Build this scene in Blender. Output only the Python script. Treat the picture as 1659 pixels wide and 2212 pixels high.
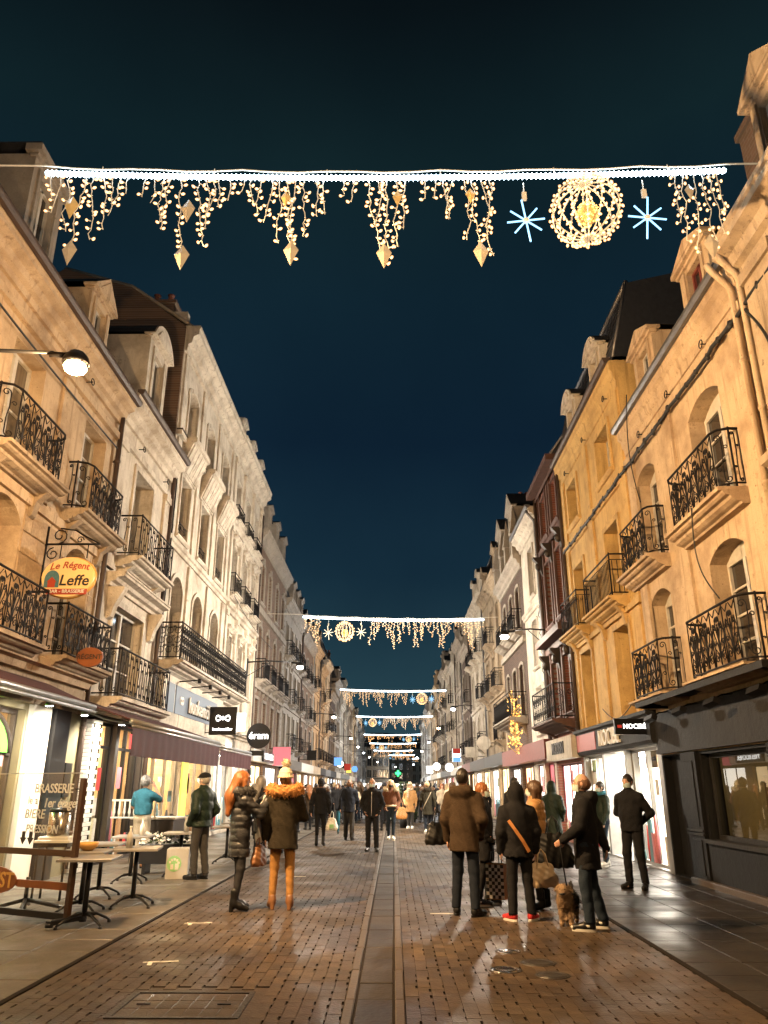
import bpy, bmesh, math, random
import numpy as np
from mathutils import Vector, Matrix

for _o in list(bpy.data.objects):
    bpy.data.objects.remove(_o)
SC = bpy.context.scene
COL = SC.collection
PI = math.pi
R = math.radians
rng = random.Random(11)

# ------------------------------------------------------------------ camera
cam_d = bpy.data.cameras.new('camera')
cam_d.sensor_fit = 'HORIZONTAL'
cam_d.sensor_width = 36.0
cam_d.lens = 36.0 * 1650 / 1659
cam_d.clip_end = 2000
cam_d.clip_start = 0.05
cam = bpy.data.objects.new('camera', cam_d)
COL.objects.link(cam)
cam.location = (0, 0, 1.51)
cam.rotation_euler = (R(90 + 19.860), 0, R(0.6695))
SC.camera = cam

# ------------------------------------------------------------------ night sky
W = bpy.data.worlds.new('World')
SC.world = W
W.use_nodes = True
nt = W.node_tree
nt.nodes.clear()
wo = nt.nodes.new('ShaderNodeOutputWorld')
bg = nt.nodes.new('ShaderNodeBackground')
tc = nt.nodes.new('ShaderNodeTexCoord')
sx = nt.nodes.new('ShaderNodeSeparateXYZ')
rp = nt.nodes.new('ShaderNodeValToRGB')
nz = nt.nodes.new('ShaderNodeTexNoise')
nz.inputs['Scale'].default_value = 2.2
nz.inputs['Detail'].default_value = 5
mx = nt.nodes.new('ShaderNodeMix')
mx.data_type = 'RGBA'
mx.blend_type = 'MULTIPLY'
mx.inputs[0].default_value = 1.0
nr = nt.nodes.new('ShaderNodeValToRGB')
nr.color_ramp.elements[0].position = 0.3
nr.color_ramp.elements[0].color = (.72, .74, .78, 1)
nr.color_ramp.elements[1].position = 0.72
nr.color_ramp.elements[1].color = (1.25, 1.22, 1.15, 1)
cr = rp.color_ramp
cr.elements[0].position = 0.0
cr.elements[0].color = (.022, .050, .062, 1)
cr.elements[1].position = 1.0
cr.elements[1].color = (.0010, .0018, .0023, 1)
for p_, c_ in ((.12, (.0145, .040, .054)), (.26, (.0058, .0195, .0330)), (.42, (.0030, .0105, .0215)),
               (.58, (.0032, .0115, .0195)), (.70, (.0034, .0108, .0142)), (.80, (.0020, .0044, .0060))):
    e_ = cr.elements.new(p_)
    e_.color = (*c_, 1)
L_ = nt.links.new
L_(tc.outputs['Generated'], sx.inputs[0])
L_(sx.outputs['Z'], rp.inputs[0])
L_(tc.outputs['Generated'], nz.inputs['Vector'])
L_(nz.outputs['Fac'], nr.inputs[0])
L_(rp.outputs[0], mx.inputs[6])
L_(nr.outputs[0], mx.inputs[7])
L_(mx.outputs[2], bg.inputs['Color'])
bg.inputs['Strength'].default_value = 1.0
L_(bg.outputs[0], wo.inputs[0])

# ------------------------------------------------------------------ picture
SC.view_settings.view_transform = 'Standard'
SC.view_settings.look = 'None'
SC.view_settings.gamma = 1.0
SC.view_settings.use_curve_mapping = False
SC.view_settings.exposure = 0.55
SC.render.engine = 'CYCLES'
SC.cycles.use_denoising = True
SC.cycles.max_bounces = 5
SC.cycles.diffuse_bounces = 3
SC.cycles.glossy_bounces = 3
SC.cycles.transmission_bounces = 4
SC.cycles.transparent_max_bounces = 10
SC.cycles.sample_clamp_indirect = 4.0
SC.cycles.caustics_reflective = False
SC.cycles.caustics_refractive = False
SC.cycles.blur_glossy = 0.5

# lamp power settings (used in the street lamp builder)
ORANGE = (1.0, .62, .29)
WARM = (1.0, .88, .72)
LAMP_NEAR, LAMP_MID, LAMP_FAR = 5400, 6800, 4200

# ------------------------------------------------------------------ materials
MATS = {}


def gpos(n):
    return n.new('ShaderNodeNewGeometry').outputs['Position']


def pm(name, c, c2=None, scale=4.0, rough=.7, metal=0.0, bump=0.0, bscale=None, stretch=(1, 1, 1), emit=None, es=0.0,
       spec=.5, coat=0.0, island=0.0, detail=6, contrast=.25, fine=0.0, alpha=None, sample=True, rvar=None):
    m = bpy.data.materials.new(name)
    m.use_nodes = True
    n = m.node_tree.nodes
    l = m.node_tree.links.new
    b = n['Principled BSDF']
    b.inputs['Roughness'].default_value = rough
    b.inputs['Metallic'].default_value = metal
    b.inputs['Specular IOR Level'].default_value = spec
    b.inputs['Coat Weight'].default_value = coat
    if c2 is None:
        c2 = tuple(x * .72 for x in c)
    tcn = n.new('ShaderNodeTexCoord')
    mp = n.new('ShaderNodeMapping')
    mp.inputs['Scale'].default_value = stretch
    l(tcn.outputs['Object'] if rvar is None else gpos(n), mp.inputs[0])
    nz = n.new('ShaderNodeTexNoise')
    nz.inputs['Scale'].default_value = scale
    nz.inputs['Detail'].default_value = detail
    nz.inputs['Roughness'].default_value = .62
    l(mp.outputs[0], nz.inputs['Vector'])
    r = n.new('ShaderNodeValToRGB')
    r.color_ramp.elements[0].position = .5 - contrast
    r.color_ramp.elements[1].position = .5 + contrast
    r.color_ramp.elements[0].color = (*c2, 1)
    r.color_ramp.elements[1].color = (*c, 1)
    l(nz.outputs['Fac'], r.inputs[0])
    out = r.outputs[0]
    if fine:
        f = n.new('ShaderNodeTexNoise')
        f.inputs['Scale'].default_value = scale * 14
        f.inputs['Detail'].default_value = 3
        l(tcn.outputs['Object'], f.inputs['Vector'])
        mr = n.new('ShaderNodeMapRange')
        mr.inputs[1].default_value = .3
        mr.inputs[2].default_value = .7
        mr.inputs[3].default_value = 1 - fine
        mr.inputs[4].default_value = 1 + fine
        l(f.outputs['Fac'], mr.inputs[0])
        mm = n.new('ShaderNodeMix')
        mm.data_type = 'RGBA'
        mm.blend_type = 'MULTIPLY'
        mm.inputs[0].default_value = 1
        l(out, mm.inputs[6])
        l(mr.outputs[0], mm.inputs[7])
        out = mm.outputs[2]
    if island:
        g = n.new('ShaderNodeNewGeometry')
        mr = n.new('ShaderNodeMapRange')
        mr.inputs[3].default_value = 1 - island
        mr.inputs[4].default_value = 1 + island
        l(g.outputs['Random Per Island'], mr.inputs[0])
        oi = n.new('ShaderNodeObjectInfo')
        m2 = n.new('ShaderNodeMapRange')
        m2.inputs[3].default_value = 1 - island * .6
        m2.inputs[4].default_value = 1 + island * .6
        l(oi.outputs['Random'], m2.inputs[0])
        mu = n.new('ShaderNodeMath')
        mu.operation = 'MULTIPLY'
        l(mr.outputs[0], mu.inputs[0])
        l(m2.outputs[0], mu.inputs[1])
        mm = n.new('ShaderNodeMix')
        mm.data_type = 'RGBA'
        mm.blend_type = 'MULTIPLY'
        mm.inputs[0].default_value = 1
        l(out, mm.inputs[6])
        l(mu.outputs[0], mm.inputs[7])
        out = mm.outputs[2]
    l(out, b.inputs['Base Color'])
    if rvar:
        wn = n.new('ShaderNodeTexNoise')
        wn.inputs['Scale'].default_value = .9
        wn.inputs['Detail'].default_value = 6
        l(tcn.outputs['Object'] if not island else gpos(n), wn.inputs['Vector'])
        wr = n.new('ShaderNodeMapRange')
        wr.inputs[1].default_value = .40
        wr.inputs[2].default_value = .62
        wr.inputs[3].default_value = rvar[0]
        wr.inputs[4].default_value = rvar[1]
        l(wn.outputs['Fac'], wr.inputs[0])
        l(wr.outputs[0], b.inputs['Roughness'])
    if bump:
        bz = n.new('ShaderNodeTexNoise')
        bz.inputs['Scale'].default_value = bscale or scale * 6
        bz.inputs['Detail'].default_value = 5
        l(mp.outputs[0], bz.inputs['Vector'])
        bp = n.new('ShaderNodeBump')
        bp.inputs['Strength'].default_value = bump
        bp.inputs['Distance'].default_value = .02
        l(bz.outputs['Fac'], bp.inputs['Height'])
        l(bp.outputs[0], b.inputs['Normal'])
    if emit:
        b.inputs['Emission Color'].default_value = (*emit, 1)
        b.inputs['Emission Strength'].default_value = es
        if not sample:
            m.cycles.emission_sampling = 'NONE'
    MATS[name] = m
    return m


def stucco(name, c, stain, rough=.85, courses=0.0):
    """Painted render or limestone: big weathering clouds, rain streaks, fine grain, optional stone joints."""
    m = bpy.data.materials.new(name)
    m.use_nodes = True
    n = m.node_tree.nodes
    l = m.node_tree.links.new
    b = n['Principled BSDF']
    b.inputs['Roughness'].default_value = rough
    b.inputs['Specular IOR Level'].default_value = .25
    t = n.new('ShaderNodeTexCoord')

    def noise(scale, det, st=(1, 1, 1)):
        mp = n.new('ShaderNodeMapping')
        mp.inputs['Scale'].default_value = st
        l(t.outputs['Object'], mp.inputs[0])
        z = n.new('ShaderNodeTexNoise')
        z.inputs['Scale'].default_value = scale
        z.inputs['Detail'].default_value = det
        z.inputs['Roughness'].default_value = .65
        l(mp.outputs[0], z.inputs['Vector'])
        return z.outputs['Fac']

    def mrange(x, a, bb, c0, c1):
        q = n.new('ShaderNodeMapRange')
        q.inputs[1].default_value = a
        q.inputs[2].default_value = bb
        q.inputs[3].default_value = c0
        q.inputs[4].default_value = c1
        l(x, q.inputs[0])
        return q.outputs[0]

    def math2(op, x, y):
        q = n.new('ShaderNodeMath')
        q.operation = op
        l(x, q.inputs[0])
        if isinstance(y, float):
            q.inputs[1].default_value = y
        else:
            l(y, q.inputs[1])
        return q.outputs[0]
    big = mrange(noise(1.1, 8), .44, .66, 0, .8)
    streak = mrange(noise(4.0, 6, (1.6, 1.6, .09)), .52, .68, 0, .8)
    spots = mrange(noise(6, 7), .60, .66, 0, .7)
    speck = mrange(noise(16, 3), .665, .69, 0, 1.0)
    fac = math2('MAXIMUM', math2('MAXIMUM', math2('MAXIMUM', big, streak), spots), speck)
    mixn = n.new('ShaderNodeMix')
    mixn.data_type = 'RGBA'
    mixn.inputs[6].default_value = (*c, 1)
    mixn.inputs[7].default_value = (*stain, 1)
    l(fac, mixn.inputs[0])
    fine = mrange(noise(60, 3), .3, .7, .9, 1.1)
    mu = n.new('ShaderNodeMix')
    mu.data_type = 'RGBA'
    mu.blend_type = 'MULTIPLY'
    mu.inputs[0].default_value = 1
    l(mixn.outputs[2], mu.inputs[6])
    l(fine, mu.inputs[7])
    l(mu.outputs[2], b.inputs['Base Color'])
    h = math2('ADD', math2('MULTIPLY', noise(45, 4), .35), noise(5, 4))
    bp = n.new('ShaderNodeBump')
    bp.inputs['Strength'].default_value = .5
    bp.inputs['Distance'].default_value = .03
    l(h, bp.inputs['Height'])
    l(bp.outputs[0], b.inputs['Normal'])
    MATS[name] = m
    return m


def brickmat(name, c1, c2, mortar, scale=1.0):
    m = bpy.data.materials.new(name)
    m.use_nodes = True
    n = m.node_tree.nodes
    l = m.node_tree.links.new
    b = n['Principled BSDF']
    b.inputs['Roughness'].default_value = .9
    t = n.new('ShaderNodeTexCoord')
    mp = n.new('ShaderNodeMapping')
    mp.inputs['Rotation'].default_value = (R(90), 0, 0)
    l(t.outputs['Object'], mp.inputs[0])
    br = n.new('ShaderNodeTexBrick')
    br.inputs['Color1'].default_value = (*c1, 1)
    br.inputs['Color2'].default_value = (*c2, 1)
    br.inputs['Mortar'].default_value = (*mortar, 1)
    br.inputs['Scale'].default_value = scale
    br.inputs['Brick Width'].default_value = .24
    br.inputs['Row Height'].default_value = .08
    br.inputs['Mortar Size'].default_value = .008
    l(mp.outputs[0], br.inputs['Vector'])
    l(br.outputs['Color'], b.inputs['Base Color'])
    bp = n.new('ShaderNodeBump')
    bp.inputs['Strength'].default_value = .5
    bp.inputs['Distance'].default_value = .01
    bp.invert = True
    l(br.outputs['Fac'], bp.inputs['Height'])
    l(bp.outputs[0], b.inputs['Normal'])
    MATS[name] = m
    return m


def glass(name, tint=(1, 1, 1), refl=1.0, rough=.0, ior=1.5, base=0.0):
    m = bpy.data.materials.new(name)
    m.use_nodes = True
    n = m.node_tree.nodes
    l = m.node_tree.links.new
    n.clear()
    o = n.new('ShaderNodeOutputMaterial')
    tr = n.new('ShaderNodeBsdfTransparent')
    tr.inputs[0].default_value = (*tint, 1)
    gl = n.new('ShaderNodeBsdfGlossy')
    gl.inputs['Roughness'].default_value = rough
    gl.inputs['Color'].default_value = (refl, refl, refl, 1)
    fr = n.new('ShaderNodeFresnel')
    fr.inputs['IOR'].default_value = ior
    ad = n.new('ShaderNodeMath')
    ad.operation = 'ADD'
    ad.use_clamp = True
    ad.inputs[1].default_value = base
    l(fr.outputs[0], ad.inputs[0])
    mxs = n.new('ShaderNodeMixShader')
    l(ad.outputs[0], mxs.inputs[0])
    l(tr.outputs[0], mxs.inputs[1])
    l(gl.outputs[0], mxs.inputs[2])
    l(mxs.outputs[0], o.inputs[0])
    MATS[name] = m
    return m


def em(name, c, s, sample=False):
    m = bpy.data.materials.new(name)
    m.use_nodes = True
    n = m.node_tree.nodes
    b = n['Principled BSDF']
    b.inputs['Base Color'].default_value = (*[q * .22 for q in c], 1)
    b.inputs['Emission Color'].default_value = (*c, 1)
    b.inputs['Emission Strength'].default_value = s
    if not sample:
        m.cycles.emission_sampling = 'NONE'
    MATS[name] = m
    return m


def bulb_mat(name, core, rim, s1, s0):
    """small bulb: amber halo painted into the glow at the rim, white core facing"""
    m = em(name, rim, 1.0)
    n = m.node_tree.nodes
    l = m.node_tree.links.new
    lw = n.new('ShaderNodeLayerWeight')
    lw.inputs['Blend'].default_value = .66
    mixc = n.new('ShaderNodeMix')
    mixc.data_type = 'RGBA'
    mixc.inputs[6].default_value = (*[c * s1 for c in core], 1)
    mixc.inputs[7].default_value = (*[c * s0 for c in rim], 1)
    l(lw.outputs['Facing'], mixc.inputs[0])  # halo colour mixed into the emission by viewing angle
    l(mixc.outputs[2], n['Principled BSDF'].inputs['Emission Color'])
    return m


stucco('stone_peach', (.55, .42, .28), (.25, .17, .105))
stucco('stone_cream', (.66, .60, .51), (.27, .215, .155))
stucco('stone_ochre', (.62, .42, .17), (.33, .205, .08))
stucco('stone_grey', (.36, .32, .27), (.22, .19, .16))
stucco('stone_white', (.60, .55, .47), (.30, .265, .22))
stucco('stone_old', (.42, .33, .23), (.15, .11, .075))
stucco('render_dark', (.004, .004, .0045), (.003, .003, .0035), rough=.7)
stucco('render_grey', (.017, .0165, .0165), (.010, .010, .011), rough=.7)
brickmat('brick_brown', (.20, .12, .08), (.13, .08, .055), (.22, .18, .14))
brickmat('brick_red', (.24, .075, .045), (.17, .05, .035), (.20, .16, .13))
brickmat('brick_dark', (.10, .06, .045), (.06, .04, .03), (.10, .08, .07))
pm('slate', (.030, .032, .038), (.015, .016, .02), 9, .5, bump=.35, island=.25)
pm('zinc', (.20, .20, .21), (.12, .12, .13), 6, .45, metal=.6, bump=.1)
pm('lead_brown', (.09, .06, .045), (.05, .035, .03), 5, .6, bump=.2)
pm('iron', (.007, .007, .008), (.012, .009, .008), 20, .6, metal=.0, spec=.2)
pm('cable', (.012, .012, .012), None, 10, .6)
pm('window_white', (.62, .60, .55), (.46, .43, .38), 8, .5, bump=.1)
pm('window_grey', (.22, .20, .18), (.14, .13, .12), 8, .55, bump=.1)
pm('wood_red', (.20, .045, .035), (.13, .03, .025), 8, .5, bump=.1)
pm('wood_dark', (.035, .024, .018), (.02, .014, .011), 8, .5, bump=.15)
pm('wood_brown', (.075, .034, .015), (.045, .02, .009), 5, .4, bump=.1, stretch=(1, 6, 6))
pm('pane_dark', (.035, .033, .032), (.018, .018, .02), .8, .07, spec=.8)
pm('pane_curtain', (.22, .19, .15), (.09, .08, .07), 2.2, .12, spec=.8, stretch=(6, 1, .4))
pm('timber', (.11, .05, .035), (.05, .025, .02), 6, .7, bump=.3)
pm('stone_slab', (.105, .088, .066), (.055, .046, .035), .8, .48, bump=.22, bscale=30, island=.12, fine=.18, rvar=(.34, .6))
pm('paver', (.068, .046, .027), (.024, .0165, .0105), .55, .48, bump=.3, bscale=40, island=.3, fine=.25, spec=.28, rvar=(.28, .62))
pm('gutter_stone', (.036, .026, .0165), (.018, .013, .009), 2, .45, bump=.3, bscale=22, island=.2, fine=.2, spec=.3, rvar=(.42, .6))
pm('kerb_stone', (.066, .047, .030), (.042, .030, .020), 4, .5, bump=.25, bscale=25, island=.18, fine=.2)
pm('dark_slab', (.030, .025, .021), (.014, .012, .0105), .9, .42, bump=.2, bscale=24, island=.2, fine=.15, spec=.3, rvar=(.28, .56))
pm('joint', (.018, .013, .009), (.009, .007, .005), 6, .9, bump=.2, spec=.1)
pm('cast_iron', (.05, .045, .04), (.03, .027, .024), 12, .4, metal=.5, bump=.4, bscale=40)
pm('paint_white', (.72, .70, .64), (.5, .48, .43), 20, .6)
pm('steel', (.55, .54, .52), (.42, .41, .4), 3, .22, metal=1.0)
pm('alu', (.42, .41, .40), (.30, .30, .29), 5, .35, metal=.7)
pm('black_metal', (.009, .009, .010), (.014, .013, .013), 10, .4, spec=.3)
pm('tabletop', (.24, .225, .20), (.17, .16, .145), 3, .35, bump=.05, stretch=(1, 7, 1))
pm('awning_red', (.070, .019, .022), (.042, .013, .016), 5, .85, bump=.25, stretch=(6, 1, 1))
pm('awning_under', (.10, .075, .06), (.06, .045, .04), 4, .9)
pm('black_sign', (.007, .007, .008), (.005, .005, .006), 5, .4, spec=.25)
pm('sign_orange', (.26, .085, .024), (.17, .05, .015), 3, .4)
pm('leffe_gold', (.62, .34, .09), (.52, .27, .06), 4, .45)
pm('beer_sign', (.58, .33, .10), (.48, .26, .07), 6, .4, emit=(1.0, .58, .18), es=.34, sample=False)
pm('letter_black', (.015, .014, .013), None, 5, .4)
pm('letter_red', (.42, .06, .03), None, 5, .4)
pm('letter_white', (.75, .73, .68), (.65, .63, .58), 5, .5)
pm('plastic_grey', (.40, .385, .35), (.32, .31, .28), 4, .5)
pm('green_print', (.28, .50, .22), (.16, .36, .14), 9, .5)
pm('leaf', (.045, .075, .025), (.02, .035, .013), 9, .6, island=.4)
pm('fir', (.030, .055, .022), (.015, .03, .012), 9, .6, island=.4)
pm('interior_white', (.74, .70, .62), (.66, .62, .55), 2, .7)
pm('interior_warm', (.62, .46, .28), (.5, .36, .2), 2, .7)
pm('interior_dark', (.16, .13, .09), (.10, .08, .06), 2, .6)
pm('interior_olive', (.21, .18, .10), (.15, .13, .08), 2, .6)
pm('floor_tile', (.35, .31, .26), (.28, .25, .21), 2, .3)
pm('shelf_white', (.72, .70, .66), None, 4, .4)
for i_, c_ in enumerate(((.55, .05, .05), (.70, .66, .58), (.10, .25, .30), (.62, .42, .08), (.04, .04, .045), (.30, .42, .16), (.62, .22, .26), (.35, .20, .10))):
    pm('product_%d' % i_, c_, tuple(x * .6 for x in c_), 30, .35, island=.3)
glass('shop_glass', (.96, .97, .95), .85, .0, 1.42)
pm('red_board', (.42, .05, .035), (.34, .04, .03), 6, .4)
glass('screen_glass', (.93, .93, .89), 1.0, 0.02, 1.45, .03)
glass('dark_glass', (.62, .58, .46), 1.0, 0.0, 1.45, .0)
bulb_mat('led_warm', (1.0, .66, .32), (1.0, .36, .08), 2.4, 1.1)
em('led_far', (1.0, .50, .19), 6.5)
em('led_gold', (1.0, .48, .10), 3)
em('led_white', (.66, .86, 1.0), 13, True)
em('led_star', (.28, .64, 1.0), 1.9)
em('lamp_orange', ORANGE, 60)
em('lamp_warm', WARM, 55)
em('lamp_cool', (.85, .92, 1.0), 45)
em('panel_white', (1.0, .93, .82), 42, True)
em('panel_warm', (1.0, .76, .46), 24, True)
em('lit_white', (1.0, .92, .78), 3.2, True)
em('lit_warm', (1.0, .70, .36), 2.2, True)
em('lit_cool', (.75, .88, 1.0), 2.6, True)
em('lit_pink', (1.0, .22, .26), .6, True)
em('star_warm', (1.0, .78, .50), 2.0)
em('lit_green', (.25, 1.0, .10), 1.0, True)
em('lit_yellow', (1.0, .85, .12), 1.1)
em('sign_glow_white', (1.0, .97, .90), 3.0)
em('sign_glow_red', (.80, .05, .03), .30)
em('sign_glow_blue', (.12, .32, .85), 1.2)
em('sign_glow_green', (.05, 1.0, .22), 2.4)
em('sign_box_blue', (.30, .34, .38), .34)
em('ornament_lit', (1.0, .62, .22), .55)
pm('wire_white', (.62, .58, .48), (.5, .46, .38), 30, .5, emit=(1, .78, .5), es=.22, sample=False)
pm('ornament', (.50, .42, .30), (.36, .29, .2), 20, .25, emit=(1, .72, .40), es=.13, sample=False)
pm('ornament_gold', (.55, .38, .14), (.4, .26, .08), 20, .25, emit=(1, .6, .2), es=.22, sample=False)
pm('cloth_pinkwood', (.30, .06, .10), (.22, .045, .075), 6, .5)
pm('stone_block', (.50, .38, .25), (.27, .19, .12), 1.6, .85, bump=.3, bscale=30, island=.16, fine=.15, spec=.2)

# ------------------------------------------------------------------ mesh helpers
class MB:
    """Collects boxes, tubes, prisms and sheets; build() links them as one mesh object."""

    def __init__(s):
        s.v, s.f, s.sm = [], [], []

    def add(s, vs, fs, smooth=False):
        n = len(s.v)
        s.v += [tuple(p) for p in vs]
        s.f += [[i + n for i in q] for q in fs]
        s.sm += [smooth] * len(fs)
        return s

    def box(s, x0, x1, y0, y1, z0, z1):
        vs = [(x0, y0, z0), (x1, y0, z0), (x1, y1, z0), (x0, y1, z0), (x0, y0, z1), (x1, y0, z1), (x1, y1, z1), (x0, y1, z1)]
        return s.add(vs, [(3, 2, 1, 0), (4, 5, 6, 7), (0, 1, 5, 4), (1, 2, 6, 5), (2, 3, 7, 6), (3, 0, 4, 7)])

    def bbox(s, x0, x1, y0, y1, z0, z1, b=.008):
        """box with chamfered top edges"""
        vs = [(x0, y0, z0), (x1, y0, z0), (x1, y1, z0), (x0, y1, z0),
              (x0, y0, z1 - b), (x1, y0, z1 - b), (x1, y1, z1 - b), (x0, y1, z1 - b),
              (x0 + b, y0 + b, z1), (x1 - b, y0 + b, z1), (x1 - b, y1 - b, z1), (x0 + b, y1 - b, z1)]
        fs = [(8, 9, 10, 11)]
        for k in range(4):
            j = (k + 1) % 4
            fs += [(k, j, 4 + j, 4 + k), (4 + k, 4 + j, 8 + j, 8 + k)]
        return s.add(vs, fs)

    def obox(s, c, ax, ay, az):
        """box with centre and three half-axis vectors"""
        c, ax, ay, az = (np.array(q, float) for q in (c, ax, ay, az))
        vs = [c + i * ax + j * ay + k * az for k in (-1, 1) for (i, j) in ((-1, -1), (1, -1), (1, 1), (-1, 1))]
        return s.add(vs, [(3, 2, 1, 0), (4, 5, 6, 7), (0, 1, 5, 4), (1, 2, 6, 5), (2, 3, 7, 6), (3, 0, 4, 7)])

    def tube(s, pts, r, n=5, closed=False, r1=None, smooth=True):
        P = [np.array(p, float) for p in pts]
        m = len(P)
        rings = []
        prev = None
        for i in range(m):
            a = P[(i - 1) % m] if (closed or i > 0) else P[0]
            b = P[(i + 1) % m] if (closed or i < m - 1) else P[-1]
            t = b - a
            L = np.linalg.norm(t)
            t = t / L if L > 1e-9 else np.array((0, 0, 1.))
            if prev is None:
                h = np.array((0, 1., 0)) if abs(t[1]) < .9 else np.array((1., 0, 0))
                nn = np.cross(t, h)
            else:
                nn = prev - t * (prev @ t)
                if np.linalg.norm(nn) < 1e-6:
                    h = np.array((0, 1., 0)) if abs(t[1]) < .9 else np.array((1., 0, 0))
                    nn = np.cross(t, h)
            nn = nn / np.linalg.norm(nn)
            prev = nn
            bb = np.cross(t, nn)
            rr = r if r1 is None else r + (r1 - r) * i / max(1, m - 1)
            rings.append([P[i] + rr * (math.cos(2 * PI * k / n) * nn + math.sin(2 * PI * k / n) * bb) for k in range(n)])
        vs = [p for q in rings for p in q]
        fs = []
        for i in range(m if closed else m - 1):
            a, b = i * n, ((i + 1) % m) * n
            for k in range(n):
                j = (k + 1) % n
                fs.append((a + k, a + j, b + j, b + k))
        if not closed:
            fs.append(tuple(range(n))[::-1])
            fs.append(tuple((m - 1) * n + k for k in range(n)))
        return s.add(vs, fs, smooth)

    def lathe(s, prof, c=(0, 0, 0), n=12, smooth=True):
        """profile of (radius, z) turned about z"""
        vs = [(c[0] + r * math.cos(2 * PI * k / n), c[1] + r * math.sin(2 * PI * k / n), c[2] + z) for r, z in prof for k in range(n)]
        fs = []
        for i in range(len(prof) - 1):
            for k in range(n):
                j = (k + 1) % n
                fs.append((i * n + k, i * n + j, (i + 1) * n + j, (i + 1) * n + k))
        fs.append(tuple(range(n))[::-1])
        fs.append(tuple((len(prof) - 1) * n + k for k in range(n)))
        return s.add(vs, fs, smooth)

    def ell(s, c, r, n=8, m=6, smooth=True):
        vs, fs = [], []
        for i in range(m + 1):
            t = PI * i / m
            for k in range(n):
                a = 2 * PI * k / n
                vs.append((c[0] + r[0] * math.sin(t) * math.cos(a), c[1] + r[1] * math.sin(t) * math.sin(a), c[2] - r[2] * math.cos(t)))
        for i in range(m):
            for k in range(n):
                j = (k + 1) % n
                fs.append((i * n + k, i * n + j, (i + 1) * n + j, (i + 1) * n + k))
        return s.add(vs, fs, smooth)

    def prof(s, poly, x0, x1):
        """closed polygon of (y, z) swept along x"""
        n = len(poly)
        vs = [(x0, y, z) for y, z in poly] + [(x1, y, z) for y, z in poly]
        fs = [(k, (k + 1) % n, n + (k + 1) % n, n + k) for k in range(n)]
        fs += [tuple(range(n))[::-1], tuple(range(n, 2 * n))]
        return s.add(vs, fs)

    def poly(s, poly, y0, y1):
        """closed polygon of (x, z) given thickness along y"""
        n = len(poly)
        vs = [(x, y0, z) for x, z in poly] + [(x, y1, z) for x, z in poly]
        fs = [(k, (k + 1) % n, n + (k + 1) % n, n + k) for k in range(n)]
        fs += [tuple(range(n))[::-1], tuple(range(n, 2 * n))]
        return s.add(vs, fs)

    def quad(s, a, b, c, d):
        return s.add([a, b, c, d], [(0, 1, 2, 3)])

    def mesh(s, name, mat):
        me = bpy.data.meshes.new(name)
        me.from_pydata(s.v, [], s.f)
        if mat:
            me.materials.append(MATS[mat] if isinstance(mat, str) else mat)
        if any(s.sm):
            me.polygons.foreach_set('use_smooth', s.sm)
        me.update()
        return me

    def build(s, name, mat, par=None, loc=(0, 0, 0), rz=0):
        return link(name, s.mesh(name, mat), par, loc, rz)


def link(name, me, par=None, loc=(0, 0, 0), rz=0):
    o = bpy.data.objects.new(name, me)
    COL.objects.link(o)
    o.location = loc
    if rz:
        o.rotation_euler = (0, 0, rz)
    if par is not None:
        o.parent = par
    return o


def tag(o, label=None, cat=None, group=None, kind=None):
    if label:
        o['label'] = label
    if cat:
        o['category'] = cat
    if group:
        o['group'] = group
    if kind:
        o['kind'] = kind
    return o


def thing(name, label, cat, loc=(0, 0, 0), rz=0, group=None):
    return tag(link(name, None, None, loc, rz), label, cat, group)


def dup(o, loc=None, rz=None, label=None, par=None):
    c = o.copy()
    COL.objects.link(c)
    if par is not None:
        c.parent = par
    if loc is not None:
        c.location = loc
    if rz is not None:
        c.rotation_euler = (0, 0, rz)
    if label:
        c['label'] = label
    for ch in list(o.children):
        dup(ch, par=c)
    return c


_txt = {}


def text_pts(s, size):
    """outline mesh (verts in the text plane, faces) of a word, centred"""
    k = (s, size)
    if k not in _txt:
        cu = bpy.data.curves.new('lettering', 'FONT')
        cu.body = s
        cu.size = size
        cu.align_x = 'CENTER'
        cu.align_y = 'CENTER'
        cu.resolution_u = 3
        cu.offset = size * .014
        o = bpy.data.objects.new('lettering', cu)
        COL.objects.link(o)
        dg = bpy.context.evaluated_depsgraph_get()
        me = bpy.data.meshes.new_from_object(o.evaluated_get(dg))
        _txt[k] = ([tuple(v.co) for v in me.vertices], [tuple(p.vertices) for p in me.polygons])
        bpy.data.objects.remove(o)
        bpy.data.curves.remove(cu)
        bpy.data.meshes.remove(me)
    return _txt[k]


def lettering(par, s, size, mat, c, ax, az, n, depth=.008, name='lettering', sx=1.0, arc=0.0, shear=0.0):
    """solid letters: c centre, ax reading direction, az up, n towards the reader"""
    vs, fs = text_pts(s, size)
    c, ax, az, n = (np.array(q, float) for q in (c, ax, az, n))
    if arc:
        vs = [(x, y - arc * x * x, 0) for x, y, _ in vs]
    pts = [c + ax * (x * sx + shear * y) + az * y for x, y, _ in vs]
    N = len(pts)
    m = MB()
    allv = [p + n * depth for p in pts] + pts
    edges = {}
    for f in fs:
        for a, b in zip(f, f[1:] + f[:1]):
            edges[(a, b)] = 1
    sides = [(a, b, b + N, a + N) for (a, b) in edges if (b, a) not in edges]
    m.add(allv, list(fs) + sides)
    return m.build(name, mat, par)


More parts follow.
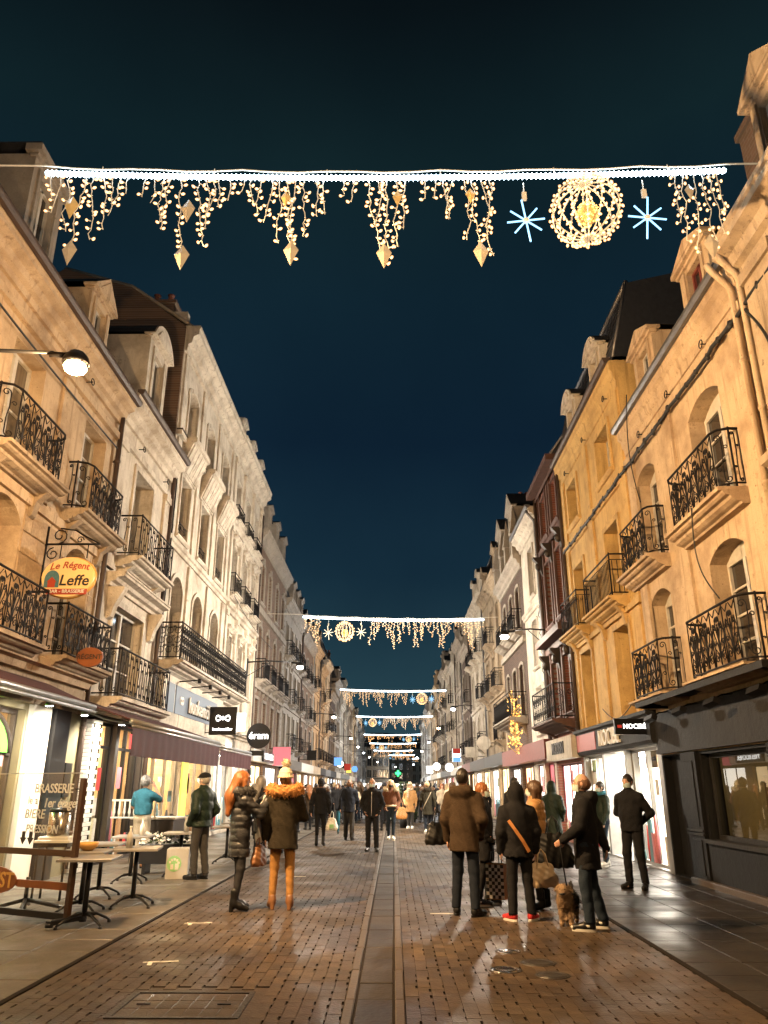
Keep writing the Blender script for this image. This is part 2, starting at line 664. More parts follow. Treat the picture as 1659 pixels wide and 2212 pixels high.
# ------------------------------------------------------------------ smooth bodies from distance fields
class Field:
    """Distance field on a grid; blends capsules and ellipsoids into one continuous skin (surface nets)."""

    def __init__(s, lo, hi, h):
        s.h = h
        s.lo = np.array(lo, float)
        s.n = np.maximum(4, np.ceil((np.array(hi) - s.lo) / h).astype(int) + 1)
        s.D = np.full(tuple(s.n), 9.0, np.float32)
        s.ax = [s.lo[i] + h * np.arange(s.n[i]) for i in range(3)]

    def _win(s, lo, hi):
        a = np.clip(np.floor((np.array(lo) - s.lo) / s.h).astype(int), 0, s.n - 1)
        b = np.clip(np.ceil((np.array(hi) - s.lo) / s.h).astype(int) + 1, 1, s.n)
        sl = tuple(slice(int(a[i]), int(max(b[i], a[i] + 1))) for i in range(3))
        X, Y, Z = np.meshgrid(*(s.ax[i][sl[i]] for i in range(3)), indexing='ij', sparse=True)
        return sl, X, Y, Z

    def _mix(s, sl, d, k, sub=False):
        A = s.D[sl]
        if sub:
            s.D[sl] = np.maximum(A, -d)
            return
        if k <= 0:
            s.D[sl] = np.minimum(A, d)
            return
        hh = np.clip(.5 + .5 * (A - d) / k, 0, 1)
        s.D[sl] = A + (d - A) * hh - k * hh * (1 - hh)

    def cap(s, p, q, r0, r1=None, k=.03, sy=1.0, sub=False):
        r1 = r0 if r1 is None else r1
        p = np.array(p, float)
        q = np.array(q, float)
        M = max(r0, r1) * max(1, 1) + k + .05
        sl, X, Y, Z = s._win(np.minimum(p, q) - M, np.maximum(p, q) + M)
        ps, qs = p.copy(), q.copy()
        ps[1] /= sy
        qs[1] /= sy
        ab = qs - ps
        L = max(ab @ ab, 1e-9)
        dx, dy, dz = X - ps[0], Y / sy - ps[1], Z - ps[2]
        t = np.clip((dx * ab[0] + dy * ab[1] + dz * ab[2]) / L, 0, 1)
        d = np.sqrt((dx - t * ab[0]) ** 2 + (dy - t * ab[1]) ** 2 + (dz - t * ab[2]) ** 2) - (r0 + (r1 - r0) * t)
        s._mix(sl, (d * min(1, sy)).astype(np.float32), k, sub)
        return s

    def ell(s, c, r, k=.03, sub=False):
        c = np.array(c, float)
        r = np.array(r, float)
        M = r + k + .05
        sl, X, Y, Z = s._win(c - M, c + M)
        x, y, z = (X - c[0]) / r[0], (Y - c[1]) / r[1], (Z - c[2]) / r[2]
        g = np.sqrt(x * x + y * y + z * z) + 1e-6
        g2 = np.sqrt((x / r[0]) ** 2 + (y / r[1]) ** 2 + (z / r[2]) ** 2) + 1e-6
        d = g * (g - 1) / g2
        s._mix(sl, d.astype(np.float32), k, sub)
        return s

    def below(s, z):
        s.D = np.maximum(s.D, (z - s.ax[2])[None, None, :].astype(np.float32))
        return s

    def above(s, z):
        s.D = np.maximum(s.D, (s.ax[2] - z)[None, None, :].astype(np.float32))
        return s

    def warp(s, fn):
        X, Y, Z = np.meshgrid(*s.ax, indexing='ij', sparse=True)
        s.D = s.D + fn(X, Y, Z).astype(np.float32)
        return s

    def mesh(s, name, mat):
        D = s.D
        nx, ny, nz = D.shape
        S = D < 0
        cnt = np.zeros((nx - 1, ny - 1, nz - 1), np.int32)
        acc = np.zeros((nx - 1, ny - 1, nz - 1, 3), np.float32)
        off = [(i, j, k) for i in (0, 1) for j in (0, 1) for k in (0, 1)]

        def sub(o):
            return D[o[0]:nx - 1 + o[0], o[1]:ny - 1 + o[1], o[2]:nz - 1 + o[2]]
        for ia, a in enumerate(off):
            for b in off[ia + 1:]:
                if sum(abs(a[i] - b[i]) for i in range(3)) != 1:
                    continue
                da, db = sub(a), sub(b)
                c = (da < 0) != (db < 0)
                t = np.where(c, da / np.where(c, da - db, 1), 0)
                cnt += c
                for i in range(3):
                    acc[..., i] += np.where(c, a[i] + (b[i] - a[i]) * t, 0)
        act = cnt > 0
        idx = -np.ones(cnt.shape, np.int64)
        idx[act] = np.arange(act.sum())
        g = np.argwhere(act)
        V = (g + acc[act] / cnt[act][:, None]) * s.h + s.lo
        F = []
        for axis in range(3):
            n1, n2 = [(1, 2), (2, 0), (0, 1)][axis]
            sl0 = [slice(None)] * 3
            sl1 = [slice(None)] * 3
            sl0[axis] = slice(0, -1)
            sl1[axis] = slice(1, None)
            A, B = S[tuple(sl0)], S[tuple(sl1)]
            E = np.argwhere(A != B)
            E = E[(E[:, n1] > 0) & (E[:, n2] > 0) & (E[:, n1] < D.shape[n1] - 1) & (E[:, n2] < D.shape[n2] - 1)]
            if len(E) == 0:
                continue
            e1 = np.zeros(3, int)
            e1[n1] = 1
            e2 = np.zeros(3, int)
            e2[n2] = 1
            q = [E - e1 - e2, E - e2, E, E - e1]
            q = np.stack([idx[tuple(p.T)] for p in q], 1)
            fl = ~A[tuple(E.T)]
            q[fl] = q[fl][:, ::-1]
            F.append(q)
        F = np.concatenate(F) if F else np.zeros((0, 4), int)
        F = F[(F >= 0).all(1)]
        me = bpy.data.meshes.new(name)
        me.vertices.add(len(V))
        me.vertices.foreach_set('co', V.astype(np.float32).ravel())
        me.loops.add(len(F) * 4)
        me.loops.foreach_set('vertex_index', F.ravel().astype(np.int32))
        me.polygons.add(len(F))
        me.polygons.foreach_set('loop_start', np.arange(0, len(F) * 4, 4, dtype=np.int32))
        me.polygons.foreach_set('use_smooth', np.ones(len(F), bool))
        me.materials.append(MATS[mat] if isinstance(mat, str) else mat)
        me.update(calc_edges=True)
        return me

# ------------------------------------------------------------------ buildings
XL, XR = -6.2, 5.2
CACHE = {}


def cached(key, fn):
    if key not in CACHE:
        CACHE[key] = fn()
    return CACHE[key]


def arc_pts(x0, x1, z, rise, n=8):
    """points of a segmental arch from left springing to right springing"""
    w = (x1 - x0) / 2
    if rise < 1e-4:
        return [(x0, z), (x1, z)]
    rad = (w * w + rise * rise) / (2 * rise)
    cz = z + rise - rad
    a = math.asin(min(1, w / rad))
    if rise > w * .98:
        a = PI / 2
    return [((x0 + x1) / 2 + rad * math.sin(-a + 2 * a * i / n), cz + rad * math.cos(-a + 2 * a * i / n)) for i in range(n + 1)]


def spiral(cx, cz, r, turns, a0, d=1, n=14, shrink=.25):
    return [(cx + r * (1 - (1 - shrink) * i / n) * math.cos(a0 + d * 2 * PI * turns * i / n), 0,
             cz + r * (1 - (1 - shrink) * i / n) * math.sin(a0 + d * 2 * PI * turns * i / n)) for i in range(n + 1)]


def scroll_mesh(kind, w, h, r=.0095):
    def make():
        m = MB()
        if kind == 'fan':
            m.tube([(0, 0, .02), (0, 0, h * .72)], r * 1.3, 4)
            for sgn in (-1, 1):
                for k, (xe, ze) in enumerate(((.16, .80), (.33, .66), (.42, .40))):
                    xe *= w
                    ze *= h
                    m.tube([(0, 0, h * .10), (sgn * xe * .25, 0, h * (.22 + .12 * (2 - k))), (sgn * xe * .85, 0, ze * .82), (sgn * xe, 0, ze)], r, 4)
                    rr = w * .11
                    m.tube([(x, y, z) for x, y, z in spiral(sgn * (xe - rr), ze, rr, 1.1, 0 if sgn > 0 else PI, sgn, 9)], r * .9, 4)
                m.tube(spiral(sgn * w * .28, h * .16, w * .17, 1.4, PI / 2, sgn, 12), r * .9, 4)
                m.tube([(sgn * w * .46, 0, h * .02), (sgn * w * .34, 0, h * .30), (sgn * w * .47, 0, h * .52), (sgn * w * .30, 0, h * .74), (sgn * w * .10, 0, h * .62)], r, 4)
                m.tube([(sgn * w * .05, 0, h * .98), (sgn * w * .25, 0, h * .86), (sgn * w * .48, 0, h * .98)], r, 4)
            m.tube(spiral(0, h * .80, w * .09, 1.0, -PI / 2, 1, 10, .9), r, 4)
        elif kind == 's':
            rr = w * .21
            top = spiral(rr * .9, h - rr - .03, rr, 1.15, PI, -1, 12)
            bot = spiral(-rr * .9, rr + .03, rr, 1.15, 0, -1, 12)
            m.tube(top[::-1] + [(rr * -.2, 0, h * .62), (0, 0, h * .5), (rr * .2, 0, h * .38)] + bot, r, 4)
            for zz in (.30, .70):
                m.tube(spiral((-1 if zz > .5 else 1) * w * .24, h * zz, w * .13, 1.0, 0, 1, 9, .35), r * .9, 4)
            m.tube([(-w * .5, 0, .02), (-w * .5, 0, h)], r, 4)
        elif kind == 'c':
            rr = w * .26
            for zc, d in ((h * .25, 1), (h * .74, -1)):
                m.tube(spiral(0, zc, w * .34, 1.6, PI * .5 * d, d, 18, .22), r, 4)
                m.tube(spiral(-w * .28, zc + d * h * .15, w * .11, 1.1, 0, 1, 8, .4), r * .9, 4)
            m.tube([(-w * .5, 0, .02), (-w * .5, 0, h)], r, 4)
        elif kind == 'ornate':
            m.tube([(0, 0, 0), (0, 0, h)], r * 1.2, 4)
            for zc in (.22, .5, .78):
                m.tube(spiral(0, h * zc, w * .40, 1, 0, 1, 8, .95), r, 4)
                for sgn in (-1, 1):
                    m.tube(spiral(sgn * w * .38, h * (zc + .12), w * .13, 1, 0, sgn, 6, .5), r, 4)
        elif kind == 'bar':
            m.tube([(0, 0, 0), (0, 0, h)], r * 1.05, 4)
        elif kind == 'bartop':
            m.tube([(0, 0, 0), (0, 0, h)], r * 1.0, 4)
            m.tube(spiral(w * .3, h * .86, w * .28, 1, PI, -1, 6, .6), r * .8, 4)
        return m.mesh('scroll' if kind not in ('bar', 'bartop') else 'baluster', 'iron')
    return cached(('scroll', kind, round(w, 3), round(h, 3), r), make)


class Bld:
    def __init__(s, name, label, cat, side, u0, u1, ztop, mat, depth=8.0, group=None):
        s.side, s.u0, s.u1, s.zt, s.mat = side, u0, u1, ztop, mat
        s.uc = (u0 + u1) / 2
        s.sg = -1 if side == 'L' else 1
        s.X = XL if side == 'L' else XR
        s.rz = -PI / 2 if side == 'L' else PI / 2
        s.root = thing(name, label, cat, (s.X, s.uc, 0), s.rz, group)
        s.hw = (u1 - u0) / 2
        s.depth = depth
        s.op = []

    def x(s, u):
        return s.sg * (u - s.uc)

    def xx(s, a, b):
        return tuple(sorted((s.x(a), s.x(b))))

    def world(s, u, y, z):
        return (s.X + (y if s.side == 'L' else -y), u, z)

    def part(s, name, mb, mat, par=None):
        return mb.build(name, mat, par or s.root)

    def opening(s, u, w, z0, z1, arch=0.0, depth=.28):
        """z1 is the crown of the opening"""
        x = s.x(u)
        s.op.append((x - w / 2, x + w / 2, z0, z1, arch, depth))

    def wall(s, z0=0.0, name='wall', mat=None, z1=None):
        m = MB()
        zt = z1 or s.zt
        ops = [o for o in s.op if o[3] > z0 + .01 and o[2] < zt - .01]
        xs = sorted({-s.hw, s.hw} | {o[0] for o in ops} | {o[1] for o in ops})
        zs = sorted({z0, zt} | {o[2] for o in ops} | {o[3] for o in ops})
        for i in range(len(xs) - 1):
            for j in range(len(zs) - 1):
                cx, cz = (xs[i] + xs[i + 1]) / 2, (zs[j] + zs[j + 1]) / 2
                if xs[i + 1] - xs[i] < 1e-5 or zs[j + 1] - zs[j] < 1e-5:
                    continue
                if any(o[0] < cx < o[1] and o[2] < cz < o[3] for o in ops):
                    continue
                m.quad((xs[i + 1], 0, zs[j]), (xs[i], 0, zs[j]), (xs[i], 0, zs[j + 1]), (xs[i + 1], 0, zs[j + 1]))
        for a, b, c, d, ar, dp in ops:
            pts = arc_pts(a, b, d - ar, ar)
            if ar:
                mid = len(pts) // 2
                m.add([(a, 0, d)] + [(x, 0, z) for x, z in pts[:mid + 1]], [tuple(range(mid + 2))])
                m.add([(b, 0, d)] + [(x, 0, z) for x, z in pts[mid:][::-1]], [tuple(range(mid + 2))])
            m.quad((a, 0, c), (a, -dp, c), (a, -dp, d - ar), (a, 0, d - ar))
            m.quad((b, 0, c), (b, -dp, c), (b, -dp, d - ar), (b, 0, d - ar))
            m.quad((a, 0, c), (b, 0, c), (b, -dp, c), (a, -dp, c))
            for p, q in zip(pts, pts[1:]):
                m.quad((p[0], 0, p[1]), (q[0], 0, q[1]), (q[0], -dp, q[1]), (p[0], -dp, p[1]))
        h, dpt, t = s.hw, s.depth, zt
        for xx in (-h, h):
            m.quad((xx, 0, z0), (xx, -dpt, z0), (xx, -dpt, t), (xx, 0, t))
        m.quad((-h, -dpt, z0), (h, -dpt, z0), (h, -dpt, t), (-h, -dpt, t))
        if z1 is None:
            m.quad((-h, 0, t - .01), (h, 0, t - .01), (h, -dpt, t - .01), (-h, -dpt, t - .01))
        return s.part(name, m, mat or s.mat)

    def band(s, z0, z1, out, name='string_course', mat=None, a=None, b=None, prof=None):
        m = MB()
        h = s.hw
        x0, x1 = (-h, h) if a is None else s.xx(a, b)
        x0 += .002
        x1 -= .002
        H = z1 - z0
        if prof == 'cornice':
            P = [(-.02, z0), (out * .18, z0), (out * .22, z0 + H * .25), (out * .45, z0 + H * .32), (out * .55, z0 + H * .55),
                 (out * .92, z0 + H * .66), (out * .92, z0 + H * .84), (out, z0 + H * .88), (out, z1), (-.02, z1)]
        elif prof == 'sill':
            P = [(-.02, z0), (out * .5, z0), (out * .6, z0 + H * .4), (out, z0 + H * .5), (out, z1 - .01), (-.02, z1)]
        else:
            P = [(-.02, z0), (out, z0), (out, z1), (-.02, z1)]
        m.prof(P, x0, x1)
        return s.part(name, m, mat or s.mat)

    def pilaster(s, u, w, z0, z1, out=.06, name='pilaster', mat=None, cap=False):
        m = MB()
        x = s.x(u)
        m.box(x - w / 2, x + w / 2, -.01, out, z0, z1)
        if cap:
            m.box(x - w / 2 - .04, x + w / 2 + .04, -.01, out + .05, z1 - .18, z1)
            m.box(x - w / 2 - .03, x + w / 2 + .03, -.01, out + .03, z0, z0 + .14)
        return s.part(name, m, mat or s.mat)

    # -------------------------------------------------------------- windows
    def window(s, u, w, z0, z1, arch=0.0, depth=.28, mould=.10, frame='window_white', pane='pane_dark', sill=True, rows=3,
               detail=2, surround=None, keystone=False, hole=True, hood=None, shutters=None):
        if hole:
            s.opening(u, w, z0, z1, arch, depth)
        x = s.x(u)
        H = z1 - z0
        key = ('win', round(w, 2), round(H, 2), arch, depth, mould, frame, pane, sill, rows, detail, surround or s.mat, keystone)

        def make():
            c = MB()
            if mould:
                inn = [(-w / 2, 0)] + arc_pts(-w / 2, w / 2, H - arch, arch) + [(w / 2, 0)]
                wo = w / 2 + mould
                ao = arch + mould * .3 if arch else 0
                outp = [(-wo, 0)] + arc_pts(-wo, wo, H - arch + (mould if not arch else mould * .7), ao) + [(wo, 0)]
                N = len(inn)
                y = .045
                for i in range(N - 1):
                    a, b, p, q = inn[i], inn[i + 1], outp[i], outp[i + 1]
                    c.quad((a[0], y, a[1]), (b[0], y, b[1]), (q[0], y, q[1]), (p[0], y, p[1]))
                    c.quad((p[0], y, p[1]), (q[0], y, q[1]), (q[0], -.01, q[1]), (p[0], -.01, p[1]))
                    c.quad((a[0], y, a[1]), (b[0], y, b[1]), (b[0], -.02, b[1]), (a[0], -.02, a[1]))
            if sill:
                c.prof([(-depth, -.1), (.05, -.1), (.11, -.05), (.11, -.005), (-depth, .012)], -w / 2 - mould - .04, w / 2 + mould + .04)
            if keystone:
                c.poly([(-.09, H - .02), (.09, H - .02), (.13, H + .26), (-.13, H + .26)], -.01, .08)
            if not c.v:
                c.box(-w / 2, w / 2, -depth, -depth + .01, -.01, .01)
            cm = c.mesh('window', surround or s.mat)
            f = MB()
            y0, y1 = -depth - .03, -depth + .035
            t = .055
            f.box(-w / 2, -w / 2 + t, y0, y1, .01, H - arch * .5)
            f.box(w / 2 - t, w / 2, y0, y1, .01, H - arch * .5)
            f.box(-w / 2 + t, w / 2 - t, y0, y1, .01, .01 + t * 1.5)
            top = H - arch
            if arch:
                P = arc_pts(-w / 2 + .002, w / 2 - .002, H - arch, arch)
                f.poly([(w / 2, H - arch - t)] + [(-w / 2, H - arch - t)] + P, y0, y1 - .004)
                top = H - arch - t
            else:
                f.box(-w / 2 + t, w / 2 - t, y0, y1, H - t, H)
                top = H - t
            if detail >= 2:
                f.box(-.05, .05, y0, y1 + .012, .01 + t * 1.5, top)
                for k in range(1, rows):
                    zz = .09 + (top - .09) * k / rows
                    for sg in (-1, 1):
                        f.box(*sorted((sg * .05, sg * (w / 2 - t))), y0 + .02, y1 - .012, zz - .017, zz + .017)
            elif detail == 1:
                f.box(-.035, .035, y0, y1 + .01, .01 + t * 1.5, top)
            fm = f.mesh('frame', frame)
            p = MB()
            p.box(-w / 2 + t * .6, -.02, y0 + .012, y0 + .018, .05, top)
            pm_ = p.mesh('pane', pane)
            p2 = MB()
            p2.box(.02, w / 2 - t * .6, y0 + .012, y0 + .018, .05, top)
            return cm, fm, pm_, p2.mesh('pane', pane)
        cm, fm, p1, p2 = cached(key, make)
        o = link('window', cm, s.root, (x, 0, z0))
        link('frame', fm, o)
        if detail >= 1:
            link('pane', p1, o)
            link('pane', p2, o)
        if hood:
            m = MB()
            hw = w / 2 + mould + .1
            if hood == 'flat':
                m.prof([(0, H + .14), (.06, H + .14), (.12, H + .2), (.22, H + .26), (.22, H + .32), (0, H + .36)], -hw, hw)
                for sg in (-1, 1):
                    m.box(sg * (hw - .1) - .06, sg * (hw - .1) + .06, 0, .14, H - .18, H + .15)
            elif hood == 'pediment':
                m.poly([(-hw - .05, H + .16), (hw + .05, H + .16), (hw + .05, H + .24), (0, H + .55), (-hw - .05, H + .24)], 0, .2)
            m.build('hood', surround or s.mat, o)
        if shutters:
            for sg in (-1, 1):
                m = MB()
                xs = sg * (w / 2 + mould + .02)
                a, b = sorted((xs, xs + sg * w * .46))
                m.box(a, b, .02, .055, .02, H - arch)
                for k in range(10):
                    zz = .12 + (H - arch - .24) * k / 9
                    m.box(a + .05, b - .05, .055, .065, zz - .03, zz + .03)
                m.build('shutter', shutters, o)
        return o

    # -------------------------------------------------------------- balconies
    def balcony(s, u0, u1, z, out=.55, h=.92, style='fan', slab='stone_old', name='balcony', curve=False, thick=.115, consoles=2, rail='iron', pitch=None):
        x0, x1 = s.xx(u0, u1)
        xc = (x0 + x1) / 2
        hw = (x1 - x0) / 2
        m = MB()
        T = thick
        m.prof([(-.02, -T * 2.2), (out * .30, -T * 2.15), (out * .34, -T * 1.9), (out * .50, -T * 1.75), (out * .66, -T * 1.45), (out * .70, -T * 1.1), (out * .86, -T * 1.02), (out * .95, -T * .8), (out * .97, -T * .55), (out + .05, -T * .5), (out + .05, 0), (-.02, 0)], -hw - .04, hw + .04)
        for k in range(consoles):
            cx = -hw * .78 + 2 * hw * .78 * k / max(1, consoles - 1)
            m.prof([(-.01, -thick * 1.9 - .42), (.07, -thick * 1.9 - .36), (.12, -thick * 1.9 - .12), (out * .62, -thick * 1.55), (out * .62, -thick * 1.2), (-.01, -thick * 1.2)], cx - .085, cx + .085)
        o = m.build(name, slab, s.root, (xc, 0, z))
        # rails
        path = [(-hw, .0), (-hw, out - .06), (hw, out - .06), (hw, .0)]
        if curve:
            c = min(.35, out * .5)
            path = [(-hw, 0), (-hw, out - .06 - c), (-hw + c * .3, out - .06 - c * .3), (-hw + c, out - .06),
                    (hw - c, out - .06), (hw - c * .3, out - .06 - c * .3), (hw, out - .06 - c), (hw, 0)]
        r = MB()
        for zz, rr in ((h, .021), (.07, .015)) + (((h - .13, .011),) if style in ('bar', 'bartop', 'ornate') else ()):
            r.tube([(x, y, zz) for x, y in path], rr, 5, smooth=False)
        for x, y in (path[1], path[-2]):
            r.tube([(x, y, 0), (x, y, h + .03)], .017, 5)
        r.build('railing_frame', rail, o)
        # infill pieces, one object each
        pt = pitch or {'fan': .46, 's': .30, 'c': .34, 'bar': .11, 'bartop': .12, 'ornate': .22}[style]
        hh = h - .09 - (.13 if style in ('bar', 'bartop') else 0)
        runs = [((-hw, .02), (-hw, out - .06)), ((-hw, out - .06), (hw, out - .06)), ((hw, out - .06), (hw, .02))]
        if curve:
            runs = [(path[0], path[1]), (path[1], path[3]), (path[3], path[4]), (path[4], path[6]), (path[6], path[7])]
        for (ax, ay), (bx, by) in runs:
            L = math.hypot(bx - ax, by - ay)
            front = abs(by - ay) < .01
            st, p = style, pt
            if style == 'fan' and not front:
                st, p = 's', .24
            n = max(1, round(L / p))
            if L < .12:
                continue
            pw = L / n
            if st in ('bar', 'bartop'):
                pw = p
            elif st != 'fan':
                pw = round(pw, 2)
            else:
                pw = round(pw, 2)
            me = scroll_mesh(st, pw, round(hh, 3))
            ang = math.atan2(by - ay, bx - ax)
            for k in range(n):
                t = (k + .5) / n
                b_ = link('baluster' if st in ('bar', 'bartop') else 'scroll', me, o, (ax + (bx - ax) * t, ay + (by - ay) * t, .07), ang)
            if st == 'fan':
                for k in range(n + 1):
                    t = k / n
                    link('baluster', scroll_mesh('bar', .1, round(hh, 3)), o, (ax + (bx - ax) * t, ay + (by - ay) * t, .07), ang)
        return o

    # -------------------------------------------------------------- roofs
    def roof(s, ze, zb, y1, zr=None, yr=-4.0, mat='slate', a=None, b=None, y0=-.05):
        """steep slope from eave (y0, ze) to break (y1, zb), then to the ridge (yr, zr) and down again"""
        m = MB()
        h = s.hw
        x0, x1 = (-h, h) if a is None else s.xx(a, b)
        zr = zr or zb + 1.2
        # slates as courses on the steep slope
        n = max(4, int(math.hypot(y1 - y0, zb - ze) / .22))
        for k in range(n):
            t0, t1 = k / n, (k + 1) / n
            ya, za = y0 + (y1 - y0) * t0, ze + (zb - ze) * t0
            yb, zb_ = y0 + (y1 - y0) * t1, ze + (zb - ze) * t1
            m.add([(x0, ya + .02, za), (x1, ya + .02, za), (x1, yb, zb_), (x0, yb, zb_)], [(0, 1, 2, 3)])
            m.add([(x0, ya + .02, za), (x1, ya + .02, za), (x1, ya, za), (x0, ya, za)], [(0, 1, 2, 3)])
        m.quad((x0, y1, zb), (x1, y1, zb), (x1, yr, zr), (x0, yr, zr))
        m.quad((x0, yr, zr), (x1, yr, zr), (x1, -s.depth, ze), (x0, -s.depth, ze))
        for xx in (x0, x1):
            m.add([(xx, y0, ze), (xx, y1, zb), (xx, yr, zr), (xx, -s.depth, ze)], [(0, 1, 2, 3)])
        o = s.part('roof', m, mat)
        r = MB()
        r.tube([(x0, y1 + .01, zb + .02), (x1, y1 + .01, zb + .02)], .06, 6)
        for xx in (x0 + .03, x1 - .03):
            r.tube([(xx, y0 + .03, ze), (xx, y1 + .02, zb + .03)], .045, 5)
        r.build('ridge_flashing', 'zinc', o)
        return o

    def dormer(s, u, w, z0, z1, y=.0, top='tri', mat=None, deep=1.6, pane='pane_dark', frame='window_white', roofmat='slate'):
        x = s.x(u)
        mat = mat or s.mat
        key = ('dormer', w, round(z1 - z0, 2), top, mat, deep, pane, frame)
        H = z1 - z0
        ph = {'tri': .30 * w, 'round': .36 * w, 'flat': .14, 'gable': .55 * w}[top]
        hb = H - ph

        def make():
            m = MB()
            ow, oh = w * .52, hb * .74
            m.box(-w / 2, -ow / 2, -deep, 0, 0, hb)
            m.box(ow / 2, w / 2, -deep, 0, 0, hb)
            m.box(-ow / 2, ow / 2, -deep, 0, 0, hb * .12)
            m.box(-ow / 2, ow / 2, -deep, 0, hb * .12 + oh, hb)
            e = .10
            m.box(-w / 2 - e * .4, w / 2 + e * .4, -.1, .05, hb - .06, hb)
            if top in ('tri', 'gable'):
                m.poly([(-w / 2 - e, hb), (w / 2 + e, hb), (w / 2 + e, hb + .06), (0, hb + ph), (-w / 2 - e, hb + .06)], -.16, .12)
                m.poly([(-w / 2 + .1, hb + .07), (w / 2 - .1, hb + .07), (0, hb + ph * .82)], .12, .135)
            elif top == 'round':
                P = arc_pts(-w / 2 - e, w / 2 + e, hb, ph, 12)
                m.poly([(w / 2 + e, hb - .02), (-w / 2 - e, hb - .02)] + P, -.16, .14)
                P = arc_pts(-w / 2 + .12, w / 2 - .12, hb + .05, ph * .66, 10)
                m.poly([(w / 2 - .12, hb + .04), (-w / 2 + .12, hb + .04)] + P, .14, .165)
            else:
                m.box(-w / 2 - e, w / 2 + e, -.16, .13, hb, hb + ph)
            for sg in (-1, 1):
                m.box(sg * (ow / 2 + .07) - .045, sg * (ow / 2 + .07) + .045, 0, .035, hb * .1, hb * .92)
            rf = MB()
            if top in ('tri', 'gable'):
                for sg in (-1, 1):
                    rf.add([(0, .10, hb + ph + .02), (sg * (w / 2 + e + .02), .10, hb + .05), (sg * (w / 2 + e + .02), -deep - .6, hb + .05), (0, -deep - .6, hb + ph + .02)], [(0, 1, 2, 3)])
            elif top == 'round':
                P = arc_pts(-w / 2 - e, w / 2 + e, hb + .015, ph + .01, 12)
                for p, q in zip(P, P[1:]):
                    rf.quad((p[0], .1, p[1]), (q[0], .1, q[1]), (q[0], -deep - .6, q[1]), (p[0], -deep - .6, p[1]))
            else:
                rf.box(-w / 2 - e, w / 2 + e, -deep - .6, .11, hb + ph, hb + ph + .03)
            fr = MB()
            z = hb * .12
            for a, b, c, d in ((-ow / 2, -ow / 2 + .05, z, z + oh), (ow / 2 - .05, ow / 2, z, z + oh), (-.035, .035, z, z + oh),
                               (-ow / 2 + .05, ow / 2 - .05, z, z + .06), (-ow / 2 + .05, ow / 2 - .05, z + oh - .05, z + oh)):
                fr.box(a, b, -.16, -.10, c, d)
            pa = MB()
            pa.box(-ow / 2, ow / 2, -.15, -.145, z, z + oh)
            return m.mesh('dormer', mat), rf.mesh('roof', roofmat), fr.mesh('frame', frame), pa.mesh('pane', pane)
        a, b, c, d = cached(key, make)
        o = link('dormer', a, s.root, (x, y, z0))
        link('roof', b, o)
        link('frame', c, o)
        link('pane', d, o)
        return o

    def chimney(s, u, y, z0, z1, w=.5, d=.9, mat='brick_dark', pots=3):
        m = MB()
        x = s.x(u)
        m.box(x - w / 2, x + w / 2, y - d, y, z0, z1)
        m.box(x - w / 2 - .05, x + w / 2 + .05, y - d - .05, y + .05, z1, z1 + .12)
        o = s.part('chimney', m, mat)
        for k in range(pots):
            p = MB()
            p.lathe([(.11, 0), (.09, .3), (.12, .34), (.08, .36)], (x, y - d * (k + .5) / pots, z1 + .12), 8)
            p.build('chimney_pot', 'brick_red', o)
        return o

    def gutter(s, z, out, mat='lead_brown', a=None, b=None):
        m = MB()
        x0, x1 = (-s.hw, s.hw) if a is None else s.xx(a, b)
        m.prof([(out - .02, z), (out + .04, z - .05), (out + .11, z - .05), (out + .15, z + .01), (out + .15, z + .07), (out - .02, z + .07)], x0, x1)
        return s.part('gutter', m, mat)

    def downpipe(s, u, z0, z1, out=.09, r=.05, mat='lead_brown', swan=0.0, hopper=False):
        m = MB()
        x = s.x(u)
        P = [(x, out, z0), (x, out, z1 - swan * 1.6)]
        if swan:
            P += [(x, out + .04, z1 - swan * 1.2), (x, out + swan * .7, z1 - swan * .5), (x, out + swan, z1)]
        m.tube(P, r, 7)
        zz = z0 + .6
        while zz < z1 - .8:
            m.tube([(x, out, zz), (x, out, zz + .05)], r * 1.3, 7)
            m.box(x - .015, x + .015, -.01, out, zz, zz + .04)
            zz += 1.9
        if hopper:
            m.prof([(out - .12, z1 + .1), (out - .08, z1 - .12), (out + .1, z1 - .12), (out + .17, z1 + .1)], x - .13, x + .13)
        return s.part('downpipe', m, mat)

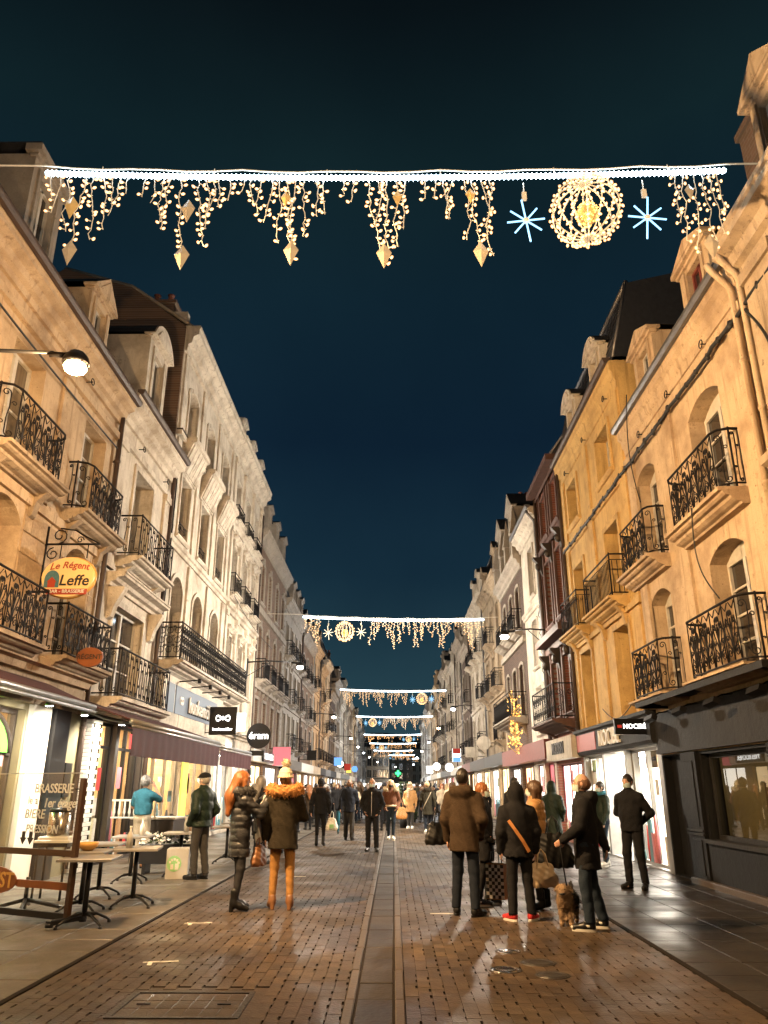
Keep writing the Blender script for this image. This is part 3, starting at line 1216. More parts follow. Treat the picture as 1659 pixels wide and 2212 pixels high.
# ------------------------------------------------------------------ ground
def ground():
    g = MB()
    g.box(-120, 120, -40, 700, -.30, -.05)
    tag(g.build('ground', 'joint'), 'dark earth bed below the street', None, kind='structure')
    road = MB()
    road.box(-2.92, 2.62, -12, 41.2, -.049, -.012)
    ro = tag(road.build('road', 'joint'), 'paved pedestrian street running away between the shops', None, kind='structure')
    far = MB()
    far.box(-2.92, -.376, 41.0, 330, -.049, 0)
    far.box(.084, 2.62, 41.0, 330, -.049, 0)
    tag(far.build('road', 'paver'), 'far stretch of the paved pedestrian street', None, kind='structure')
    r = random.Random(3)
    cells = []
    for xa, xb in ((-2.90, -.375), (.085, 2.60)):
        n = round((xb - xa) / .104)
        pw = (xb - xa) / n
        for i in range(n):
            off = (i % 2) * .1 + r.uniform(-.008, .008)
            for j in range(180):
                cells.append((xa + pw * (i + .5), 4.9 + off + j * .2, pw))
    # iron cover and round lids cut the paving
    holes = [(-2.02, -1.10, 6.18, 6.92)]
    cells = [c for c in cells if not any(a - .06 < c[0] < b + .06 and d - .1 < c[1] < e + .1 for a, b, d, e in holes)]
    cells.sort(key=lambda c: c[1] + abs(c[0] - 0.) * .02)
    seen = [c for c in cells if c[1] > 5.75 and abs(c[0] + .05) < .53 * c[1] * .94]
    single = set(seen[:296])
    def stone(m, x, y, dz, nd):
        w, l, q = .0510, .0992, .045
        P = [(-w, -l), (w, -l), (w, -q), (w - nd, -q), (w - nd, q), (w, q), (w, l), (-w, l)]
        m.add([(x + a, y + b, dz) for a, b in P] + [(x + a, y + b, -.03) for a, b in P],
              [tuple(range(8))] + [(8 + k, 8 + (k + 1) % 8, (k + 1) % 8, k) for k in range(8)])
    lo = []
    for k in range(5):
        m = MB()
        stone(m, 0, 0, (0, .0008, -.0008, .0005, -.0004)[k], (.014, .008, .018, .001, .011)[k])
        lo.append(m.mesh('paver', 'paver'))
    rest = MB()
    for c in cells:
        dx, dz = r.uniform(-.0008, .0008), r.uniform(-.0008, .0008)
        if c in single:
            link('paver', r.choice(lo), ro, (c[0] + dx, c[1], 0))
        else:
            stone(rest, c[0] + dx, c[1], dz, r.choice((.014, .008, .018, .001, .011, .001)))
    tag(rest.build('pavers', 'paver', ro), None, None, kind='stuff')
    # centre gutter
    gt = MB()
    gt.box(-.37, .08, -12, 330, -.048, -.03)
    go = tag(gt.build('gutter', 'joint'), 'shallow drain channel along the middle of the street', None, kind='structure')
    ks = []
    for k in range(3):
        m = MB()
        m.bbox(-.036, .036, -.492, .492, -.04, .003 + .002 * k, .008)
        ks.append(m.mesh('kerb_stone', 'kerb_stone'))
    cs = []
    for k in range(3):
        m = MB()
        m.bbox(-.135, .135, -.246, .246, -.04, -.002 - .003 * k, .006)
        cs.append(m.mesh('channel_stone', 'gutter_stone'))
    for j in range(36):
        for x in (-.338, .044):
            link('kerb_stone', r.choice(ks), go, (x + r.uniform(-.003, .003), 5.2 + j, 0))
    for j in range(72):
        link('channel_stone', r.choice(cs), go, (-.147, 5.0 + j * .5, 0))
    f = MB()
    f.box(-.37, -.315, 41.0, 330, -.03, .004)
    f.box(.025, .08, 41.0, 330, -.03, .004)
    f.box(-.31, .02, 41.0, 330, -.03, -.002)
    tag(f.build('channel_stone', 'gutter_stone', go), None, None, kind='stuff')
    # side pavements
    for nm, xa, xb, mt, sz, lab in (('pavement', -6.6, -2.97, 'stone_slab', .60, 'pale stone pavement along the cafe terraces'),
                                    ('pavement', 2.67, 5.3, 'dark_slab', .52, 'dark wet stone pavement along the perfume shop')):
        b = MB()
        b.box(xa, xb, -12, 330, -.049, -.014)
        po = tag(b.build(nm, 'joint'), lab, None, kind='structure')
        e = MB()
        ms = []
        n = max(1, round((xb - xa) / sz))
        w = (xb - xa) / n
        for k in range(3):
            m = MB()
            m.bbox(-w / 2 + .004, w / 2 - .004, -sz * .5 + .004, sz * .5 - .004, -.03, (-.001, .0005, .002)[k], .006)
            ms.append(m.mesh('paving_slab', mt))
        rest = MB()
        cnt = 0
        for j in range(150):
            y = 5.2 + j * sz
            for i in range(n):
                x = xa + w * (i + .5)
                if y < 9 and abs(x) > .55 * y:
                    continue
                if cnt < 290:
                    cnt += 1
                    link('paving_slab', r.choice(ms), po, (x, y, 0))
                else:
                    rest.box(x - w / 2 + .004, x + w / 2 - .004, y - sz / 2 + .004, y + sz / 2 - .004, -.03, r.uniform(-.001, .002))
        tag(rest.build('paving_slabs', mt, po), None, None, kind='stuff')
        ft = MB()
        ft.box(xa, xb, 5.2 + 150 * sz, 330, -.03, .001)
        ft.build('far_slabs', mt, po)
    for x in (-2.945, 2.645):
        m = MB()
        m.box(x - .024, x + .024, -12, 330, -.049, .001)
        tag(m.build('kerb', 'joint'), 'narrow dark joint between road and pavement', None, kind='structure')
    # iron cover in the road
    t = thing('manhole_cover', 'large rectangular cover framed in iron in the foreground paving', 'manhole cover', (-1.56, 6.55, 0))
    m = MB()
    for a, b, c, d in ((-.47, .47, -.37, -.33), (-.47, .47, .33, .37), (-.47, -.43, -.33, .33), (.43, .47, -.33, .33)):
        m.box(a, b, c, d, -.03, .004)
    m.build('frame', 'cast_iron', t)
    m = MB()
    m.box(-.60, .60, -.52, .52, -.04, -.0035)
    m.build('mortar_bed', 'paver', t)
    k_ = 0
    for i in range(7):
        for j in range(3):
            m = MB()
            m.bbox(-.425 + .1214 * i + .003, -.425 + .1214 * (i + 1) - .003, -.32 + .2134 * j + .004, -.32 + .2134 * (j + 1) - .004, -.03, 0, .005)
            m.build('paver', 'paver', t)
    for x in (-.3, .3):
        m = MB()
        m.box(x - .05, x + .05, -.012, .012, .001, .008)
        m.build('lifting_slot', 'black_metal', t)
    for lab, x, y, rx, mt in (('round iron lid just left of two darker lids in the road', .98, 7.72, .13, 'steel'), ('worn round lid nearest the dog owner group', 1.12, 8.55, .11, 'steel'),
                              ('dark round lid in the road, farther of the close pair', 1.32, 8.02, .15, 'cast_iron'), ('dark round lid in the road, nearer of the close pair', 1.36, 7.52, .13, 'cast_iron')):
        t = thing('manhole_cover', lab, 'manhole cover', (x, y, 0), 0, 'round lids in the road')
        m = MB()
        m.lathe([(rx + .02, -.02), (rx + .02, .003), (rx, .005), (rx, .001)], n=20)
        m.build('ring', 'cast_iron', t)
        m = MB()
        m.lathe([(rx, -.01), (rx, .004), (rx * .6, .006), (rx * .55, .004)], n=20)
        m.build('lid', mt, t)
    # painted place marks
    for lab, x, y, a in (('white painted corner mark nearest the camera', -2.15, 8.0, 10), ('white painted corner mark beside the red haired woman', -2.32, 10.15, 8),
                         ('small white painted mark far ahead of the pompom hat woman', -1.75, 15.2, 0), ('thin white mark by the brown parka man', .62, 10.9, 0)):
        m = MB()
        m.box(-.16, .16, -.02, .02, .0015, .0055)
        if 'corner' in lab:
            m.box(-.11, -.07, -.14, -.021, .0015, .0055)
        tag(m.build('road_marking', 'paint_white', None, (x, y, 0), R(a)), lab, 'road marking', 'painted marks on the paving')


ground()

# ------------------------------------------------------------------ left row of houses


def shop_room(B, ua, ub, z0, z1, depth, wallm, lightm, nl=2, y0=-.34, lw=.5):
    xa, xb = B.xx(ua, ub)
    m = MB()
    m.quad((xa, -depth, z0), (xb, -depth, z0), (xb, -depth, z1), (xa, -depth, z1))
    for x in (xa, xb):
        m.quad((x, y0, z0), (x, -depth, z0), (x, -depth, z1), (x, y0, z1))
    m.quad((xa, y0, z1), (xb, y0, z1), (xb, -depth, z1), (xa, -depth, z1))
    o = B.part('shop_interior', m, wallm)
    f = MB()
    f.box(xa, xb, -depth, y0, z0 - .03, z0)
    f.build('shop_floor', 'floor_tile', o)
    for k in range(nl):
        c = xa + (xb - xa) * (k + .5) / nl
        l_ = MB()
        l_.box(c - (xb - xa) / nl * lw / 2, c + (xb - xa) / nl * lw / 2, -depth * .7, -depth * .28, z1 - .05, z1 - .02)
        l_.build('ceiling_light', lightm, o)
    return o


def shop_window(B, ua, ub, z0, z1, frame='black_metal', pane='shop_glass', t=.06, mull=0, depth=.16, hole=True, trans=None):
    xa, xb = B.xx(ua, ub)
    if hole:
        B.op.append((xa, xb, z0, z1, 0, depth + .12))
    m = MB()
    y0, y1 = -depth - .05, -depth + .03
    m.box(xa, xa + t, y0, y1, z0, z1)
    m.box(xb - t, xb, y0, y1, z0, z1)
    m.box(xa + t, xb - t, y0, y1, z0, z0 + t)
    m.box(xa + t, xb - t, y0, y1, z1 - t, z1)
    for k in range(mull):
        c = xa + (xb - xa) * (k + 1) / (mull + 1)
        m.box(c - t / 2, c + t / 2, y0, y1 + .005, z0 + t, z1 - t)
    if trans:
        m.box(xa + t, xb - t, y0, y1 - .004, trans - t / 2, trans + t / 2)
    o = B.part('shop_window', m, frame)
    n = mull + 1
    for k in range(n):
        a, b = xa + (xb - xa) * k / n, xa + (xb - xa) * (k + 1) / n
        p = MB()
        p.quad((b - .02, -depth, z0 + .02), (a + .02, -depth, z0 + .02), (a + .02, -depth, z1 - .02), (b - .02, -depth, z1 - .02))
        p.build('pane', pane, o)
    if pane.startswith('lit') or pane == 'shop_glass':
        dn = .8 if pane.startswith('lit') else .6
        # stock and posters standing against the lit window
        r = random.Random(int(ua * 31 + z1 * 7))
        gs = {}
        y = -depth + .02
        x = xa + t
        while x < xb - t - .08:
            w = r.uniform(.07, .24)
            if r.random() < dn:
                g = gs.setdefault(r.choice((0, 1, 2, 4, 4, 6, 7)), MB())
                h = r.uniform(.15, .75) * (z1 - z0) * .55
                if r.random() < .35:
                    g.lathe([(w * .22, 0), (w * .36, h * .45), (w * .2, h * .8), (w * .12, h)], (x + w / 2, y + .03, z0 + t), 7)
                else:
                    g.box(x, x + w * .82, y, y + .05, z0 + t, z0 + t + h)
            x += w
        for _ in range(r.randrange(1, 4)):
            w, h = r.uniform(.2, .45), r.uniform(.25, .6)
            x = r.uniform(xa + t, xb - t - w)
            z = r.uniform(z0 + .9, z1 - h - .1)
            gs.setdefault(r.choice((0, 1, 2, 3, 5, 6)), MB()).box(x, x + w, y - .012, y - .004, z, z + h)
        for c, g in gs.items():
            tag(g.build('window_display', 'product_%d' % c, o), kind='stuff')
    return o


_gr = random.Random(77)


def goods(B, ua, ub, y, z0, z1, rows, label, cat='display shelf', back=None, cols=(0, 1, 3, 4, 6), dense=.8, big=.16):
    """shelf unit with boards and small goods standing in a shop"""
    xa, xb = B.xx(ua, ub)
    w = B.world((ua + ub) / 2, y, 0)
    t = thing('display_shelf', label, cat, w, B.rz)
    hw = (xb - xa) / 2
    if back:
        m = MB()
        m.box(-hw, hw, -.20, -.17, z0, z1)
        m.build('back_panel', back, t)
    gs = {}
    for k in range(rows + 1):
        z = z0 + (z1 - z0) * k / rows
        m = MB()
        m.box(-hw, hw, -.17, .17, z, z + .025)
        m.build('shelf', 'shelf_white', t)
        if k == rows:
            break
        x = -hw + .05
        hmax = (z1 - z0) / rows - .06
        while x < hw - .1:
            ww = _gr.uniform(.05, big)
            if _gr.random() < dense:
                c = _gr.choice(cols)
                h = _gr.uniform(.45, 1) * hmax
                g = gs.setdefault(c, MB())
                if _gr.random() < .5:
                    g.box(x, x + ww * .9, -.08, .1, z + .025, z + .025 + h)
                else:
                    g.lathe([(ww * .42, 0), (ww * .42, h * .66), (ww * .16, h * .8), (ww * .16, h)], (x + ww / 2, 0, z + .025), 7)
            x += ww
    for sg in (-1, 1):
        m = MB()
        m.box(sg * hw - .015, sg * hw + .015, -.17, .17, 0.0 if z0 < .5 else z0, z1)
        m.build('side_panel', 'shelf_white', t)
    for c, g in gs.items():
        tag(g.build('goods', 'product_%d' % c, t), kind='stuff')
    return t


# ---- L1: the brasserie house
B = Bld('stone_house', 'old peach stone house over the brasserie with scrolled iron balconies', 'house', 'L', 3.0, 15.55, 9.7, 'stone_peach')
L1 = B
for u in (5.4, 8.4, 11.4, 14.45):
    B.window(u, 1.15, 6.48, 8.55, 0, .30, .0, rows=4, frame='window_white', pane='pane_curtain')
    B.window(u, 1.2, 3.72, 5.95, .32, .42, .0, rows=4, pane='pane_dark', keystone=False)
B.op.append((*B.xx(10.85, 13.2), .02, 2.75, 0, .3))
B.op.append((*B.xx(8.6, 10.4), .02, 2.75, 0, .3))
B.op.append((*B.xx(5.2, 8.3), .5, 2.6, 0, .3))
B.wall(2.86)
B.wall(0, 'shop_wall', 'interior_olive', 2.86)
B.band(8.85, 9.0, .10, 'string_course')
B.band(9.25, 9.75, .36, 'cornice', prof='cornice')
B.band(6.02, 6.2, .07)
B.band(3.35, 3.62, .26, 'string_course', prof='sill')
B.band(2.86, 3.3, .09, 'fascia', 'stone_old')
for u in (6.9, 9.9, 12.93):
    B.pilaster(u, .52, 6.2, 8.83, .055)
for u in (8.4, 11.4, 14.45):
    B.balcony(u - 1.05, u + 1.05, 6.45, .46, .95, 'fan', curve=True)
    B.balcony(u - 1.1, u + 1.1, 3.70, .46, .92, 'fan', curve=False, consoles=0)
# coursed stone blocks on the lower wall
rb = random.Random(2)
bl_ = {}
for u0, u1 in ((6.1, 7.75), (9.05, 10.75), (12.05, 13.8), (15.1, 15.52)):
    for k in range(6):
        z = 3.66 + k * .385
        n_ = max(1, round((u1 - u0) / .56))
        w_ = (u1 - u0) / n_
        cuts = [u0] + [u0 + w_ * (q + (.5 if k % 2 else 0)) for q in range(0 if k % 2 else 1, n_)] + [u1]
        for c0, c1 in zip(cuts, cuts[1:]):
            ww_ = round(c1 - c0 - .014, 3)
            me_ = cached(('blk', ww_), lambda: MB().bbox(-ww_ / 2, ww_ / 2, -.01, .016, -.185, .185, .01).mesh('stone_block', 'stone_block'))
            link('stone_block', me_, B.root, (B.x((c0 + c1) / 2), rb.uniform(-.003, .004), z + .19))
B.roof(9.77, 12.0, -2.4, 13.2, y0=.12)
B.gutter(9.75, .34)
B.dormer(10.95, 1.15, 9.78, 12.1, .0, 'flat', 'stone_grey')
B.dormer(13.75, 1.05, 9.78, 11.85, .02, 'gable', 'stone_peach')
B.dormer(7.9, 1.2, 9.78, 12.2, .02, 'flat', 'stone_grey')
B.chimney(14.9, -2.6, 11.5, 13.6)
B.downpipe(15.5, .1, 9.9, .1, .055, hopper=True)
shop_room(B, 8.5, 13.3, .02, 2.8, 2.6, 'interior_warm', 'panel_warm', 2)
shop_window(B, 10.85, 13.2, .02, 2.75, 'wood_dark', 'shop_glass', .08, 1, hole=False, trans=2.05)
shop_window(B, 8.6, 10.4, .02, 2.75, 'wood_dark', 'shop_glass', .07, 0, hole=False, trans=2.1)
fl = MB()
xc_ = B.x(12.0)
fl.poly([(xc_ + .98 * math.cos(a_), 2.05 + .62 * math.sin(a_)) for a_ in np.linspace(0, PI, 14)], -.12, -.09)
B.part('fanlight', fl, 'lit_green')
fl = MB()
fl.tube([(xc_ + 1.0 * math.cos(a_), -.10, 2.05 + .64 * math.sin(a_)) for a_ in np.linspace(0, PI, 14)], .05, 6)
B.part('fanlight_arch', fl, 'wood_dark')
# olive panel with the dark board, black pillars and the white brick pier
for ua, ub, mt, nm, out in ((13.3, 14.02, 'interior_white', 'pilaster', .09), (14.08, 14.72, 'black_metal', 'pillar', .16), (14.74, 15.5, 'interior_olive', 'wall_panel', .05)):
    m = MB()
    a, b = B.xx(ua, ub)
    m.box(a, b, -.01, out, .0, 2.85)
    B.part(nm, m, mt)
m = MB()
a, b = B.xx(14.95, 15.25)
m.box(a, b, .05, .09, 1.35, 1.95)
B.part('menu_board', m, 'black_metal')
# ---- L2: narrow pale house with the French window
B = Bld('stone_house', 'narrow pale stone house with one bay of iron balconies between taller neighbours', 'house', 'L', 15.56, 19.78, 10.0, 'stone_cream')
L2 = B
B.window(17.65, 1.35, 6.5, 8.75, 0, .45, .12, rows=4)
B.window(17.6, 2.1, 3.32, 5.35, 0, .2, .14, rows=3, pane='pane_dark', sill=False)
shop_window(B, 16.3, 17.75, .05, 2.85, 'black_metal', trans=2.35)
shop_window(B, 17.95, 19.65, .05, 2.85, 'black_metal', mull=1, trans=2.35)
B.wall(3.0)
B.wall(0, 'shop_wall', 'wood_dark', 3.0)
pier = MB()
a, b = B.xx(15.66, 16.18)
pier.box(a + .012, b - .012, -.02, .225, 0, 2.85)
po = B.part('pier', pier, 'joint')
bm_ = [MB().bbox(-.125, .125, -.055, .02, -.036, .036, .008).mesh('brick', 'letter_white')]
side_ = MB().bbox(-.055, .02, -.11, .11, -.036, .036, .008).mesh('brick', 'letter_white')
for k in range(35):
    for xq in ((a + .13, a + .39) if k % 2 == 0 else (a + .26,)):
        link('brick', bm_[0], po, (xq, .215, .045 + k * .08))
    link('brick', side_, po, (b - .005, .11 + (.006 if k % 2 else 0), .045 + k * .08))
B.band(5.66, 5.95, .42, 'hood', prof='cornice', a=16.0, b=19.5)
for u in (16.3, 19.2):
    m = MB()
    x = B.x(u)
    m.prof([(0, 4.95), (.10, 5.0), (.16, 5.25), (.34, 5.6), (.34, 5.66), (0, 5.66)], x - .11, x + .11)
    B.part('bracket', m, 'stone_cream')
B.balcony(16.4, 18.95, 6.42, .55, .95, 's', 'stone_cream', consoles=2)
B.balcony(15.95, 19.55, 3.28, .6, .98, 's', 'stone_cream', consoles=0, thick=.14)
B.band(9.0, 9.14, .08)
B.band(9.5, 10.1, .40, 'cornice', prof='cornice')
for u in (15.86, 19.48):
    B.pilaster(u, .45, 6.0, 9.0, .07, cap=True)
B.gutter(10.1, .36)
B.roof(10.12, 12.3, -2.4, 13.4, y0=.12, mat='slate')
B.dormer(17.55, 1.5, 10.14, 13.0, .05, 'round', 'stone_cream')
B.downpipe(19.72, .1, 10.0, .1, .055)
shop_room(B, 15.8, 19.7, .04, 2.9, 3.4, 'interior_warm', 'panel_warm', 3)
goods(B, 17.5, 19.5, -2.9, .1, 2.3, 5, 'tall lit shelf of bottles inside the shop behind the green jacket man', cols=(1, 3, 7, 0))
goods(B, 17.45, 18.6, -.7, .05, .95, 2, 'low white counter of small goods behind the shop glass', cols=(1, 1, 2, 5))
m = MB()
a, b = B.xx(16.6, 17.35)
m.box(a, b, -.30, -.29, .5, 1.35)
B.part('window_poster', m, 'lit_yellow')
m = MB()
m.box(a + .1, b, -.30, -.29, 1.4, 1.85)
B.part('window_poster', m, 'letter_white')

# ---- L3a: tall cream house with flared window hoods
B = Bld('stone_house', 'tall cream house with flared window hoods and a long iron balcony', 'house', 'L', 19.8, 27.5, 14.6, 'stone_cream')
L3 = B
BAYS3 = (21.25, 23.65, 26.05)
for u in BAYS3:
    B.window(u, 1.05, 11.3, 13.1, .18, .34, .10, rows=3, detail=2)
    o = B.window(u, 1.05, 8.35, 10.15, 0, .34, .10, rows=3)
    B.window(u, 1.15, 4.72, 7.2, .38, .34, .12, rows=4)
    h = MB()
    for k in range(5):
        x0 = -.78 + k * .312
        h.prof([(.0, 1.95), (.10, 1.95), (.16, 2.1), (.40, 2.72), (0, 2.72)], x0 + .02, x0 + .29)
    h.prof([(0, 1.9), (.06, 1.9), (.12, 2.1), (.36, 2.72), (.46, 2.76), (.46, 2.9), (.0, 2.95)], -.84, .84)
    h.build('hood', 'stone_cream', o)
    g = MB()
    for zz in (.12, .45):
        g.tube([(-.52, -.02, zz), (.52, -.02, zz)], .015, 4)
    g.tube(spiral(-.25, .28, .15, 1.3, 0, 1, 10) + [(0, 0, .28)] + spiral(.25, .28, .15, 1.3, PI, -1, 10)[::-1], .012, 4)
    g.build('window_guard', 'iron', o, (0, 0, 0))
shop_window(B, 20.1, 23.4, .1, 2.75, 'alu', mull=2)
shop_window(B, 24.2, 27.2, .1, 2.75, 'alu', mull=1)
B.wall()
B.band(13.85, 14.7, .42, 'cornice', prof='cornice')
B.band(11.08, 11.22, .16, 'string_course', 'stone_cream')
B.band(11.22, 11.27, .18, 'flashing', 'lead_brown')
B.band(7.85, 8.1, .14, prof='sill')
B.band(4.35, 4.6, .10)
for i, u in enumerate((20.1, 22.45, 24.85, 27.2)):
    B.pilaster(u, .36, 8.1, 11.05, .06)
    B.pilaster(u, .36, 11.3, 13.8, .06)
    B.pilaster(u, .5, 4.7, 7.8, .07)
B.balcony(19.95, 29.3, 4.66, .7, .98, 'ornate', 'stone_cream', consoles=0, thick=.13)
B.roof(14.7, 15.9, -1.8, 16.6, y0=.15)
m = MB()
xs_ = B.hw
m.add([(q, y, z) for q in (xs_ + .005, xs_ + .06) for y, z in ((-.02, 9.9), (-7.5, 9.9), (-7.5, 14.7), (-4, 16.75), (-1.8, 16.05), (-.02, 14.65))], [tuple(range(6)), tuple(range(6, 12))[::-1]] + [(k, (k + 1) % 6, 6 + (k + 1) % 6, 6 + k) for k in range(6)])
B.part('gable_wall', m, 'brick_brown')
m = MB()
m.tube([(xs_ + .03, .05, 14.75), (xs_ + .03, -1.8, 16.1), (xs_ + .03, -4, 16.8)], .06, 5)
B.part('gable_coping', m, 'stone_grey')
B.chimney(20.2, -.5, 14.2, 15.6, .5, 1.3, 'brick_brown')
m = MB()
m.box(-B.hw - .0, -B.hw + .28, -.6, -.02, 14.7, 15.2) if B.sg > 0 else m.box(B.hw - .28, B.hw, -.6, -.02, 14.7, 15.2)
B.part('parapet_end', m, 'stone_cream')
# shop fascia
m = MB()
a, b = B.xx(20.1, 27.4)
m.prof([(0, 2.85), (.20, 2.85), (.24, 3.25), (.24, 4.36), (.34, 4.42), (.34, 4.58), (0, 4.6)], a, b)
B.part('fascia', m, 'stone_white')
m = MB()
a2, b2 = B.xx(20.45, 21.15)
m.box(a2, b2, .2, .265, 3.42, 4.17)
fs = B.part('fascia_panel', m, 'sign_box_blue')
a2, b2 = B.xx(21.3, 26.4)
m = MB()
m.box(a2, b2, .2, .268, 3.42, 4.17)
fs = B.part('fascia_panel', m, 'sign_box_blue')
xt = B.x(24.2)
for dd, mt in ((.27, 'letter_black'), (.305, 'letter_white')):
    lettering(fs, 'hunkemöller', .62, mt, (xt - (.04 if dd < .3 else 0), dd, 3.74 - (.03 if dd < .3 else 0)), (-1, 0, 0), (0, 0, 1), (0, 1, 0), .03, sx=1.05)
lettering(fs, '8', .5, 'letter_white', (B.x(21.9), .27, 3.8), (0, 0, 1), (1, 0, 0), (0, 1, 0), .02)
for k in range(4):
    m = MB()
    x = B.x(21.6 + k * 1.35)
    m.tube([(x, .24, 4.3), (x, .78, 4.34)], .018, 5)
    m.lathe([(.05, -.06), (.06, .05), (.02, .07)], (x, .8, 4.31), 8)
    B.part('spot_arm', m, 'black_metal')
for k in range(5):
    m = MB()
    x = B.x(21.0 + k * 1.1)
    m.box(x - .3, x + .3, .2, .26, 2.72, 2.80)
    B.part('strip_light', m, 'panel_warm')
shop_room(B, 19.95, 27.35, .05, 2.85, 3.4, 'interior_warm', 'panel_warm', 4)
goods(B, 20.2, 23.3, -3.0, .1, 2.2, 4, 'warm lit wall of folded clothes behind the middle awning', cols=(0, 6, 1, 3, 4))
goods(B, 24.3, 27.1, -2.6, .1, 2.0, 4, 'yellow lit shelf of small boxes behind the red haired woman', cols=(3, 3, 1, 5))
m = MB()
a, b = B.xx(23.5, 24.1)
m.box(a, b, .0, .05, .3, 2.6)
B.part('lit_panel', m, 'lit_yellow')

# ---- L3b: its pilastered half
B = Bld('stone_house', 'tall cream house with slim pilasters next to the flared hoods', 'house', 'L', 27.5, 34.0, 14.6, 'stone_cream')
for u in (28.6, 30.75, 32.8):
    B.window(u, .95, 11.4, 13.05, 0, .3, .09, detail=2, rows=3)
    B.window(u, .95, 8.5, 10.4, .12, .3, .09, rows=3, hood='flat')
    B.window(u, .95, 5.0, 6.9, 0, .3, .09, rows=3, hood='flat')
    B.balcony(u - .6, u + .6, 8.45, .3, .75, 'bar', 'stone_cream', name='window_rail', consoles=0, thick=.08)
    B.balcony(u - .6, u + .6, 11.35, .26, .6, 'bar', 'stone_cream', name='window_rail', consoles=0, thick=.06)
shop_window(B, 27.8, 30.3, .1, 2.7, 'alu', mull=1)
shop_window(B, 31.0, 33.7, .1, 2.7, 'alu', mull=1)
B.wall()
B.band(13.85, 14.72, .46, 'cornice', prof='cornice')
B.band(11.0, 11.25, .2, prof='sill')
B.band(7.7, 8.0, .2, prof='sill')
B.band(3.2, 3.5, .3, 'shop_cornice', prof='cornice')
B.band(2.8, 3.2, .12, 'fascia', 'stone_white')
for u in (27.75, 29.7, 31.8, 33.8):
    B.pilaster(u, .3, 8.0, 10.95, .09, cap=True)
    B.pilaster(u, .3, 11.25, 13.8, .09, cap=True)
    B.pilaster(u, .3, 3.5, 7.7, .09, cap=True)
B.roof(14.72, 16.0, -1.2, 16.7, y0=.1)
for u in (28.8, 31.0, 33.1):
    B.dormer(u, .9, 14.72, 16.1, .0, 'tri', 'stone_cream')
B.downpipe(33.95, .1, 13.6, .1)
shop_room(B, 27.6, 33.9, .05, 2.8, 3.2, 'interior_white', 'panel_white', 3)
goods(B, 28, 30.2, -2.6, .1, 2.1, 4, 'white shelf of shoes behind the round black shoe shop sign', cols=(4, 7, 1))
goods(B, 31.1, 33.5, -2.6, .1, 2.1, 4, 'white shelf of handbags in the shop past the round black sign', cols=(4, 0, 3))
lettering(B.root, 'éram', .42, 'sign_glow_white', (B.x(29.3), .13, 3.0), (-1, 0, 0), (0, 0, 1), (0, 1, 0), .03)

# ---- L4: brown brick house with stone dressings
B = Bld('brick_house', 'dark brown brick house with pale stone dressings and narrow balconies', 'house', 'L', 34.0, 43.4, 12.9, 'brick_brown')
for u in (35.3, 37.5, 39.9, 42.1):
    B.window(u, .95, 9.7, 11.6, .12, .25, .13, rows=3, detail=1, surround='stone_grey', keystone=True)
    B.window(u, 1.0, 6.2, 8.6, .12, .25, .13, rows=3, detail=1, surround='stone_grey', keystone=True)
    B.window(u, 1.0, 3.3, 5.3, 0, .25, .13, rows=3, detail=1, surround='stone_grey')
shop_window(B, 34.3, 38.2, .1, 2.5, 'black_metal', 'lit_warm', mull=2)
shop_window(B, 39, 43, .1, 2.5, 'black_metal', 'lit_white', mull=2)
B.wall()
B.band(12.3, 13.0, .4, 'cornice', 'stone_grey', prof='cornice')
B.band(9.1, 9.4, .12, mat='stone_grey')
B.band(5.7, 5.95, .14, mat='stone_grey')
B.band(2.6, 3.1, .25, 'fascia', 'letter_white')
for u in (35.3, 37.5, 39.9, 42.1):
    B.balcony(u - .7, u + .7, 6.1, .5, .9, 'bar', 'stone_grey', consoles=2)
for k in range(30):
    for u, w in ((34.25, .34), (43.15, .34)):
        link('stone_block', cached('qs%d' % (k % 2), lambda: MB().bbox(-.2 - .09 * (k % 2), .2 + .09 * (k % 2), -.01, .03, -.14, .14, .01).mesh('stone_block', 'stone_grey')), B.root, (B.x(u), 0, 3.4 + k * .3))
B.roof(13.0, 15.4, -.9, 16.2, y0=.1)
for u in (36.2, 38.8, 41.4):
    B.dormer(u, 1.1, 13.05, 15.0, .05, 'tri', 'stone_grey')

# ------------------------------------------------------------------ right row of houses
B = Bld('stone_house', 'weathered stone house at the picture edge with dark pilasters and a tall dormer', 'house', 'R', 1.0, 9.6, 9.1, 'stone_old')
B.window(3.5, 1.2, 5.9, 8.0, 0, .3, .12)
B.window(6.8, 1.2, 5.9, 8.0, 0, .3, .12)
B.window(6.8, 1.2, 3.1, 5.2, 0, .3, .12)
B.wall()
for u in (8.9, 5.2):
    B.pilaster(u, .8, 5.7, 8.5, .12, cap=True)
    B.pilaster(u, .8, 3.0, 5.5, .14, cap=True)
B.band(5.5, 5.75, .2, prof='sill')
B.band(8.5, 9.2, .4, 'cornice', prof='cornice')
B.roof(9.2, 11.2, -2.6, 12.2, y0=.1)
B.dormer(7.95, .95, 9.2, 11.2, .05, 'gable', 'stone_old')
B.chimney(9.25, -.35, 9.2, 11.2, .5, .9, 'brick_dark')
B.downpipe(9.45, .1, 9.0, .1, .05, 'stone_peach', swan=.3)
B.band(2.1, 2.9, .10, 'fascia', 'render_grey')
B.band(0, 2.1, .03, 'shop_base', 'render_dark')

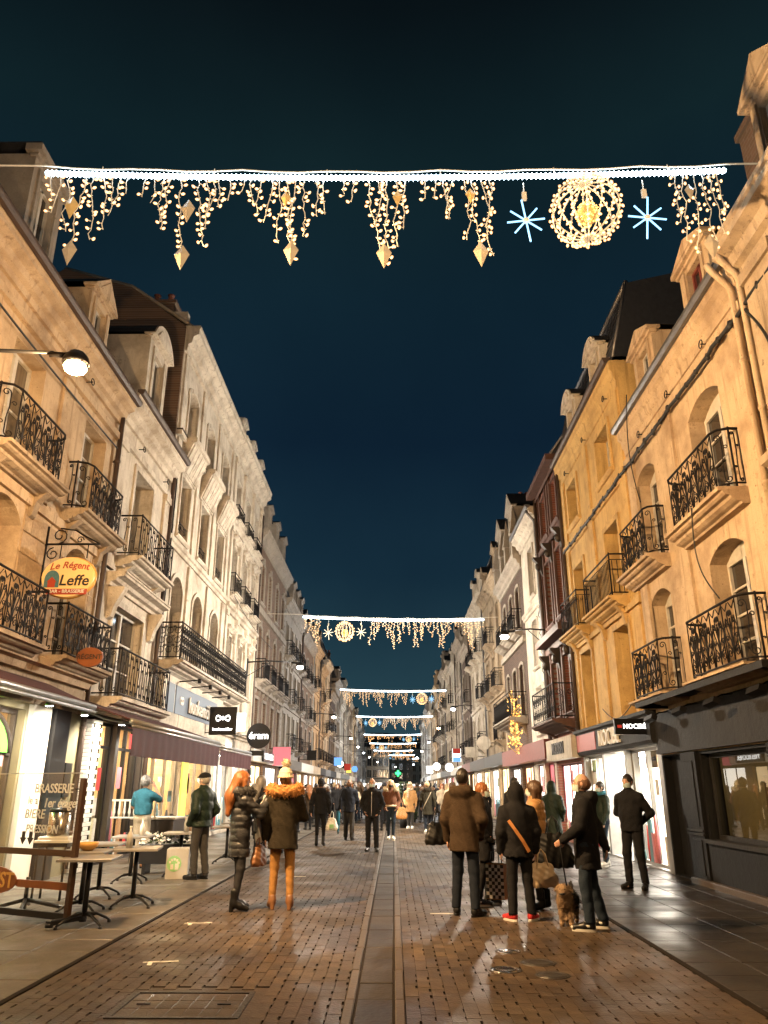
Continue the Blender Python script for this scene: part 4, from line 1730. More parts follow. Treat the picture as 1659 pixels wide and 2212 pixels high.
B = Bld('rendered_house', 'peach rendered house with round cornered iron balconies over a grey shopfront', 'house', 'R', 9.62, 15.6, 9.0, 'stone_peach')
R1 = B
for u, w in ((11.5, 1.3), (14.6, 1.15)):
    B.window(u, w, 5.72, 7.75, .2, .32, .0, rows=4, pane='pane_dark')
    B.window(u, w, 3.16, 5.15, .2, .32, .0, rows=4, pane='pane_dark')
shop_window(B, 11.1, 13.62, .72, 2.05, 'render_grey', 'dark_glass', .07)
B.op.append((*B.xx(14.5, 15.55), .02, 2.08, 0, .22))
B.op.append((*B.xx(9.7, 10.9), .02, 2.08, 0, .22))
B.wall(2.1)
B.wall(0, 'shop_wall', 'render_dark', 2.1)
B.band(8.15, 8.3, .09)
B.band(8.42, 9.0, .17, 'cornice', prof='cornice')
for u in (9.95, 13.05, 15.35):
    B.pilaster(u, .42, 3.0, 8.1, .05)
for u, w in ((11.6, 1.25), (14.8, 1.1)):
    B.balcony(u - w + .12, u + w - .12, 5.66, .40, .95, 'fan', 'stone_peach', curve=True, consoles=0, thick=.12)
    B.balcony(u - w + .12, u + w - .12, 3.12, .42, .95, 'fan', 'stone_peach', curve=True, consoles=0, thick=.07)
B.gutter(9.0, .14, 'zinc')
B.roof(9.08, 11.3, -2.6, 12.4, y0=.08, mat='slate')
B.dormer(11.1, 1.2, 9.1, 10.6, -.04, 'tri', 'stone_peach', frame='wood_red')
B.dormer(13.95, 1.2, 9.1, 10.6, -.04, 'tri', 'stone_peach')
B.downpipe(9.72, 2.9, 9.0, .1, .05, 'stone_peach', swan=.32)
# grey shopfront
m = MB()
a, b = B.xx(9.62, 15.6)
m.prof([(0, 2.12), (.10, 2.12), (.10, 2.2), (.07, 2.2), (.07, 2.86), (0, 2.9)], a, b)
B.part('fascia', m, 'render_grey')
m = MB()
a, b = B.xx(9.62, 14.9)
m.bbox(a, b, -.01, .62, 2.92, 3.02, .015)
B.part('ledge', m, 'render_grey')
for u in (10.4, 11.9, 13.3, 14.8):
    m = MB()
    x = B.x(u)
    m.tube([(x, .02, 2.86), (x, .22, 2.84), (x - .05, .38, 2.76)], .016, 5)
    m.obox((x - .09, .42, 2.72), (.13, .03, -.02), (0, .05, .02), (.01, -.02, .04))
    B.part('spot_lamp', m, 'black_metal')
for ua, ub, z0, z1, out in ((13.72, 14.42, 0, 2.1, .07), (10.9, 11.05, 0, 2.1, .07), (13.86, 14.28, .9, 1.95, .085), (13.86, 14.28, .15, .7, .085)):
    m = MB()
    a, b = B.xx(ua, ub)
    m.bbox(a, b, -.01, out, z0, z1)
    B.part('shopfront_panel', m, 'render_dark')
for zz in (.76, .82):
    m = MB()
    a, b = B.xx(13.7, 14.44)
    m.box(a, b, .06, .10, zz, zz + .035)
    B.part('trim', m, 'render_grey')
m = MB()
a, b = B.xx(11.06, 13.7)
m.box(a, b, -.01, .04, .05, .7)
B.part('stall_riser', m, 'render_dark')
m = MB()
m.box(a, b, -.01, .1, .66, .72)
B.part('window_sill', m, 'render_grey')
m = MB()
a, b = B.xx(9.62, 14.4)
m.bbox(a, b, .0, .14, -.02, .09)
B.part('plinth', m, 'kerb_stone')
m = MB()
a, b = B.xx(14.52, 15.53)
m.box(a, b, -.20, -.16, .02, 2.08)
d_ = B.part('door', m, 'render_dark')
m = MB()
m.tube([(a + .12, -.16, .95), (a + .12, -.11, .95), (a + .12, -.11, 1.1), (a + .12, -.16, 1.1)], .012, 5)
m.build('handle', 'alu', d_)
shop_room(B, 11.0, 13.7, .02, 2.1, 2.0, 'interior_olive', 'panel_warm', 1, lw=.10)
# dimly lit poster and picture frames behind the dark window
for ua, ub, y, z0, z1, mt in ((12.0, 12.75, -.9, .95, 1.55, 'wood_brown'), (12.1, 12.65, -.88, 1.1, 1.75, 'interior_warm'), (11.5, 11.75, -.8, 1.15, 1.7, 'lit_yellow'), (12.9, 13.2, -.8, 1.0, 1.7, 'interior_dark')):
    m = MB()
    a, b = B.xx(ua, ub)
    m.box(a, b, y - .04, y, z0, z1)
    B.part('window_display', m, mt)

B = Bld('rendered_house', 'golden ochre rendered house above the white lit perfume shop', 'house', 'R', 15.62, 22.0, 10.9, 'stone_ochre')
R2 = B
for u, w in ((17.25, 1.15), (20.6, 1.1)):
    B.window(u, w, 8.6, 9.8, 0, .3, .12, rows=2)
    B.window(u, w, 5.55, 7.35, 0, .34, .12, rows=3)
    B.window(u, w, 3.0, 4.95, 0, .34, .12, rows=3, pane='pane_curtain')
B.op.append((*B.xx(15.85, 18.0), .03, 2.3, 0, .3))
B.op.append((*B.xx(18.15, 19.9), .03, 2.3, 0, .3))
B.op.append((*B.xx(20.05, 21.8), .03, 2.3, 0, .3))
B.wall(2.9)
B.wall(0, 'shop_wall', 'alu', 2.9)
B.band(10.2, 10.9, .17, 'cornice', prof='cornice')
B.band(8.0, 8.22, .12, prof='sill')
B.band(5.15, 5.28, .08)
for u in (15.9, 18.9, 21.7):
    B.pilaster(u, .42, 5.3, 8.0, .055)
    B.pilaster(u, .42, 8.25, 10.15, .055)
    B.pilaster(u, .36, 2.95, 5.12, .055)
B.balcony(16.5, 18.9, 5.5, .42, .95, 'bar', 'stone_ochre', consoles=2)
B.balcony(19.8, 21.7, 5.5, .42, .95, 'bartop', 'stone_ochre', consoles=2)
B.gutter(10.9, .14, 'lead_brown')
B.roof(11.0, 13.05, -.5, 13.5, yr=-2.4, y0=.0)
B.dormer(17.25, 1.1, 11.0, 12.45, .0, 'round', 'stone_cream')
B.dormer(20.0, 1.1, 11.0, 12.45, .0, 'round', 'stone_cream')
B.downpipe(21.9, 2.6, 10.8, .1, .05)
m = MB()
a, b = B.xx(15.62, 22.0)
m.prof([(0, 2.33), (.12, 2.33), (.16, 2.4), (.16, 2.86), (.22, 2.9), (.22, 2.97), (0, 2.98)], a, b)
fa = B.part('fascia', m, 'render_grey')
m = MB()
a, b = B.xx(19.9, 21.9)
m.box(a, b, .15, .175, 2.42, 2.84)
m.build('red_panel', 'red_board', fa)
lettering(fa, 'NOCIBÉ', .50, 'letter_white', (B.x(18.55), .17, 2.62), (-1, 0, 0), (0, 0, 1), (0, 1, 0), .05, sx=1.0)
shop_room(B, 15.75, 21.9, .03, 2.36, 3.6, 'interior_white', 'panel_white', 5, lw=.8)
for ua, ub, mu in ((15.85, 18.0, 1), (18.15, 19.9, 0), (20.05, 21.8, 1)):
    if ua != 18.15:
        shop_window(B, ua, ub, .03, 2.3, 'alu', mull=mu, hole=False)
goods(B, 15.9, 18.6, -3.3, .2, 2.1, 5, 'bright wall of perfume boxes at the near end of the white shop', cols=(1, 0, 6, 4, 1))
goods(B, 19.2, 21.7, -3.3, .2, 2.1, 5, 'bright wall of perfume boxes at the far end of the white shop', cols=(1, 2, 6, 0, 1))
goods(B, 16.0, 16.9, -1.0, .1, 1.0, 3, 'low red and white perfume stand near the shop entrance', cols=(0, 0, 1), big=.12)
goods(B, 17.2, 17.9, -1.6, .1, 1.3, 4, 'narrow display of red gift boxes inside the white shop', cols=(0, 1, 6), big=.12)
m = MB()
a, b = B.xx(17.3, 18.1)
m.box(a, b, -.5, -.46, 1.92, 2.28)
hs = B.part('hanging_sign', m, 'interior_warm')
m = MB()
m.box((a + b) / 2 + .02, b - .06, -.46, -.45, 2.02, 2.18)
m.build('red_panel', 'red_board', hs)
lettering(hs, 'NOCIBÉ', .12, 'letter_black', (a + .2, -.455, 2.1), (-1, 0, 0), (0, 0, 1), (0, 1, 0), .006, sx=.8)

# R3: timbered brick house
B = Bld('timbered_house', 'dark timbered house with red brick panels and carved brackets', 'house', 'R', 22.02, 25.7, 11.3, 'brick_red')
for u in (23.0, 24.7):
    B.window(u, .85, 9.5, 10.9, 0, .2, .08, frame='window_white', surround='timber', rows=2)
    B.window(u, .95, 6.5, 8.6, 0, .2, .08, frame='wood_dark', surround='timber', rows=3)
    B.window(u, .95, 3.6, 5.3, 0, .2, .08, frame='window_white', surround='timber', rows=3)
shop_window(B, 22.3, 25.4, .1, 2.2, 'cloth_pinkwood', 'lit_white', mull=2)
B.wall()
tm = MB()
for u in (22.12, 22.5, 23.5, 23.85, 24.2, 25.2, 25.6):
    x = B.x(u)
    for za, zb in ((3.3, 5.6), (6.2, 9.0), (9.3, 11.2)):
        q = MB()
        q.bbox(x - .07, x + .07, -.01, .07, za, zb)
        B.part('timber_post', q, 'timber')
for za in (5.6, 9.0, 11.05, 3.05):
    q = MB()
    q.bbox(-B.hw, B.hw, -.01, .12, za, za + .22)
    B.part('timber_beam', q, 'timber')
for k, u in enumerate((22.2, 23.85, 25.5)):
    for zz in (5.6, 9.0):
        q = MB()
        x = B.x(u)
        q.prof([(0, zz - .7), (.08, zz - .6), (.14, zz - .3), (.34, zz - .06), (.36, zz), (0, zz)], x - .1, x + .1)
        q.ell((x, .17, zz - .32), (.10, .12, .15))
        B.part('carved_bracket', q, 'wood_dark')
B.band(5.85, 6.05, .42, 'ledge', 'timber')
B.band(11.2, 11.4, .4, 'eave', 'timber')
B.balcony(22.2, 25.65, 3.35, .7, .98, 'c', 'timber', consoles=2)
B.band(2.3, 2.9, .3, 'fascia', 'stone_white')
lettering(B.root, 'MODEN', .46, 'letter_black', (B.x(23.8), .31, 2.6), (-1, 0, 0), (0, 0, 1), (0, 1, 0), .03)
B.roof(11.4, 13.4, -1.2, 14, y0=.2)
B.downpipe(25.65, 2.9, 11.2, .12, .05)

# R4: white house
B = Bld('rendered_house', 'narrow white house with zigzag wires beside the timbered front', 'house', 'R', 25.72, 29.8, 10.9, 'stone_white')
B.window(27.7, 1.0, 8.2, 10.0, 0, .28, .1, rows=3)
B.window(27.7, 1.0, 5.6, 7.3, .1, .28, .1, rows=3)
B.window(27.7, 1.2, 3.3, 4.9, 0, .2, .1, rows=2, pane='lit_white')
shop_window(B, 26.0, 27.6, .1, 2.3, 'wood_red', 'lit_pink', mull=1)
shop_window(B, 27.9, 29.5, .1, 2.3, 'wood_red', 'lit_white', mull=1)
B.wall()
B.band(10.4, 11.0, .36, 'cornice', prof='cornice')
B.band(7.6, 7.85, .12, prof='sill')
B.band(2.4, 3.0, .35, 'fascia', 'wood_red')
B.roof(11.0, 12.8, -.9, 13.5)
B.gutter(11.0, .3, 'zinc')
B.downpipe(25.9, 2.9, 10.9, .12, .05, 'zinc', swan=.3)
zg = MB()
x0 = B.x(26.4)
zg.tube([(x0 + (.28 if k % 2 else -.28), .06, 5.0 + k * .32) for k in range(10)], .014, 4)
B.part('zigzag_wire', zg, 'cable')
lt = MB()
for k in range(7):
    for d in (-1, 1):
        lt.tube([(x0 - .4, .08, 3.2 + k * .24 - d * .3 + .3), (x0 + .4, .08, 3.2 + k * .24 + d * .3 + .3)], .012, 4)
B.part('lattice', lt, 'window_white')

# R5: gothic dark house with pinnacles
B = Bld('brick_house', 'dark brick house with pointed stone pinnacles on its gable', 'house', 'R', 29.82, 36.2, 10.4, 'brick_dark')
for u in (31.2, 33.0, 34.9):
    B.window(u, .9, 7.6, 9.4, .1, .25, .12, detail=1, surround='stone_grey')
    B.window(u, .95, 4.2, 6.2, .1, .25, .12, detail=1, surround='stone_grey')
shop_window(B, 30.1, 32.6, .1, 2.3, 'wood_red', 'lit_warm', mull=1)
shop_window(B, 33.2, 35.9, .1, 2.3, 'wood_dark', 'lit_white', mull=1)
B.wall()
B.band(9.9, 10.5, .35, 'cornice', 'stone_grey', prof='cornice')
B.band(6.9, 7.15, .12, mat='stone_grey')
B.band(2.4, 3.0, .3, 'fascia', 'wood_red')
B.roof(10.5, 14.2, -1.6, 15.2)
for u in (31.2, 34.6):
    B.dormer(u, 1.5, 10.5, 13.6, .1, 'gable', 'stone_grey')
for u in (30.2, 32.2, 33.6, 35.8):
    m = MB()
    x = B.x(u)
    m.box(x - .14, x + .14, .02, .30, 10.5, 11.4)
    m.add([(x - .2, -.04, 11.4), (x + .2, -.04, 11.4), (x + .2, .36, 11.4), (x - .2, .36, 11.4), (x, .16, 12.7)], [(0, 1, 4), (1, 2, 4), (2, 3, 4), (3, 0, 4), (0, 1, 2, 3)])
    B.part('pinnacle', m, 'stone_grey')
B.balcony(30.5, 35.6, 4.1, .7, .95, 'bartop', 'stone_grey', consoles=3)
for u in (31.2, 33.0, 34.9):
    B.balcony(u - .65, u + .65, 7.5, .45, .85, 'bar', 'stone_grey', consoles=0)

# ------------------------------------------------------------------ the rows beyond
ADJ = dict(stone_white='white', stone_cream='cream', stone_grey='grey', stone_peach='peach', stone_old='weathered tan', brick_brown='brown brick', brick_dark='dark brick', stone_ochre='ochre')
LITS = ('lit_white', 'lit_warm', 'lit_white', 'lit_cool', 'lit_warm', 'lit_white', 'lit_pink')


def row(side, y, end, seed, heights):
    r = random.Random(seed)
    k = 0
    mats = ['stone_white', 'stone_cream', 'stone_grey', 'brick_brown', 'stone_peach', 'stone_old', 'stone_cream', 'brick_dark', 'stone_grey']
    last = None
    while y < end:
        w = r.uniform(5.0, 8.6)
        u1 = min(y + w, end)
        mt = mats[(k + seed) % len(mats)]
        h = heights[k] if k < len(heights) else r.uniform(10.2, 13.0)
        nb = max(2, round((u1 - y) / 2.4))
        nf = 3 if h > 11.2 else 2
        top = r.choice(('tri', 'round', 'gable', 'flat'))
        lab = '%s house in the far %s row, %s along it, with %s dormers' % (ADJ[mt], 'left' if side == 'L' else 'right', ('first', 'second', 'third', 'fourth', 'fifth', 'sixth', 'seventh', 'eighth', 'ninth', 'tenth', 'eleventh', 'twelfth', 'thirteenth', 'fourteenth', 'fifteenth', 'sixteenth', 'seventeenth', 'eighteenth', 'nineteenth', 'twentieth')[min(k, 19)],
                                                                         dict(tri='triangular', round='round topped', gable='pointed', flat='flat')[top])
        B = Bld('town_house', lab, 'house', side, y, u1, h, mt, group='houses far along the street')
        far = y > 75
        bw = (u1 - y) / nb
        zb = 3.4
        fh = (h - .9 - zb) / nf
        dress = mt if mt.startswith('stone') else 'stone_grey'
        arch = r.choice((0, 0, .12, .25))
        ww = r.choice((.9, 1.0, 1.1))
        bal = r.choice(('bar', 'bartop', 'c', None))
        for f in range(nf):
            for i in range(nb):
                u = y + bw * (i + .5)
                z0 = zb + fh * f + .25
                B.window(u, ww, round(z0, 2), round(z0 + fh * .72, 2), arch, .24, .11, rows=3, detail=0 if y > 110 else 1, surround=dress,
                         pane=r.choice(('pane_dark', 'pane_dark', 'pane_curtain')), sill=True)
        if y > 110:
            # panes of the farthest windows, one each
            pmsh = cached(('farpane', ww, round(fh, 1)), lambda: MB().box(-ww / 2, ww / 2, -.23, -.225, 0, fh * .72).mesh('window_pane', 'pane_dark'))
            for f in range(nf):
                for i in range(nb):
                    link('window_pane', pmsh, B.root, (B.x(y + bw * (i + .5)), 0, zb + fh * f + .25))
        for q in range(2):
            a = y + .3 + (u1 - y) * q / 2
            b = y + (u1 - y) * (q + 1) / 2 - .3
            shop_window(B, a, b, .1, 2.4, r.choice(('black_metal', 'alu', 'wood_red', 'wood_dark')), r.choice(LITS), mull=1, trans=None)
        B.wall()
        B.band(h - .6, h + .05, .38, 'cornice', dress, prof='cornice')
        for f in range(1, nf):
            B.band(zb + fh * f - .12, zb + fh * f + .05, .1, mat=dress)
        B.band(2.5, 3.05, .28, 'fascia', r.choice(('stone_white', 'render_grey', 'wood_dark', 'letter_white', 'wood_red', 'black_sign')))
        if bal and y < 95:
            for f in range(nf):
                for i in range(nb):
                    if r.random() < .6:
                        u = y + bw * (i + .5)
                        B.balcony(u - ww * .68, u + ww * .68, zb + fh * f + .2, .45, .85, bal, dress, consoles=2 if r.random() < .5 else 0, pitch=None if y < 60 else .22)
        B.roof(h + .05, h + 2.0 + r.random(), -.8, h + 3.4, y0=.06)
        for i in range(nb):
            if r.random() < .75:
                B.dormer(y + bw * (i + .5), 1.0, h + .06, h + 1.8, .05, top, dress)
        if r.random() < .7:
            B.chimney(r.choice((y + .4, u1 - .4)), -1.2, h + 1.2, h + 3.7, .5, 1.0)
        if last != mt:
            B.downpipe(u1 - .08, 3, h, .1, .05, r.choice(('zinc', 'lead_brown', 'window_white')))
        last = mt
        k += 1
        y = u1 + .01


row('L', 43.42, 168, 2, [11.9, 11.6, 12.2, 11.4, 12.6])
row('R', 36.22, 150, 5, [11.6, 12.2, 10.8, 12.4, 11.4, 12.0])
# houses closing the street where it bends away
for k, (x, y, w, h, mt) in enumerate(((-7.5, 196, 9, 11, 'stone_cream'), (1.0, 215, 8, 12, 'stone_grey'), (9.2, 240, 8, 12.5, 'stone_white'), (-3.5, 178, 5, 10, 'stone_old'), (14.5, 172, 12, 10, 'stone_peach'))):
    B = Bld('town_house', '%s house closing the far end of the street, %s' % (ADJ[mt], ('left of its middle', 'behind the last garlands', 'farthest back', 'jutting from the left', 'jutting from the right')[k]), 'house', 'R', y - w / 2, y + w / 2, h, mt, 6, 'houses far along the street')
    B.root.location = (x, y, 0)
    B.root.rotation_euler = (0, 0, PI)
    for f in range(3):
        for i in range(4):
            B.window(y - w / 2 + w / 4 * (i + .5), 1.0, 3.6 + f * 2.4, 5.3 + f * 2.4, 0, .2, .1, detail=1)
    shop_window(B, y - w / 2 + .4, y + w / 2 - .4, .2, 2.6, 'wood_dark', 'lit_white', mull=3)
    B.wall()
    B.band(h - .5, h, .3, 'cornice', prof='cornice')
    B.roof(h, h + 2.4, -1, h + 3.4)

# ------------------------------------------------------------------ street lamps


def street_lamp(side, x, y, z, label, kind='warm', power=1000, aim=None, cone=168):
    X = XL if side == 'L' else XR
    sg = 1 if side == 'L' else -1
    t = thing('street_lamp', label, 'street lamp', (X, y, z), 0, 'street lamps on wall brackets')
    L = abs(x - X)
    m = MB()
    m.tube([(0, 0, .25), (sg * L * .4, 0, .30), (sg * (L - .3), 0, .24)], .028, 6)
    m.tube([(0, 0, -.35), (sg * L * .45, 0, .26)], .016, 5)
    m.box(-.01, .03, -.06, .06, -.45, .4) if sg > 0 else m.box(-.03, .01, -.06, .06, -.45, .4)
    m.build('bracket_arm', 'black_metal', t)
    h = MB()
    cx = sg * L
    a = [(.0, .14), (.07, .12), (.12, .06), (.15, .0), (.14, -.02)]
    vs = []
    h.lathe([(.02, .17), (.10, .15), (.15, .08), (.17, .01), (.16, -.01)], (cx, 0, .08), 12)
    h.tube([(cx - sg * .34, 0, .22), (cx - sg * .05, 0, .2)], .04, 6)
    h.build('lamp_housing', 'black_metal', t)
    b = MB()
    b.ell((cx, 0, .03), (.14, .14, .085), 12, 6)
    mt = {'orange': 'lamp_orange', 'warm': 'lamp_warm', 'cool': 'lamp_cool'}[kind]
    b.build('lamp_bulb', mt, t)
    col = {'orange': ORANGE, 'warm': WARM, 'cool': (.85, .92, 1.0)}[kind]
    if aim:
        d = bpy.data.lights.new('lamp_light', 'SPOT')
        d.spot_size = R(cone)
        d.spot_blend = .55
    else:
        d = bpy.data.lights.new('lamp_light', 'POINT')
    d.energy = power
    d.color = col
    d.shadow_soft_size = .10
    o = link('lamp_light', d, t, (cx + sg * .02, 0, -.09))
    if abs(y - 8.2) < .1 or 20 < y < 40:
        d2 = bpy.data.lights.new('lamp_light', 'POINT')
        d2.energy = 900 if y < 10 else 260
        d2.color = col
        d2.shadow_soft_size = .1
        link('lamp_light', d2, t, (cx + sg * .02, 0, -.12))
    if aim:
        v = Vector(aim)
        o.rotation_euler = v.to_track_quat('-Z', 'Y').to_euler()
    return t


street_lamp('L', -3.9, 8.2, 6.35, 'orange lit street lamp on a long arm off the brasserie house', 'orange', LAMP_NEAR, (1, .55, -.06))
street_lamp('R', 2.9, 2.6, 6.4, 'added orange street lamp out of view on the right row, lighting the left fronts', 'orange', LAMP_NEAR * .38, (-.75, .9, .12), 122)  # unseen lamp, added to light the left fronts
street_lamp('R', 3.75, 25.6, 6.25, 'white lit street lamp on a thin arm off the timbered house', 'warm', LAMP_MID, (-1, .0, -.12))
street_lamp('L', -3.95, 32.7, 6.3, 'white lit street lamp in front of the pilastered cream house', 'warm', LAMP_MID, (1, .05, -.12))
for i_, (sd, x, y, kd) in enumerate((('R', 3.9, 51.2, 'cool'), ('L', -4.3, 57.0, 'warm'), ('R', 3.9, 68.1, 'orange'), ('L', -4.4, 82.5, 'warm'), ('R', 4.0, 89.5, 'cool'),
                                    ('L', -4.4, 99.8, 'warm'), ('L', -4.4, 117.4, 'cool'), ('R', 4.0, 112, 'warm'), ('L', -4.0, 134, 'cool'), ('R', 4.0, 136, 'cool'), ('L', -3.2, 160, 'warm'), ('R', 6.0, 176, 'cool'), ('L', .5, 196, 'warm'))):  # last three lamps added to brighten the far end of the street
    street_lamp(sd, x, y, 6.3, '%s street lamp on the %s row, %s lit one there' % ({'cool': 'cold white', 'warm': 'warm white', 'orange': 'amber'}[kd], 'right' if sd == 'R' else 'left',
                                                                                             ('second', 'second', 'third', 'third', 'fourth', 'fourth', 'fifth', 'fifth', 'sixth', 'sixth', 'seventh', 'seventh', 'eighth')[i_]), kd, LAMP_FAR, (-1, 0, -.3) if sd == 'R' else (1, 0, -.3))

# ------------------------------------------------------------------ light garlands across the street
bulb_me = MB().lathe([(.006, -.026), (.014, -.019), (.0195, .0), (.017, .015), (.004, .030)], n=7).mesh('bulb', 'led_warm')


def strand(par, x, y, z, L, r, single, mt='wire_white', lo=0.0):
    """one hanging icicle wire with its bulbs"""
    n = max(2, int(L / .085))
    P = [(x, y, z)]
    xx = x
    B_ = []
    for k in range(n):
        xx += r.uniform(-.035, .035)
        zz = z - L * (k + 1) / n
        P.append((xx, y + r.uniform(-.02, .02), zz))
        if r.random() < .92:
            sd = r.choice((-1, 1))
            B_.append((xx + sd * r.uniform(.025, .06), y + r.uniform(-.03, .03), zz + r.uniform(-.01, .03), sd))
    m = MB()
    m.tube(P, .0065, 4)
    for bx, by, bz, sd in B_:
        m.tube([(bx - sd * .05, y, bz + .005), (bx - sd * .012, by, bz)], .008, 4)
    o = m.build('icicle_strand', mt, par)
    if single:
        for bx, by, bz, sd in B_:
            b = link('bulb', bulb_me, o, (bx, by, bz))
            b.rotation_euler = (r.uniform(-.6, .6), sd * r.uniform(.4, 1.5), 0)
    else:
        g = MB()
        for bx, by, bz, sd in B_:
            g.ell((bx, by, bz), (.02, .02, .026), 5, 4)
        tag(g.build('bulbs', 'led_far' if y > 20 else 'led_warm', o), kind='stuff')
    return len(B_)


def light_ball(x, y, z, rad, label, fine=True):
    t = thing('light_ball', label, 'light ball', (x, y, z), 0, 'light balls hanging from the garlands')
    r = random.Random(int(y * 10))
    nm = 7
    for k in range(nm):
        a = PI * k / nm
        m = MB()
        m.tube([(rad * math.cos(q) * math.cos(a), rad * math.cos(q) * math.sin(a), rad * math.sin(q)) for q in np.linspace(0, 2 * PI, 25)[:-1]], .011 if fine else .016, 4, True)
        m.build('hoop', 'wire_white', t)
    g = MB()
    cnt = 0
    for k in range(nm * 2):
        a = PI * k / nm
        for q in np.linspace(-1.35, 1.35, 15 if fine else 9):
            q += r.uniform(-.05, .05)
            rr = rad * r.uniform(1.0, 1.1)
            p = (rr * math.cos(q) * math.cos(a), rr * math.cos(q) * math.sin(a), rr * math.sin(q))
            if fine:
                b = link('bulb', bulb_me, t, p)
                b.rotation_euler = (q, a, r.uniform(-1, 1))
            else:
                g.ell(p, (.03, .03, .03), 5, 4)
    if not fine:
        tag(g.build('bulbs', 'led_warm', t), kind='stuff')
    m = MB()
    m.ell((0, -.05, -rad * .22), (rad * .32, rad * .32, rad * .34), 14, 10)
    m.build('inner_ball', 'ornament_gold', t)
    g = MB()
    for _ in range(120 if fine else 30):
        v = np.array([r.gauss(0, 1) for _ in range(3)])
        v = v / np.linalg.norm(v)
        g.ell((v[0] * rad * .34, -.05 + v[1] * rad * .34, -rad * .22 + v[2] * rad * .36), (.011, .011, .011) if fine else (.03, .03, .03), 5, 4)
    tag(g.build('sparks', 'led_gold', t), kind='stuff')
    m = MB()
    m.tube([(0, 0, rad), (0, 0, rad + .25)], .012, 4)
    m.build('hanger', 'wire_white', t)
    return t


def star(x, y, z, rad, label, a0=0.1, long=.3, mt='led_star'):
    mt = 'star_warm' if 30 < y < 40 else mt
    t = thing('light_star', label, 'light star', (x, y, z), 0, 'light stars beside the light balls')
    for k in range(8):
        a = a0 + k * PI / 4
        L = rad * (1.35 if k in (2, 6) else 1.0)
        m = MB()
        d = (math.sin(a + PI / 2), 0, math.cos(a + PI / 2))
        m.tube([(d[0] * .03, 0, d[2] * .03), (d[0] * L, 0, d[2] * L)], .012, 6)
        m.build('ray', mt, t)
    m = MB()
    m.lathe([(.04, -.02), (.04, .02)], n=8)
    m.build('hub', 'wire_white', t)
    m = MB()
    m.tube([(0, 0, rad * 1.3), (.0, 0, rad * 1.3 + long)], .008, 4)
    m.box(-.03, .03, -.02, .02, rad * 1.35, rad * 1.35 + .12)
    m.build('hanger', 'wire_white', t)


def diamond(par, x, y, z, w, h, mt='ornament'):
    mt = 'ornament_gold' if int(x * 10) % 2 else mt
    m = MB()
    vs = [(0, 0, h / 2), (w / 2, 0, h * .12), (0, 0, -h / 2), (-w / 2, 0, h * .12), (0, -w * .22, h * .1), (0, w * .22, h * .1)]
    m.add(vs, [(0, 1, 4), (1, 2, 4), (2, 3, 4), (3, 0, 4), (1, 0, 5), (2, 1, 5), (3, 2, 5), (0, 3, 5)])
    return m.build('diamond_pendant', mt, par, (x, y, z))


GL1 = 'nearest light garland, above the brasserie'


